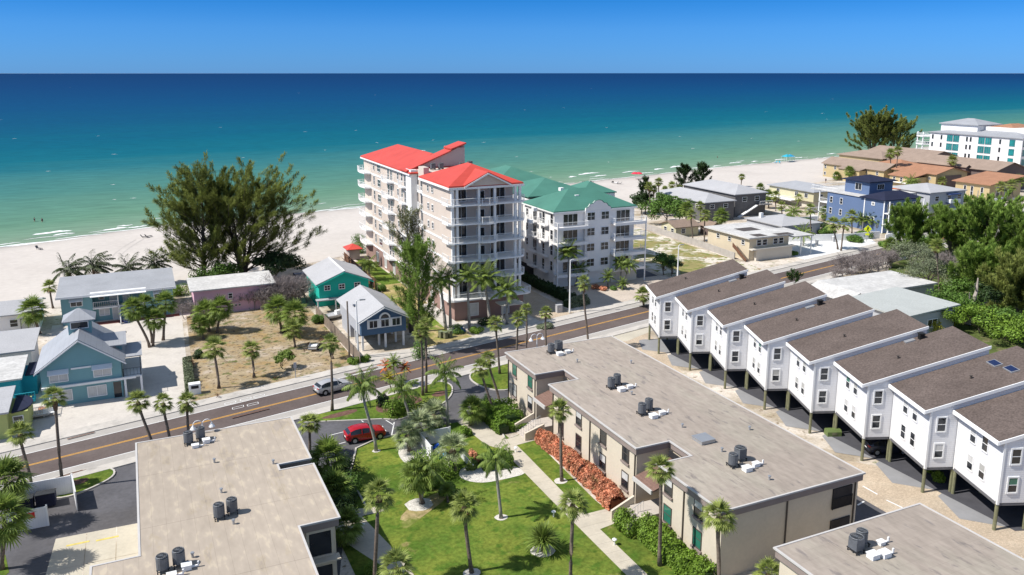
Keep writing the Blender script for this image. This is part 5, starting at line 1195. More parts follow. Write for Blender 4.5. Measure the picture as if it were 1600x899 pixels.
# ochre complex
c = houseS('ochre two storey house with tiled orange roof in front of the hotel, nearest the road', 245,260,171.5,183.5,5.2,'ochre','oroof',2.2,'shed','y',.9)
for x in (249,253): win(c, x, 171.5, 1.0, 1.6, 3.4)
for y in (174,177.5,180): win(c, 245, y, 1.0, .8, 3.2, 'W')
c = houseS('ochre house with large orange roof in the middle of the beach complex', 249.5,265,194.5,212,6.0,'ochre','oroof',1.8,'gable','y',.7)
P('recess', MB().box(254,262,194.3,194.48,.2,5.2), 'brownwall', c)
for y in (197,200.5,204,208): win(c, 249.5, y, 3.9, .9, .8, 'W')
c = houseS('long ochre building with tan roof at the beach end of the complex', 247,256,214,243,5.4,'ochre','tanroof',2.0,'gable','y',.7)
for y in range(217,243,5):
    for z in (3.4,.8): win(c, 247, y, z, .9, 1.1, 'W')
c = houseS('ochre wing with small orange roof between the tan roofs', 256.02,266,214,226,6.4,'ochre','oroof',1.6,'hip')
for x in (258,262): win(c, x, 214, 3.6, 1.2, 1.3)
c = houseS('long brown building with tan roof running in front of the white hotel', 268,284,186,230,7.2,'brownwall','tanroof',2.4,'gable','y',.8)
for y in (189,193,198): win(c, 268, y, 3.6, 1.4, 1.4, 'W')
c = houseS('tan roofed building behind the orange roofs, at the foot of the hotel', 284.5,300,226,256,7.4,'brownwall','tanroof',2.0,'gable','y',.8)
c = houseS('tan roofed beach building left of the complex with dark eaves', 268.5,282,234,256,6.6,'ochre','tanroof',2.0,'hip','y',.8)
c = houseS('small tan roofed wing with open balconies left of the middle orange roof', 243,249.4,198,208,4.6,'ochre','oroof',1.4,'shed','y',.5)
P('balcony', MB().box(242.0,242.98,199,207,2.4,2.6), 'whitetrim', c)
for y in (200,203,206): win(c, 243, y, 2.8, .9, 1.4, 'W')
c = houseS('white flat roofed link between the tan and orange roofs', 256.1,262,226.2,236,5.0,'creampale','wroof',0,'flat','y',.3)
c = houseS('raised tan roof clerestory in the middle of the complex', 270,280,231,233.9,8.0,'brownwall','tanroof',1.0,'gable','x',.5)
c = houseS('upper tan roof with dark gable facing the camera, behind the middle orange roof', 266.1,267.9,196,216,7.6,'brownwall','tanroof',.5,'gable','y',.5)
c = houseS('ochre bay with small tan roof at the beach corner of the complex', 243.5,246.9,222,232,4.4,'ochre','tanroof',.9,'shed','y',.4)
# white hotel
c = thing('hotel', 'large white hotel with teal glass windows and grey roof at the right edge', 'hotel', (313,208,0))
HZ = 15.0
P('wall', MB().box(313,345,208,249,0,HZ), 'gwhite', c)
P('roof', hip(313,345,208,249,HZ+.25,2.6,.6,.3), 'mroofplain', c)
P('penthouse', MB().box(318,332,231,248,HZ+.3,HZ+3.7), 'gwhite', c); P('penthouse_roof', hip(318,332,231,248,HZ+3.9,2.2,.7,.3), 'mroofplain', c)
P('penthouse', MB().box(322,340,213,230.9,HZ+.3,HZ+3.2), 'gwhite', c); P('penthouse_roof', hip(323,338,219,229,HZ+3.2,1.4,.3,.2), 'oroof', c)
for y in (239.4,236.4,225,222,):
    for z in (1.0,4.6,8.2,11.8): win(c, 313, y, z, 2.6, 2.6, 'W', 'glassteal' if z > 4 or y < 230 else 'glass', 'slide', 'metal', t=.12)
for y in (212,):
    for z in (1.0,4.6,8.2,11.8): win(c, 313, y, z, 2.2, 2.5, 'W', 'glassteal', 'plain', 'metal')
for y in (247.6,243.4,231.5,229.8,217):
    for z in (2.0,5.6,9.2,12.4): win(c, 313, y, z, .7, 1.7, 'W', 'glass', 'plain', 'metal')
for x in range(315,344,4):
    for z in (1.0,4.6,8.2,11.8): win(c, x, 208, z, 2.8, 2.4, 'S', 'glassteal', 'slide', 'metal')
for z in (3.0,6.4,9.8,13.2):
    pts = [(313.5,249.02),(311,251),(312,255),(318,257),(330,256),(330,249.02)]; b_ = P('balcony', MB().prism(pts[::-1], z-.3, z), 'whitetrim', c)
    rail(MB(), [(x-313,y-208) for x,y in pts], z, 1.1, .8, .08).build('railing', K['whitetrim'], b_)
P('balcony_post', MB().box(311.4,311.8,251,251.4,0,HZ).box(312.4,312.8,254.6,255,0,HZ), 'whitetrim', c)
c = houseS('distant white building with orange roof behind the hotel at the right edge', 352,372,212,240,15.5,'gwhite','oroof',2.6,'hip')
c = houseS('pale yellow house with blue roof cut off at the right edge', 207,222,122,136,4.6,'yellowwall','navyroof',1.6,'gable','x',.6); win(c, 207, 131, 1.5, 1.0, 1.3, 'W')
# roofs behind the stilt houses
c = houseS('long low house with pale mint shingle roof behind the stilt houses', 104.6,116,84.6,95.6,3.5,'palegrey','mintroof',.6,'shed','y',.5)
win(c, 111, 84.6, 1.2, 2.0, 1.2, 'S', 'glass', 'slide')
c = houseS('low house with white gravel roof and metal awning behind the mint roof', 109.5,127,97.2,106.5,3.4,'palegrey','wroof',0,'flat','y',.4)
P('metal_awning', ext(MB(), [(105.6,2.6),(109.0,3.75),(109.0,3.85),(105.6,2.7)], 'y', 96.9, 106.4), 'wroof', c)
# walls
def wallseg(label, pts, h, th, m, name='garden_wall', cat='wall', cap=None):
    q = MB()
    for i in range(len(pts)-1):
        p, r = Vector(pts[i]), Vector(pts[i+1]); d = (r-p).normalized(); n_ = Vector((-d.y,d.x))*th/2
        q.prism([tuple(p-n_),tuple(r-n_),tuple(r+n_),tuple(p+n_)], 0, h+.003*(i%2))
    a0, b0 = pts[0]; q.v = [(v[0]-a0,v[1]-b0,v[2]) for v in q.v]
    o = q.build(name, K[m], None, (a0,b0,0)); return tag(o, label, cat)
wallseg('long grey concrete wall between the scrub lot and the cream house', [(120.2,182),(119.0,152),(117.8,139.4)], 1.5, .2, 'wallgrey')
wallseg('white wall around the bright white court left of the road', [(139,150.4),(150,146.5),(158,144),(166,143.5)], 1.7, .25, 'whitetrim')
wallseg('low white wall in front of the blue house pool terrace', [(166,rb(166,8.2)),(178,rb(178,8.2)),(184,141)], 1.2, .2, 'whitetrim')
wallseg('white wall between the blue house and the grey house', [(184.6,150),(195,151.5)], 1.8, .2, 'whitetrim')
wallseg('white wall beside the ochre house near the road', [(222,163),(246,167.5)], 2.0, .2, 'whitetrim')
wallseg('white boundary wall at the beach side of the yellow house', [(176,178),(186,180),(200,180)], 1.6, .2, 'fencewhite', 'fence', 'fence')
wallseg('white board fence standing behind the low grey roofed house', [(158,168),(168,166),(171,172)], 1.8, .15, 'fencewhite', 'fence', 'fence')
hedge('hedge', 'thick green hedge along the beach in front of the yellow house', [(176,204),(186,208),(196,210)], 3, 1.8, 'leaf', 25, .6, kind='dome')
# ------------------------------------------------------------------ palms
U = 'palms'
for args in [
 ('sabal',(100,764),(85,622),.95,'tall slender palm in the round grass island at the far left','palms by the road'),
 ('sabal',(50,768),(31,678),1.0,'palm leaning left beside the road, just left of the grass island palm'),
 ('sabal',(243,712),(215,628),1.0,'leftmost of three palms behind the lower left condo roof, leaning left'),
 ('sabal',(268,708),(255,630),.85,'middle of three palms behind the lower left condo roof'),
 ('sabal',(297,703),(292,630),.9,'rightmost of three palms behind the lower left condo roof'),
 ('sabal',(484,716),(484,662),.98,'palm standing right against the corner of the lower left condo roof'),
 ('sabal',(519,643),(516,537),.95,'tall palm in front of the silver car'),
 ('queen',(588,705),(566,602),1.0,'tall feathery palm leaning left behind the red car'),
 ('sabal',(661,619),(657,520),.9,'left of two tall palms growing from one mulch ring at the road'),
 ('sabal',(666,615),(664,508),.85,'right of two tall palms growing from one mulch ring at the road'),
 ('queen',(700,666),(695,583),.95,'feathery palm with drooping fronds on the parking lot edge'),
 ('queen',(640,655),(628,606),.95,'feathery palm above the island shrubs, left of the parking lot entrance'),
 ('sabal',(773,653),(751,576),.9,'left of two palms leaning away from the parking lot hedge'),
 ('sabal',(781,634),(763,562),.85,'right of two palms leaning by the parking lot hedge'),
 ('sabal',(878,752),(875,642),.92,'palm in front of the beige wall and the orange shrubs'),
 ('queen',(783,810),(775,716),.80,'smooth grey trunk palm in a white ring on the lawn'),
 ('sabal',(737,895),(725,792),1.0,'palm with curved trunk in a white ring at the bottom of the lawn'),
 ('sabal',(892,915),(895,788),.98,'tall palm standing on the walkway edge at the bottom'),
 ('sabal',(584,918),(592,775),1.05,'palm with a green fern skirt beside the shaded walk'),
 ('sabal',(625,1010),(620,888),1.05,'palm crown cut by the bottom edge beside the shaded walk'),
 ('sabal',(1031,884),(1031,733),.95,'very tall palm in front of the second stair entry'),
 ('sabal',(1121,925),(1123,808),1.1,'full palm at the near corner of the middle condo'),
 ('sabal',(1208,965),(1200,897),.9,'palm crown just rising over the bottom edge by the end wall'),
 ('clump',(848,862),(848,848),.95,'low grassy fountain palm in a white ring on the lawn'),
 ('clump',(700,785),(698,768),.5,'small spiky plant by the pool pump wall'),
 ('sabal',(919,548),(912,443),.92,'lone tall palm by the road behind the middle condo'),
 ('sabal',(853,545),(853,489),.8,'rightmost of the row of palms along the road before the tower'),
 ('sabal',(781,585),(774,506),.95,'leftmost of the row of palms along the road before the tower'),
 ('sabal',(806,575),(810,499),.9,'second palm in the row along the road before the tower'),
 ('sabal',(823,555),(822,484),.75,'third palm in the row along the road before the tower'),
 ('royal',(697,516),(688,436),1.05,'leftmost royal palm at the tower corner'),
 ('royal',(704,515),(701,431),.85,'royal palm just right of the leftmost one at the tower corner'),
 ('royal',(733,516),(732,430),.9,'pale trunk royal palm left of the tower entrance'),
 ('royal',(764,500),(759,434),1.15,'royal palm with wide crown before the tower entrance'),
 ('royal',(792,507),(793,452),1.05,'royal palm at the right corner of the tower podium'),
 ('royal',(890,452),(888,392),1.05,'tall royal palm before the left balconies of the green roofed condo'),
 ('queen',(899,447),(905,420),.9,'smaller feathery palm right of the tall royal palm'),
 ('queen',(970,443),(971,412),.85,'left of two thin palms before the right balconies of the green roofed condo'),
 ('queen',(976,444),(983,414),.8,'right of two thin palms before the right balconies of the green roofed condo'),
 ('small',(950,450),(950,432),1.2,'short palm by the base wall of the green roofed condo'),
 ('small',(974,452),(973,443),1.0,'low palm on the red planting bed of the court'),
 ('sabal',(397,590),(393,547),1.1,'single palm in the middle of the sandy lot'),
 ('sabal',(342,607),(335,545),1.3,'palm at the near left corner of the sandy lot'),
 ('fat',(327,518),(322,490),1.35,'left of the dense palm group at the top left of the sandy lot'),
 ('fat',(340,520),(345,482),1.15,'right of the dense palm group at the top left of the sandy lot'),
 ('fat',(318,530),(312,507),.9,'lowest of the dense palm group at the top left of the sandy lot'),
 ('fat',(440,520),(434,485),1.3,'left of the dense palms before the grey tangle'),
 ('fat',(462,527),(461,492),1.35,'right of the dense palms before the grey tangle'),
 ('sabal',(461,543),(457,516),1.3,'lowest of the dense palms before the grey tangle'),
 ('queen',(577,438),(577,413),.95,'feathery palm in the yard between the emerald house and the tower'),
 ('fat',(234,543),(208,484),1.0,'leftmost palm leaning over the blue motel yard'),
 ('fat',(239,541),(241,500),1.0,'short middle palm in the blue motel yard'),
 ('fat',(255,532),(259,474),1.05,'right palm in front of the blue motel'),
 ('fat',(238,536),(226,476),.95,'palm crown behind the leftmost one in the motel yard'),
 ('fat',(62,522),(51,486),1.3,'broad bushy palm left of the blue motel'),
 ('sabal',(83,482),(77,449),1.05,'palm at the beach corner of the blue motel'),
 ('coco',(110,452),(107,421),1.0,'leftmost coconut palm behind the blue motel'),
 ('coco',(150,452),(146,414),1.05,'second coconut palm from the left behind the blue motel'),
 ('coco',(205,450),(200,418),.95,'third coconut palm from the left behind the blue motel'),
 ('coco',(243,446),(241,411),1.0,'rightmost coconut palm behind the blue motel'),
 ('fat',(8,830),(8,752),1.25,'upper palm crown cut by the left edge beside the dumpster enclosure'),
 ('fat',(2,890),(6,812),1.2,'lower palm crown cut by the left edge near the parking corner'),
 ('sabal',(520,561),(520,537),.7,'short palm behind the tall palm near the wooden fence'),
 ('silver',(660,690),(655,668),1.25,'left silvery fan palm beside the parking lot'),
 ('silver',(640,705),(636,680),1.0,'lower silvery fan palm beside the white pool equipment wall'),
 ('silver',(684,665),(678,648),1.1,'upper silvery fan palm behind the white pool equipment wall'),
 ('silver',(712,735),(707,702),1.1,'silvery fan palm right of the white pool equipment wall'),
 ('fat',(735,665),(738,640),.95,'dense fan palm at the left end of the parking hedge'),
 ('fat',(660,787),(652,742),1.05,'cluster palm in the white ring on the lawn, left stem'),
 ('queen',(658,787),(668,733),.95,'cluster palm in the white ring on the lawn, right stem'),
 ('fat',(515,755),(512,718),1.2,'dark palm against the lower left condo below the corner palm'),
 ('fat',(527,790),(522,765),1.1,'shaded palm against the lower left condo, second from the top'),
 ('fat',(545,850),(541,822),.9,'shaded palm beside the window bay of the lower left condo'),
 ('orange',(603,600),(603,572),.9,'left palm with orange withered fronds on the island'),
 ('orange',(612,612),(607,590),.9,'lower palm with orange withered fronds on the island'),
 ('orange',(630,603),(632,574),.85,'right palm with orange withered fronds on the island'),
 ('small',(618,605),(615,566),.9,'slim green palm between the orange withered ones'),
 ('wash',(1018,339),(1014,292),.95,'leftmost slender palm of the beach group by the grey wooden house'),
 ('wash',(1029,333),(1029,285),1.0,'second slender palm from the left of the beach group'),
 ('wash',(1022,338),(1022,296),.85,'slender palm between the first two of the beach group'),
 ('wash',(1040,322),(1039,297),.9,'third slender palm from the left of the beach group'),
 ('wash',(1052,318),(1050,290),.95,'fourth slender palm from the left of the beach group'),
 ('wash',(1062,317),(1061,295),.9,'rightmost slender palm of the beach group'),
 ('fat',(1070,362),(1073,327),1.15,'leftmost palm before the nearer grey wooden house'),
 ('sabal',(1082,378),(1080,336),1.15,'second palm before the nearer grey wooden house'),
 ('sabal',(1100,383),(1102,337),1.25,'third palm before the nearer grey wooden house'),
 ('fat',(1126,370),(1127,338),1.15,'rightmost palm before the nearer grey wooden house'),
 ('wash',(1158,292),(1159,277),.95,'lone palm on the beach behind the grey wooden houses'),
 ('fat',(1188,298),(1188,294),1.0,'low palm on the beach right of the lone palm'),
 ('fat',(1201,326),(1200,307),1.2,'left palm in the sandy yard right of the grey wooden houses'),
 ('sabal',(1212,330),(1212,307),1.3,'right palm in the sandy yard right of the grey wooden houses'),
 ('sabal',(1247,326),(1248,310),1.05,'palm before the pale yellow raised house'),
 ('queen',(1240,345),(1240,330),1.1,'feathery palm behind the low pale grey roof'),
 ('sabal',(1266,372),(1266,328),1.25,'tall palm right of the low pale grey roof'),
 ('fat',(1236,362),(1233,348),1.2,'bushy palm rising over the low pale grey roof'),
 ('sabal',(1309,390),(1302,350),1.45,'left palm of the leaning pair at the white court'),
 ('sabal',(1314,392),(1319,352),1.35,'right palm of the leaning pair at the white court'),
 ('sabal',(1331,365),(1331,338),1.4,'palm at the left corner of the blue house'),
 ('small',(1346,358),(1346,342),1.6,'first small palm in the row under the blue house'),
 ('small',(1357,360),(1357,343),1.6,'second small palm in the row under the blue house'),
 ('small',(1367,361),(1367,343),1.6,'third small palm in the row under the blue house'),
 ('small',(1380,363),(1380,346),1.6,'fourth small palm in the row under the blue house'),
 ('small',(1392,364),(1392,348),1.5,'fifth small palm in the row under the blue house'),
 ('wash',(1484,293),(1488,252),1.35,'tall palm between the two orange roofs'),
 ('wash',(1393,287),(1392,241),1.4,'tall palm before the long ochre building, left of a pair'),
 ('wash',(1398,290),(1403,237),1.3,'tall palm before the long ochre building, right of a pair'),
 ('fat',(1512,338),(1508,320),1.35,'left palm of the green clump before the ochre house'),
 ('sabal',(1519,338),(1518,313),1.3,'middle palm of the green clump before the ochre house'),
 ('fat',(1532,340),(1533,321),1.3,'right palm of the green clump before the ochre house'),
 ('sabal',(1566,318),(1564,292),1.4,'left palm at the right end of the ochre house'),
 ('sabal',(1583,322),(1581,290),1.5,'right palm at the right end of the ochre house'),
 ('queen',(1474,348),(1474,332),1.2,'palm before the pale grey three storey house'),
 ('wash',(1468,466),(1464,385),1.0,'tall palm with brown skirt in front of the grey olive tree'),
 ('fat',(1392,405),(1392,384),1.1,'palm beside the bare shrubs at the road'),
 ('fat',(1328,285),(1327,268),1.2,'bushy beach palm left of the ochre complex'),
 ('fat',(1309,282),(1307,275),1.0,'low beach palm farthest left of the ochre complex'),
 ('fat',(1290,345),(1290,333),1.1,'short palm behind the white board wall near the blue house'),
 ('sabal',(1222,340),(1221,322),1.2,'palm between the yard palms and the low pale grey roof'),
 ('fat',(1180,385),(1179,371),.9,'low palm behind the corner of the cream house'),
 ('queen',(1255,384),(1255,364),1.1,'feathery palm at the edge of the bright white court'),
 ('fat',(1441,330),(1441,316),1.1,'palm between the blue house and the grey three storey house'),
 ('sabal',(1475,300),(1472,284),1.3,'palm at the left of the middle orange roof'),
 ('queen',(1425,300),(1424,284),1.3,'feathery palm before the ochre complex'),
 ('fat',(1590,300),(1590,284),1.4,'palm at the foot of the hotel at the right edge'),
 ('sabal',(1408,372),(1408,350),1.2,'palm rising behind the dense green feathery tree'),
 ('sabal',(1095,352),(1094,322),1.1,'palm at the corner between the two grey wooden houses'),
 ('fat',(1010,322),(1008,312),1.0,'low palm under the slender beach palms'),
 ('sabal',(1006,480),(1004,462),1.25,'bushy palm at the road beside the farthest stilt house'),
 ('sabal',(1050,428),(1050,408),1.1,'bushy palm right of the shaded end of the green roofed condo'),
 ]:
    kd, bs, cr_, sz, lb = args[:5]
    palm(kd, bs, cr_, sz, lb, 'palms')
# ------------------------------------------------------------------ trees
casuarina('australian_pine', 'large feathery pine at the left behind the pink house roof, thinner crown', G(318,444), 21.5, 8.6, 1, 'needle', 340, 165, wind=(-.2,-.1), trunks=2, shape=.3, width=.12, base=.05, el=(14,58))
casuarina('australian_pine', 'largest feathery pine leaning right over the beach, behind the white roof of the pink house', G(380,432), 18.8, 12.4, 2, 'needle', 520, 150, wind=(.50,-.3), trunks=4, shape=.35, width=.12, base=.04, el=(8,56))
casuarina('australian_pine', 'tall slim feathery pine in front of the tower west side', G(655,548), 16.5, 3.9, 3, 'needlelight', 150, 120, wind=(0,0), trunks=1, shape=.6, base=.12, ln=(.3,.7), width=.11, el=(25,60))
casuarina('australian_pine', 'slender pale feathery tree rising beside the tower facade', G(640,520), 20.0, 3.6, 4, 'needlepale', 110, 75, wind=(.1,0), trunks=1, shape=.7, base=.35, ln=(.3,.7), width=.10, el=(25,65))
casuarina('australian_pine', 'big dark feathery pine by the beach left of the hotel', G(1362,249), 20.0, 12., 5, 'needle', 420, 170, wind=(-.2,0), trunks=4, shape=.4, width=.2, ln=(.6,1.2), base=.1, el=(10,58))
casuarina('australian_pine', 'looser feathery pine touching the hotel, right of the big dark one', G(1398,251), 18.0, 9., 6, 'needle', 200, 120, wind=(.6,0), trunks=3, shape=.4, width=.2, ln=(.6,1.2), base=.12)
casuarina('norfolk_pine', 'left norfolk pine rising before the grey wooden house at the beach', G(1068,305), 10, 3.4, 7, 'leafdark', 90, 60, wind=(0,0), trunks=1, shape=1.0, width=.22)
casuarina('norfolk_pine', 'right norfolk pine rising before the grey wooden house at the beach', G(1095,303), 10, 3.0, 8, 'leafdark', 80, 60, wind=(0,0), trunks=1, shape=1.0, width=.22)
casuarina('norfolk_pine', 'thin norfolk pine left of the beach palm group', G(1007,335), 10.5, 2.0, 9, 'leafdark', 60, 50, wind=(0,0), trunks=1, shape=1.0, width=.22)
casuarina('conifer', 'small dark conifer peeping over the third stilt house roof', G(1239,448), 2.6, 1.1, 10, 'leafdark', 40, 60, wind=(0,0), trunks=1, width=.12, ln=(.2,.5))
casuarina('australian_pine', 'dense green feathery tree before the blue house balconies', G(1425,398), 10.5, 5.0, 11, 'needlelight', 221, 150, wind=(0,0), trunks=2, shape=.5, width=.13, el=(5,60))
casuarina('australian_pine', 'bright green feathery tree behind the skirted palm', G(1485,405), 10, 6.0, 12, 'needlelight', 221, 150, wind=(0,0), trunks=3, shape=.5, width=.13, el=(5,60))
casuarina('australian_pine', 'largest bright green feathery tree at the right edge', G(1548,425), 13.5, 8.5, 13, 'needlelight', 300, 120, wind=(.1,0), trunks=4, shape=.5, width=.2)
casuarina('australian_pine', 'bright green feathery tree cut by the right edge', G(1608,440), 12, 7.0, 14, 'needlelight', 286, 150, wind=(0,0), trunks=3, shape=.5, width=.13, el=(5,60))
casuarina('australian_pine', 'green feathery tree between the mint roof and the right edge, above the pale trunk', G(1520,470), 9.5, 5.0, 15, 'needlelight', 208, 150, wind=(0,0), trunks=3, shape=.5, width=.13, el=(5,60))
casuarina('australian_pine', 'feathery tree below the largest one at the right edge', G(1595,505), 9, 6.0, 16, 'needle', 250, 150, wind=(0,0), trunks=3, shape=.5, width=.13, el=(5,60))
broad_tree('olive_tree', 'grey green rounded tree with open branches behind the mint roof', G(1447,462), 7.0, 4.2, 'hedgegrey', 21, 5200, .22)
broad_tree('olive_tree', 'grey green low tree beside the bare shrubs above the gravel roof', G(1425,420), 5.5, 5.0, 'hedgegrey', 22, 5200, .26)
for i, (px,py,h_,r_,m_,l) in enumerate([(1490,500,4.5,4.5,'leaf','dark green bush mass right of the mint roof'),(1530,520,4.0,4.5,'leafbright','bright green bush mass behind the second stilt house from the near end'),(1570,530,4.2,4.5,'leaf','green bush mass at the right edge behind the stilt houses'),(1605,545,4.5,4.5,'leafbright','bright bush mass cut by the right edge behind the nearest stilt house'),(1560,490,5,4.5,'leafdark','dark bush mass behind the fallen pale trunk'),(1605,480,5,5,'leaf','bush mass at the right edge below the feathery trees'),(1500,470,4.0,4,'leaf','bush mass behind the mint roofed house')]):
    broad_tree('bush', l, G(px,py), h_, r_, m_, 30+i, 6500, .34, cat='bush', group='bushes behind the stilt houses')
broad_tree('sea_grape', 'round dark sea grape beside the largest feathery pine', G(432,440), 5.5, 4.6, 'leafdark', 41, 6000, .45)
broad_tree('sea_grape', 'low bright bush under the feathery pines behind the pink house', G(345,452), 4, 5, 'leaf', 42, 4500, .4)
broad_tree('sea_grape', 'big round dark green tree left of the nearer grey wooden house', G(1043,350), 7.5, 6.0, 'leaf', 43, 7000, .5)
broad_tree('sea_grape', 'dark small tree at the left of the beach palm group', G(1002,334), 6, 3.2, 'leafdark', 44, 3500, .45)
broad_tree('shade_tree', 'small round tree in the sandy lot near the road', G(443,577), 2.6, 1.5, 'palmgreen', 45, 2200, .28)
broad_tree('shade_tree', 'leafy tree growing in the scrub lot behind the farthest stilt house', G(1036,430), 4.6, 2.4, 'leaf', 46, 3200, .28)
broad_tree('shade_tree', 'bushy tree right of the one in the scrub lot', G(1049,432), 3.6, 2.0, 'leafdark', 47, 2600, .28)
# fallen pale trunk in the wood
q = MB()
q.tube([(0,0,0),(1.2,.6,2.6),(2.6,1.0,5.0),(3.2,1.4,7.2)], [.45,.38,.26,.10], 7); q.tube([(1.2,.6,2.6),(.3,.4,4.4),(-.2,.2,5.4)], [.22,.14,.06], 6); q.tube([(.8,.4,1.8),(3.0,.9,2.6),(5.6,.8,3.0)], [.2,.14,.05], 6); q.tube([(2.6,1,5),(1.4,.6,6.6)], [.15,.05], 5)
a, b = G(1512,508); tag(q.build('dead_tree', K['barkpale'], None, (a,b,0)), 'pale bare leaning trunk standing out of the green bushes', 'tree')
for (px,py,r_,h_,n_,l) in [(392,484,3.6,3.4,1200,'grey leafless tangle in front of the pink house'),(452,474,5.0,4.8,3400,'grey leafless tangle before the emerald house, right of the pink wall'),(420,478,4.2,4.2,2400,'grey leafless tangle between the pink wall and the emerald house'),(303,500,2.4,3.4,700,'grey leafless tangle left of the pink house'),(1340,428,6.0,3.6,2200,'grey leafless shrubs beside the road right of the stilt house roofs'),(1372,418,5.5,3.8,2000,'grey leafless shrubs farther up the road'),(1310,436,4,2.0,900,'low grey leafless shrubs above the third stilt roof'),(1465,425,4,4,900,'grey leafless crown in front of the green trees')]:
    bare_shrub(l, G(px,py), r_*1.15, h_*1.15, int(px), int(n_*2.2))
for (px,py,r_,h_,n_,l) in [(470,555,2.2,.8,500,'brown dead branch pile on the sandy lot beside the small trailer'),(492,540,2.6,1.0,700,'brown dead branch pile against the wooden fence'),(440,590,2.2,.6,400,'low dead branches near the road in the sandy lot'),(330,625,1.2,.8,300,'dead branches at the near left corner of the sandy lot'),(305,575,1.0,1.4,400,'dry vine on the left fence of the sandy lot')]:
    bare_shrub(l, G(px,py), r_, h_, int(px), n_, 'woodbrown', None, 'branch_pile', 'branch pile')
# ------------------------------------------------------------------ hedges and shrubs
hedge('croton_hedge', 'orange croton shrubs along the beige wall, upper bed', [(38.7,76.2),(38.9,72.0),(38.9,68.5)], 1.9, 1.35, 'croton', 330, .2, cat='shrubs', kind='dome')
hedge('croton_hedge', 'orange croton shrubs along the beige wall, lower bed reaching the second stair', [(38.9,68.2),(38.9,64),(38.5,59.8)], 2.1, 1.5, 'croton', 330, .2, cat='shrubs', kind='dome')
hedge('hedge', 'large clipped green hedge block beside the first stair', [(37.3,85.4),(37.0,80.4)], 3.0, 1.7, 'hedge', 210, .16)
hedge('hedge', 'long rounded green hedge curving along the kerb by the parking lot', [(35.2,86.8),(35.4,83),(35.6,79.2)], 1.5, 1.3, 'hedge', 260, .16)
hedge('hedge', 'low green hedge at the foot of the first stair', [(36.4,79.8),(38.6,79.6)], 1.3, .9, 'hedge', 260, .16)
shrub('dark round shrub beside the leaning palms at the hedge', (36.6,87.2), .9, 1.6, 'leafdark', 3)
hedge('hedge', 'light green clipped hedge along the near half of the beige wall', [(38.4,55.4),(38.3,50.0),(38.5,46.6)], 2.0, 1.5, 'leafbright', 210, .2)
shrub('full round bright shrub left of the second stair foot', (37.1,56.2), 1.35, 2.1, 'leafbright', 5, 3400)
shrub('full round bright shrub right of the second stair foot', (38.2,54.6), 1.4, 2.1, 'leafbright', 6, 3400)
hedge('hedge', 'dark clipped hedge block at the right of the pool equipment wall', [(30.0,72.6),(33.2,72.2)], 1.5, 1.5, 'hedge', 240, .16)
for i,(px,py,r_,h_,m_,l) in enumerate([(668,738,2.0,2.2,'leafbright','bright leafy shrub below the white pool equipment wall'),(694,745,2.0,2.2,'leafbright','second bright leafy shrub right of the first below the equipment wall'),(645,752,1.2,1.4,'leaf','dark leafy shrub behind the white ring of the cluster palm'),(735,732,.8,1.0,'palmgreen','small fern beside the dark clipped hedge'),(848,688,.5,.5,'palmgreen','small grassy plant at the upper end of the orange shrubs'),(860,700,.5,.5,'palmgreen','second small grassy plant at the upper end of the orange shrubs'),
   (612,650,1.7,2.2,'leafbright','bright bushy shrub on the island right of the mulch ring'),(635,640,1.8,2.2,'leaf','green bushy shrub on the island behind the first'),(600,635,1.1,1.6,'leafdark','dark shrub on the island beside the mulch ring'),(668,640,1.7,1.6,'leafdark','dark shrub at the back of the island before the parking lane'),
   (553,569,1.0,1.0,'hedge','left round bright bush at the roadside lamp post'),(570,566,1.0,1.1,'hedge','right round bright bush at the roadside lamp post'),(585,905,1.0,1.3,'leafbright','green fern clump growing against the palm trunk beside the shaded walk'),
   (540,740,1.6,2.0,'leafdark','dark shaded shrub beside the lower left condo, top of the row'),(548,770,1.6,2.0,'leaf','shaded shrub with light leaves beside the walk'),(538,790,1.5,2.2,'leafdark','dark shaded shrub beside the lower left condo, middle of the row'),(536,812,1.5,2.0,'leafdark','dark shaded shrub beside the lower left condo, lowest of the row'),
   (1466,752,.7,1.0,'leafbright','yellow green shrub under the second stilt house from the near end, right one'),(1448,738,.5,.8,'leafbright','small yellow green shrub under the second stilt house from the near end, left one'),
   (1458,520,1.8,2.2,'yleaf','yellow shrub behind the mint roof, left one'),(1480,512,1.4,2.2,'yleaf','yellow shrub behind the mint roof, right one'),
   (760,508,1.5,1.2,'leafdark','dark shrub at the foot of the tower palms'),(715,520,1.5,1.3,'leaf','shrub between the bins and the tower palms'),(640,500,2.0,2.5,'leaf','green shrub at the foot of the slim feathery pine'),(655,560,1.6,3.5,'leaf','leafy mass low on the slim feathery pine at the road'),
   (930,452,.9,.9,'croton','red low shrub on the court bed, left one'),(942,454,.9,.8,'croton','red low shrub on the court bed, right one'),(960,453,.9,.8,'leaf','low green shrub on the court bed'),
   (560,380,2.2,2.2,'leaf','green bush beside the red roofed cabana'),(1200,402,1.4,.8,'leafdark','low shrub in front of the cream house'),(1215,398,1.4,.8,'leafdark','second low shrub in front of the cream house'),(1236,398,1.6,.8,'leaf','low green shrub at the corner of the cream house'),
   (1350,372,2.6,1.8,'leaf','green shrubs along the white wall left of the yellow road sign'),(1336,378,2.2,1.5,'leaf','green shrubs behind the leaning palm pair'),(1560,333,3.5,1.6,'leaf','low green shrubs right of the ochre house'),(1540,345,3.0,2.0,'leaf','green shrubs behind the lamp post at the ochre house'),(1285,354,2.5,1.4,'leafdark','dark shrub right of the low pale grey roof'),(1262,352,2.5,1.8,'leaf','green shrub before the low pale grey roof')]):
    big = px > 1150 and py < 410
    shrub(l, G(px,py), r_, h_, m_, i, 1500, .4 if big else .2)
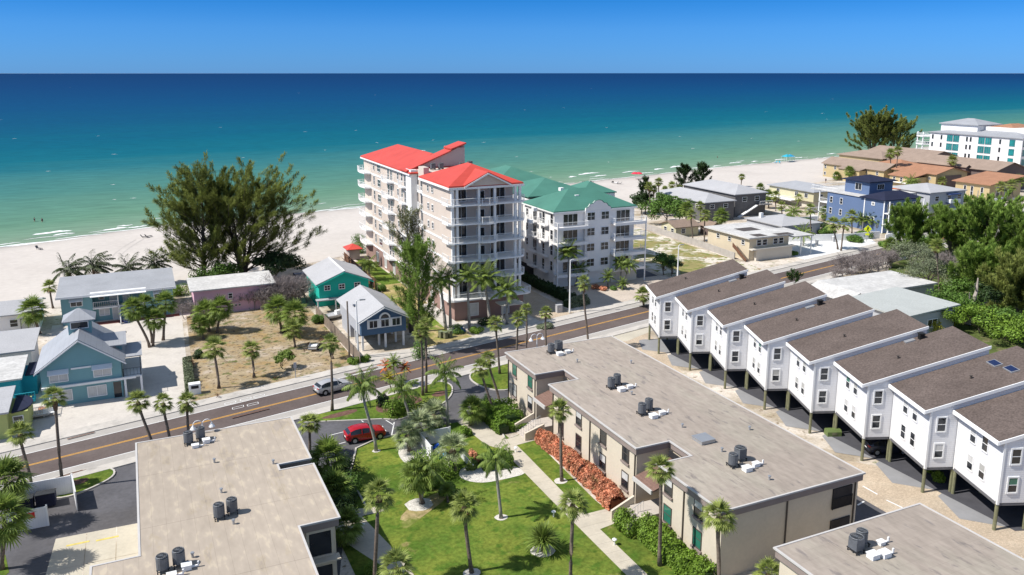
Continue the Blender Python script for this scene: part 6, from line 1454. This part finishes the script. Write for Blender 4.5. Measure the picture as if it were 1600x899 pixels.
hedge('hedge', 'narrow grey green hedge along the left fence of the sandy lot', [(4.2,106.8),(4.6,119)], 1.0, 1.0, 'hedgegrey', 330, .2)

for i,(px,py,r_,h_,m_,l) in enumerate([(284,462,2.0,2.2,'leafbright','green bush between the blue motel and the pink house'),(335,497,1.8,1.6,'leaf','low dark shrubs under the dense palm group at the top left of the lot'),(452,520,1.6,1.3,'leafdark','low shrubs under the dense palms before the grey tangle'),(500,505,1.4,1.6,'leaf','shrub by the wooden fence behind the branch piles'),(310,560,.9,1.2,'leafdark','dark vine clump on the left edge of the sandy lot'),(560,395,2.2,2.4,'leafbright','bright bush between the cabana and the tower'),(597,455,1.2,1.4,'leaf','small bush on the dry grass of the tower yard'),(745,520,1.2,1.0,'leafbright','bright low shrub at the royal palm before the tower'),(850,512,1.6,.8,'hedgegrey','grey low shrub at the tower drive mouth'),(700,772,1.0,1.1,'leaf','round shrub beside the shell bed on the lawn'),(672,762,1.3,1.5,'leaf','bushy plant on the left end of the shell bed'),(725,680,1.0,1.0,'leafbright','bright low plant at the start of the walk'),(1460,360,3.2,2.2,'leaf','green shrubs before the grey three storey house'),(1500,345,3.2,2.0,'leafbright','bright shrubs at the yard between the grey house and the ochre house'),(1545,350,3.2,2.2,'leaf','shrub row along the road right of the slim pale pole'),(1300,310,3,2,'leaf','green shrubs behind the yellow house'),(1240,352,2.2,1.6,'leafbright','bright shrubs by the palms over the low grey roof'),(1095,318,3,2.5,'leaf','green bush between the wooden houses'),(1385,385,2.2,1.4,'leaf','shrubs at the road corner below the blue house'),(1415,388,2.6,1.8,'leafbright','bright shrubs along the road below the blue house'),(1145,300,4,2.2,'leaf','green bush behind the grey wooden house by the beach'),(1190,372,2.2,1.6,'leaf','green shrub between the cream house and the low grey roof'),(1290,366,2.6,1.8,'leaf','green shrubs at the end of the white board wall'),(1225,312,3,1.8,'leaf','shrubs behind the yard palms near the yellow house'),(1345,300,3,2,'leafdark','dark shrubs at the beach side of the blue house'),(1445,385,3,3,'leaf','rounded green bush between the feathery trees at the road'),(1405,400,2.8,2.6,'leaf','rounded green bush left of the feathery trees at the road'),(1500,385,3.5,3,'leafbright','bright rounded bush under the big feathery trees')]):
    shrub(l, G(px,py), r_, h_, m_, 100+i, 2200, .4 if px > 1140 else .22)
# ------------------------------------------------------------------ vehicles
def car(label, loc, rz, paint, L=4.6, W=1.86, H=1.62):
    t = thing('parked_car' if paint != 'carsilver' else 'moving_car', label, 'car', loc, rz)
    X = [0,.03,.10,.20,.30,.38,.46,.58,.70,.80,.88,.94,.98,1.0]      # rear .. front, fraction of the length
    roof = [.62,.70,.86,.965,1.0,1.0,.99,.94,.70,.64,.61,.56,.48,.40]; belt = [.58,.62,.64,.645,.645,.64,.635,.63,.625,.61,.58,.53,.46,.38]
    hw = [.80,.90,.96,.99,1,1,1,1,.99,.975,.95,.90,.80,.62]; zb = [.30,.24,.2,.17,.16,.16,.16,.16,.16,.17,.18,.2,.22,.26]
    V = []; F = []; GF = []
    for i, x in enumerate(X):
        w_ = W/2*hw[i]; xx = (x-.5)*L; r_ = roof[i]*H; b_ = min(belt[i]*H, r_-.01); cab = max(0, min(1, (roof[i]-belt[i])/.3)); rw = w_*(1-.24*cab)
        row = [(w_*.93,zb[i]*H),(w_,(zb[i]+.14)*H),(w_*1.0,b_*.86),(w_*.965,b_),(rw,r_-.05*cab),(rw*.86,r_),(0,r_+.02*cab)]
        V += [(xx,y,z) for y,z in row]+[(xx,-y,z) for y,z in row[-2::-1]]
    n = 13
    for i in range(len(X)-1):
        for j in range(n-1):
            f = (i*n+j,(i+1)*n+j,(i+1)*n+j+1,i*n+j+1); side = j in (3,8); top = j in (4,5,6,7)
            cb = roof[i]-belt[i] > .12 or roof[i+1]-belt[i+1] > .12
            if side and cb and 2 <= i <= 7: GF.append(f)
            elif top and (i in (7,) or i == 1): GF.append(f)
            else: F.append(f)
    F += [tuple(range(n)), tuple(range(len(V)-1, len(V)-n-1, -1))]
    q = MB().add(V, F); o = q.build('body', K[paint], t, smooth=True)
    q = MB().add([(v[0],v[1],v[2]) for v in V], GF)
    for i in (4,6):   # pillars keep the body colour
        pass
    q.build('window', K['glass'], t, smooth=False)
    q = MB()
    for s in (-1,1):
        for x in (.40,.56): 
            i = min(range(len(X)), key=lambda k_: abs(X[k_]-x)); p = V[i*n+3]; r = V[i*n+4]
            q.bar((p[0],s*(p[1]+.012),p[2]),(r[0],s*(r[1]+.012),r[2]),.05)
    q.build('pillar', K[paint], t)
    for sx in (-.31,.32):
        for s in (-1,1):
            wh_ = MB().tube([(sx*L,s*(W/2-.20),.34),(sx*L,s*(W/2+.01),.34)], .34, 18).build('wheel', K['tyre'], t)
            q = MB().tube([(sx*L,s*(W/2+.0),.34),(sx*L,s*(W/2+.025),.34)], .22, 14)
            q.build('rim', K['metal'], wh_)
            MB().tube([(sx*L,s*(W/2-.03),.36),(sx*L,s*(W/2+.003),.36)], .42, 18).build('wheel_arch', K['black'], t)
    for s in (-1,1):
        MB().box(-L/2-.02,-L/2+.12,s*.62-.20,s*.62+.20,.92,1.04).build('tail_light', K['tail'], t); MB().box(L/2-.20,L/2-.03,s*.58-.16,s*.58+.16,.66,.78).build('headlight', K['whitetrim'], t)
        MB().box(.10*L,.15*L,s*(W/2+.10)-.08,s*(W/2+.10)+.08,1.0,1.13).build('mirror', K[paint], t)
    MB().box(-L/2-.03,-L/2+.04,-.25,.25,.62,.74).build('number_plate', K['whitetrim'], t); MB().box(-L/2-.03,-L/2+.2,-.85,.85,.30,.45).build('bumper', K['black'], t)
    return t
a, b = G(519,611); car('silver suv driving on the road', (a+.1,b-.1,.04), math.atan(SL)+.0, 'carsilver', 4.7)
p, r = G(548,692), G(596,683); car('bright red suv parked nose out beside the lawn', ((p[0]+r[0])/2,(p[1]+r[1])/2+.35,.02), math.atan2(r[1]-p[1], r[0]-p[0]), 'carred', 4.5)
o = SH[5].location; cs, sn = math.cos(RZ), math.sin(RZ); car('dark blue car parked in the shade under the third stilt house from the near end', (o.x+3.6*cs-2.0*sn, o.y+3.6*sn+2.0*cs, .05), RZ, 'cardark', 4.5)
a, b = G(1306,352); car('white car behind the cream house, parked by the white court wall', (148,152,.03), .3, 'cardark', 4.4)['label'] = 'dark car parked at the far side of the bright white court'
# small trailer in the sandy lot
a, b = G(490,547); t = thing('trailer', 'small white utility trailer standing in the sandy lot by the branch pile', 'trailer', (a,b,0), 1.2)
MB().box(-1.0,1.0,-.6,.6,.45,.60).build('bed', K['whitetrim'], t); q = MB()
for (x0,x1,y0,y1) in [(-1,1,-.62,-.57),(-1,1,.57,.62),(-1,-.95,-.6,.6)]: q.box(x0,x1,y0,y1,.60,.85)
q.build('side_board', K['metal'], t); MB().bar((1,0,.5),(2.1,0,.4),.08).build('drawbar', K['metal'], t)
for s in (-1,1): MB().tube([(0,s*.62,.28),(0,s*.78,.28)], .28, 12).build('wheel', K['tyre'], t)
# ------------------------------------------------------------------ street lamps, poles and signs
def lamp(base, top, label, arm=1.3, az=0.):
    a, b = G(*base); h = HG(a, b, top[1]); t = thing('street_lamp', label, 'street lamp', (a,b,.13), az, 'white street lamps along the road')
    MB().tube([(0,0,0),(0,0,h*.6),(0,0,h)], [.16,.12,.09], 8).build('pole', K['whitetrim'], t); MB().tube([(0,0,h-.02),(arm*.5,0,h+.12),(arm,0,h+.10)], [.06,.05,.05], 6).build('arm', K['whitetrim'], t)
    MB().prism([(arm-.1,-.12),(arm+.65,-.16),(arm+.75,0),(arm+.65,.16),(arm-.1,.12)], h+.02, [h+.20,h+.14,h+.12,h+.14,h+.20]).build('lamp_head', K['metal'], t)
lamp((560,560),(560,472), 'white street lamp in front of the navy house', .6, .0)
lamp((890,490),(893,408), 'white street lamp before the green roofed condo', .7, -.2)
lamp((1058,445),(1058,385), 'plain white pole lamp in the scrub lot', .5, 0)
def upole(base, top, label, m='wood', r=.15):
    a, b = G(*base); h = HG(a, b, top[1]); return tag(MB().tube([(0,0,0),(0,0,h)], [r,r*.75], 8).build('utility_pole', K[m], None, (a,b,0)), label, 'pole')
upole((546,559),(541,471), 'dark timber utility pole left of the white lamp at the navy house')
upole((1524,338),(1527,298), 'slim pale pole at the ochre house', 'metal', .13)
def twin_lamp(px, py, zbase, label):
    a, b = G(px, py, 6.4); t = thing('twin_lamp', label, 'street lamp', (a,b,0), 0, 'white twin gooseneck lamps at the condo roofs')
    h = 7.2; MB().tube([(0,0,0),(0,0,h)], [.08,.05], 8).build('pole', K['whitetrim'], t)
    for s in (-1,1):
        q = MB(); pts = [(0,0,h-.1)]+[(s*(.42-.42*math.cos(R(20*i))),0,h+.42*math.sin(R(20*i))) for i in range(10)]; q.tube(pts, .035, 6); q.build('arm', K['whitetrim'], t)
        MB().tube([(s*.84,0,h-.02),(s*.84,0,h-.12),(s*.84,0,h-.32),(s*.84,0,h-.40)], [.07,.12,.26,.30], 10).build('lamp_shade', K['whitetrim'], t)
twin_lamp(317,675,0,'white twin gooseneck lamp standing behind the lower left condo roof'); twin_lamp(839,536,0,'white twin gooseneck lamp standing behind the far end of the middle condo')
# path lights
for (px,py,l) in [(806,707,'white mushroom path light by the first stair walk'),(865,808,'white mushroom path light on the lawn side of the walkway'),(960,852,'white mushroom path light by the second stair walk'),(567,828,'white path light by the shaded walk')]:
    t = thing('path_light', l, 'garden light', (*G(px,py),.02), 0, 'mushroom path lights'); MB().tube([(0,0,0),(0,0,.5)], .06, 8).build('post', K['whitetrim'], t); MB().tube([(0,0,.5),(0,0,.56),(0,0,.66)], [.22,.2,.04], 10).build('cap', K['whitetrim'], t)
# mailbox post, sign post in the sandy lot
a, b = G(462,592); t = thing('sign_post', 'thin wooden sign post seen edge-on at the front of the sandy lot', 'sign', (a,b,0)); MB().box(-.05,.05,-.05,.05,0,2.3).build('post', K['metal'], t); MB().box(-.20,.20,-.08,-.051,1.55,2.3).build('sign_plate', K['lroof'], t)
a, b = G(1354,378); t = thing('road_sign', 'bright yellow green diamond warning sign beside the road', 'sign', (a,b,0), -.6); MB().box(-.06,.06,-.05,.05,0,2.4).build('post', K['metal'], t)
ext(q := MB(), [(0,2.2),(.95,3.15),(0,4.1),(-.95,3.15)], 'y', -.12, -.052); q.build('sign_plate', K['signy'], t)
ext(q := MB(), [(-.1,3.75),(.12,3.75),(.12,3.55),(-.1,3.55)], 'y', -.14, -.121); ext(q, [(-.18,3.5),(.2,3.5),(.12,3.05),(-.12,3.05)], 'y', -.14, -.121); ext(q, [(-.14,3.04),(-.02,3.04),(-.18,2.55),(-.3,2.55)], 'y', -.14, -.121); ext(q, [(.02,3.04),(.14,3.04),(.32,2.6),(.2,2.55)], 'y', -.14, -.121); q.build('walking_figure', K['black'], t)
ext(q := MB(), [(-.45,1.6),(.45,1.6),(.45,2.1),(-.45,2.1)], 'y', -.12, -.052); q.build('arrow_plate', K['signy'], t)
for (px,py,l) in [(1368,370,'small grey sign on a post right of the yellow diamond sign'),(1582,325,'grey back of a round road sign among the green shrubs at the right')]:
    a, b = G(px,py); t = thing('road_sign', l, 'sign', (a,b,0)); MB().box(-.06,.06,-.05,.05,0,2.6).build('post', K['metal'], t)
    ext(q := MB(), [(.5*math.cos(R(22.5+45*i)),2.7+.5*math.sin(R(22.5+45*i))) for i in range(8)], 'y', -.1, -.052); q.build('sign_plate', K['metal'], t)
# ------------------------------------------------------------------ enclosures
c = thing('dumpster_enclosure', 'white board enclosure with open gate around the dumpsters at the left', 'enclosure', (-12.9,79,0))
Pb = lambda nm, x0,x1,y0,y1,h=1.9,m='fencewhite': P(nm, MB().box(x0,x1,y0,y1,0,h), m, c)
Pb('panel', -12.9,-9.7,78.9,79.0); Pb('panel', -13.0,-12.9,79.0,84.6); Pb('panel', -12.9,-8.0,84.5,84.6)
P('gate', MB().prism([(-7.95,84.5),(-7.85,84.5),(-7.35,80.6),(-7.45,80.6)], .1, 2.0), 'fencewhite', c)
P('post', MB().box(-9.72,-9.58,78.86,79.02,0,2.05).box(-13.04,-12.88,78.86,79.0,0,2.05).box(-8.02,-7.84,84.46,84.64,0,2.05), 'whitetrim', c)
def plate(par, x0, x1, z0, z1, y, m): P('sign_plate', MB().box(x0,x1,y-.03,y-.004,z0,z1), m, par)
plate(c, -11.1,-10.6,1.05,1.6,78.9,'signred'); plate(c, -12.25,-11.75,1.0,1.55,78.9,'mulch')
for i,(x,y,l) in enumerate([(-11.9,82.9,'left dark dumpster inside the white enclosure'),(-10.1,83.2,'right dark dumpster inside the white enclosure')]):
    t = thing('dumpster', l, 'dumpster', (x,y,0)); ext(q := MB(), [(-.7,.12),(.55,.12),(.7,1.1),(-.7,1.35)], 'x', -.8, .8); q.build('bin', K['navyroof'], t); ext(q := MB(), [(-.74,1.36),(.74,1.11),(.74,1.17),(-.74,1.42)], 'x', -.84, .84); q.build('lid', K['acdark'], t)
    for s in (-.6,.6):
        for w_ in (-.5,.5): MB().tube([(s-.05,w_,.07),(s+.05,w_,.07)], .07, 8).build('caster', K['tyre'], t)
c = thing('equipment_wall', 'white L shaped screen wall around pool equipment beside the silvery palms', 'wall', (25.7,76,0))
P('panel', MB().box(25.9,26.0,76.6,80.4,0,1.6).box(26.0,29.4,80.3,80.4,0,1.6).box(29.0,29.1,72.6,76.0,0,.7), 'fencewhite', c)
P('post', MB().box(25.86,26.04,76.5,76.6,0,1.7).box(25.86,26.04,80.4,80.5,0,1.7).box(29.3,29.5,80.24,80.299,0,1.7), 'whitetrim', c)
for (px,py,l,m_) in [(678,704,'blue tarp bundle lying inside the white equipment wall','bluetarp'),(690,715,'blue pipe and float lying along the white equipment wall','skyblue')]:
    a, b = G(px,py); q = MB(); n = 9
    for i in range(6): x0 = random.uniform(-.5,.5); y0 = random.uniform(-.3,.3); q.tube([(x0,y0,.05),(x0+.2,y0+.1,.35),(x0+.5,y0+.1,.1)], [.22,.25,.1], 7)
    tag(q.build('tarp', K[m_], None, (a,b,0)), l, 'tarp')
for (px,py,l) in [(738,712,'upper orange leaved plant beside the white low wall'),(746,722,'lower orange leaved plant beside the white low wall')]: shrub(l, G(px,py), .55, .7, 'croton', px, 500, .18)
# white fence bits at the road end of the middle condo
wallseg('short white fence panel behind the far end of the middle condo', [(57.4,88.6),(60.2,92.5)], 1.4, .1, 'fencewhite', 'fence', 'fence')
t = thing('railing', 'white metal railing behind the far edge of the middle condo roof', 'railing', (52,93,0)); rail(MB(), [(0,0),(5,1.6)], 0, 1.0, .5, .05).build('bars', K['whitetrim'], t)
# bins by the tower, blue tarp and clutter
for i,(px,py) in enumerate([(689,528),(696,529),(703,527)]):
    t = thing('wheelie_bin', ['leftmost of the three dark green bins at the tower corner','middle of the three dark green bins at the tower corner','rightmost of the three dark green bins at the tower corner'][i], 'bin', (*G(px,py),0), .3)
    MB().prism([(-.28,-.32),(.28,-.32),(.28,.32),(-.28,.32)], .05, 1.0).build('bin', K['post'], t); MB().box(-.32,.32,-.38,.36,1.002,1.07).build('lid', K['hedgegrey'], t)
    for s in (-1,1): MB().tube([(s*.30,.3,.12),(s*.36,.3,.12)], .12, 10).build('wheel', K['tyre'], t)
t = thing('tarp', 'bright blue tarp heap beside the green bins at the tower', 'tarp', (*G(712,520),0))
q = MB(); 
for i in range(7): x0, y0 = random.uniform(-.9,.9), random.uniform(-.5,.5); q.tube([(x0,y0,0),(x0+.3,y0+.2,.6),(x0+.8,y0,.1)], [.3,.25,.12], 6)
q.build('folds', K['bluetarp'], t)
t = thing('utility_box', 'pale green utility cabinet by the street lamp at the court', 'utility box', (*G(873,488),0)); MB().box(-.5,.5,-.4,.4,0,1.3).box(-.55,.55,-.45,.45,1.3,1.36).build('cabinet', K['lroof'], t); MB().box(-.2,.2,-.42,-.402,.5,.9).build('door_panel', K['metal'], t)
t = thing('mailbox', 'white mailbox pillar at the near end of the narrow grey hedge', 'mailbox', (*G(305,615),0)); MB().box(-.7,.7,-.45,.45,0,1.4).build('pillar', K['whitetrim'], t); MB().box(-.45,.45,-.47,-.452,.8,1.2).build('recess', K['dark'], t)
t = thing('utility_box', 'rounded green transformer box beside the paver drive under the stilt houses', 'utility box', (*G(1301,680),0), RZ); ext(q := MB(), [(-.5,0),(.5,0),(.5,.55),(.3,.75),(-.3,.75),(-.5,.55)], 'x', -.8, .8); q.build('cabinet', K['shaft'], t); MB().box(-.3,.3,-.52,-.502,.2,.5).build('hatch', K['post'], t)
# stair and porch at the small left cottages
t = thing('wooden_deck', 'small wooden deck with white railing and orange mat by the left cottages', 'deck', (*G(58,648),0)); MB().box(-1.4,1.4,-1.6,1.6,.3,.45).build('floor', K['creamtan'], t); rail(MB(), [(-1.4,1.6),(-1.4,-1.6),(1.4,-1.6),(1.4,1.0)], .45, 1.0, .25, .04).build('railing', K['whitetrim'], t); MB().box(.1,1.0,.2,1.3,.451,.49).build('mat', K['oroof'], t)
# furniture near the road, parked bench
t = thing('bench', 'small white bench on the sand beside the wooden deck', 'bench', (*G(78,650),0)); MB().box(-.7,.7,-.25,.25,.4,.46).build('seat', K['whitetrim'], t); MB().box(-.7,.7,.22,.27,.46,.9).build('backrest', K['whitetrim'], t)
for s in (-.6,.6): MB().box(s-.04,s+.04,-.22,.2,0,.398).build('leg', K['whitetrim'], t)
# ------------------------------------------------------------------ beach things
def umbrella(px, py, label, m='umbred', s=1.0):
    t = thing('beach_umbrella', label, 'umbrella', (*G(px,py),0)); MB().tube([(0,0,0),(0,0,2.2*s)], .03*s, 6).build('pole', K['whitetrim'], t)
    q = MB(); n = 12; V = [(0,0,2.45*s)]+[(.7*s*math.cos(R(30*i)),.7*s*math.sin(R(30*i)),2.30*s) for i in range(n)]+[(1.35*s*math.cos(R(30*i)),1.35*s*math.sin(R(30*i)),1.85*s) for i in range(n)]
    q.add(V, [(0,1+i,1+(i+1)%n) for i in range(n)]+[(1+i,13+i,13+(i+1)%n,1+(i+1)%n) for i in range(n)]); q.build('canopy', K[m], t, fix=False)
umbrella(992,280,'left half of the overlapping red beach umbrellas','umbred',1.1); umbrella(998,280,'right half of the overlapping red beach umbrellas','umbred',1.1)
def tent(px, py, label, m, s=1.0):
    t = thing('beach_tent', label, 'canopy', (*G(px,py),0)); q = MB(); w_ = 1.5*s
    q.add([(-w_,-w_,2*s),(w_,-w_,2*s),(w_,w_,2*s),(-w_,w_,2*s),(0,0,2.9*s)], [(0,1,4),(1,2,4),(2,3,4),(3,0,4)]); q.build('canopy', K[m], t, fix=False)
    for x in (-1,1):
        for y in (-1,1): MB().tube([(x*w_*.95,y*w_*.95,0),(x*w_*.95,y*w_*.95,2*s)], .05, 5).build('leg', K['whitetrim'], t)
tent(1229,253,'teal beach canopy on the far sand, left one','umbteal',1.2); tent(1234,252,'blue beach canopy on the far sand, right one','skyblue',1.1)
def lounge(px, py, label, rz=0., m='woodgrey'):
    t = thing('beach_chair', label, 'beach chair', (*G(px,py),0), rz, 'beach chairs and loungers on the sand'); MB().box(-.3,.3,-.9,.5,.28,.36).build('seat', K[m], t); ext(q := MB(), [(.5,.30),(.58,.30),(.95,.85),(.87,.85)], 'x', -.3, .3); q.build('backrest', K[m], t)
    for x in (-.25,.25):
        for y in (-.8,.4): MB().box(x-.03,x+.03,y-.03,y+.03,0,.279).build('leg', K['dark'], t)
for i,(px,py,l) in enumerate([(912,288,'first beach chair in the row right of the tower roofs'),(916,287,'second beach chair in the row right of the tower roofs'),(921,287,'third beach chair in the row right of the tower roofs'),(925,286,'fourth beach chair in the row right of the tower roofs'),(957,286,'chair left of the white beach set below the surf'),(963,287,'white lounger in the middle of the beach set below the surf'),(968,288,'lounger right of the beach set below the surf'),(1212,255,'beach chair left of the teal canopy'),(1218,255,'second beach chair left of the teal canopy'),(1009,277,'chair right of the red umbrellas'),(61,390,'dark lounger on the far left beach'),(226,372,'lounger on the sand left of the large pines'),(232,371,'second lounger on the sand left of the large pines')]): lounge(px, py, l, i*.7, 'umbteal' if i in (7,8) else ('whitetrim' if i in (5,) else 'woodgrey'))
def person(px, py, label, shirt, h=1.7, z=0, wade=0, stride=.12):
    t = thing('person', label, 'person', (*G(px,py),z), random.uniform(0,6))
    me = bpy.data.meshes.new('body'); k_ = h/1.7
    vs = [(0,0,.92),(0,0,1.15),(0,0,1.40),(0,0,1.50),(0,.01,1.62),(.10,0,.88),(.11,stride,.48),(.11,stride*1.6,.04),(-.10,0,.88),(-.11,-stride,.48),(-.11,-stride*1.8,.04),(.19,0,1.40),(.25,.02,1.12),(.25,.14,.90),(-.19,0,1.40),(-.25,-.02,1.12),(-.26,.06,.88),(.11,stride*1.6+.16,.03),(-.11,-stride*1.8+.16,.03)]
    es = [(0,1),(1,2),(2,3),(3,4),(0,5),(5,6),(6,7),(0,8),(8,9),(9,10),(2,11),(11,12),(12,13),(2,14),(14,15),(15,16),(7,17),(10,18)]
    me.from_pydata([(x*k_,y*k_,zz*k_-wade) for x,y,zz in vs], es, []); o = link(bpy.data.objects.new('body', me)); o.parent = t; me.materials.append(K['skin'])
    md = o.modifiers.new('s','SKIN'); rr = [.14,.13,.16,.055,.10,.09,.065,.045,.09,.065,.045,.06,.045,.035,.06,.045,.035,.035,.035]
    for i, r_ in enumerate(rr): me.skin_vertices[0].data[i].radius = (r_*k_,r_*k_*.85)
    me.skin_vertices[0].data[0].use_root = True
    o.modifiers.new('b','SUBSURF').levels = 1; o.modifiers['b'].render_levels = 1
    z0 = -wade
    MB().tube([(0,0,1.0*k_+z0),(0,0,1.2*k_+z0),(0,0,1.42*k_+z0)], [.165*k_,.175*k_,.20*k_], 10).build('shirt', K[shirt], t, smooth=True)
    if wade < .5: MB().tube([(0,0,.72*k_+z0),(0,0,.98*k_+z0)], [.20*k_,.175*k_], 10).build('shorts', K['navyroof'], t)
    MB().tube([(0,-.02,1.62*k_+z0),(0,-.02,1.74*k_+z0),(0,-.02,1.76*k_+z0)], [.115*k_,.09*k_,.03], 8).build('hair', K['bark'], t)
for (px,py,l,s_,wd) in [(54,345,'person wading in the shallow water at the left, left one','navyroof',.6),(66,346,'person wading in the shallow water at the left, right one','navyroof',.6),(1290,286,'person standing on the sand beside the beach shrubs at the right','navyroof',0),(1318,243,'person at the water edge left of the big dark pine','umbteal',0),(1121,246,'person swimming off the beach behind the wooden houses','navyroof',.9)]:
    person(px, py, l, s_, 1.75, 0 if not wd else -.25, wd)
# roof clutter on the green condo already placed; terrace furniture on the white court
for (px,py,l) in [(1276,384,'white pillar lamp on the bright white court'),(1302,378,'white pillar beside the leaning palm pair')]:
    t = thing('gate_pillar', l, 'pillar', (*G(px,py),0)); MB().box(-.25,.25,-.25,.25,0,1.3).build('post', K['lroof'], t); MB().box(-.32,.32,-.32,.32,1.3,1.4).build('cap', K['whitetrim'], t)
# utility items under stilt houses: water heaters, bins
for i,(x,y) in enumerate([(4.6,2.0),(8,3.0)]):
    o = SH[i*2+1].location; t = thing('storage_box', ['grey storage box in the shade under the second stilt house from the road','grey storage box in the shade under the fourth stilt house from the road'][i], 'box', (o.x+x*cs-y*sn, o.y+x*sn+y*cs, .05), RZ); MB().box(-.6,.6,-.4,.4,0,.9).build('box', K['under'], t); MB().box(-.63,.63,-.43,.43,.9,.97).build('lid', K['metal'], t)
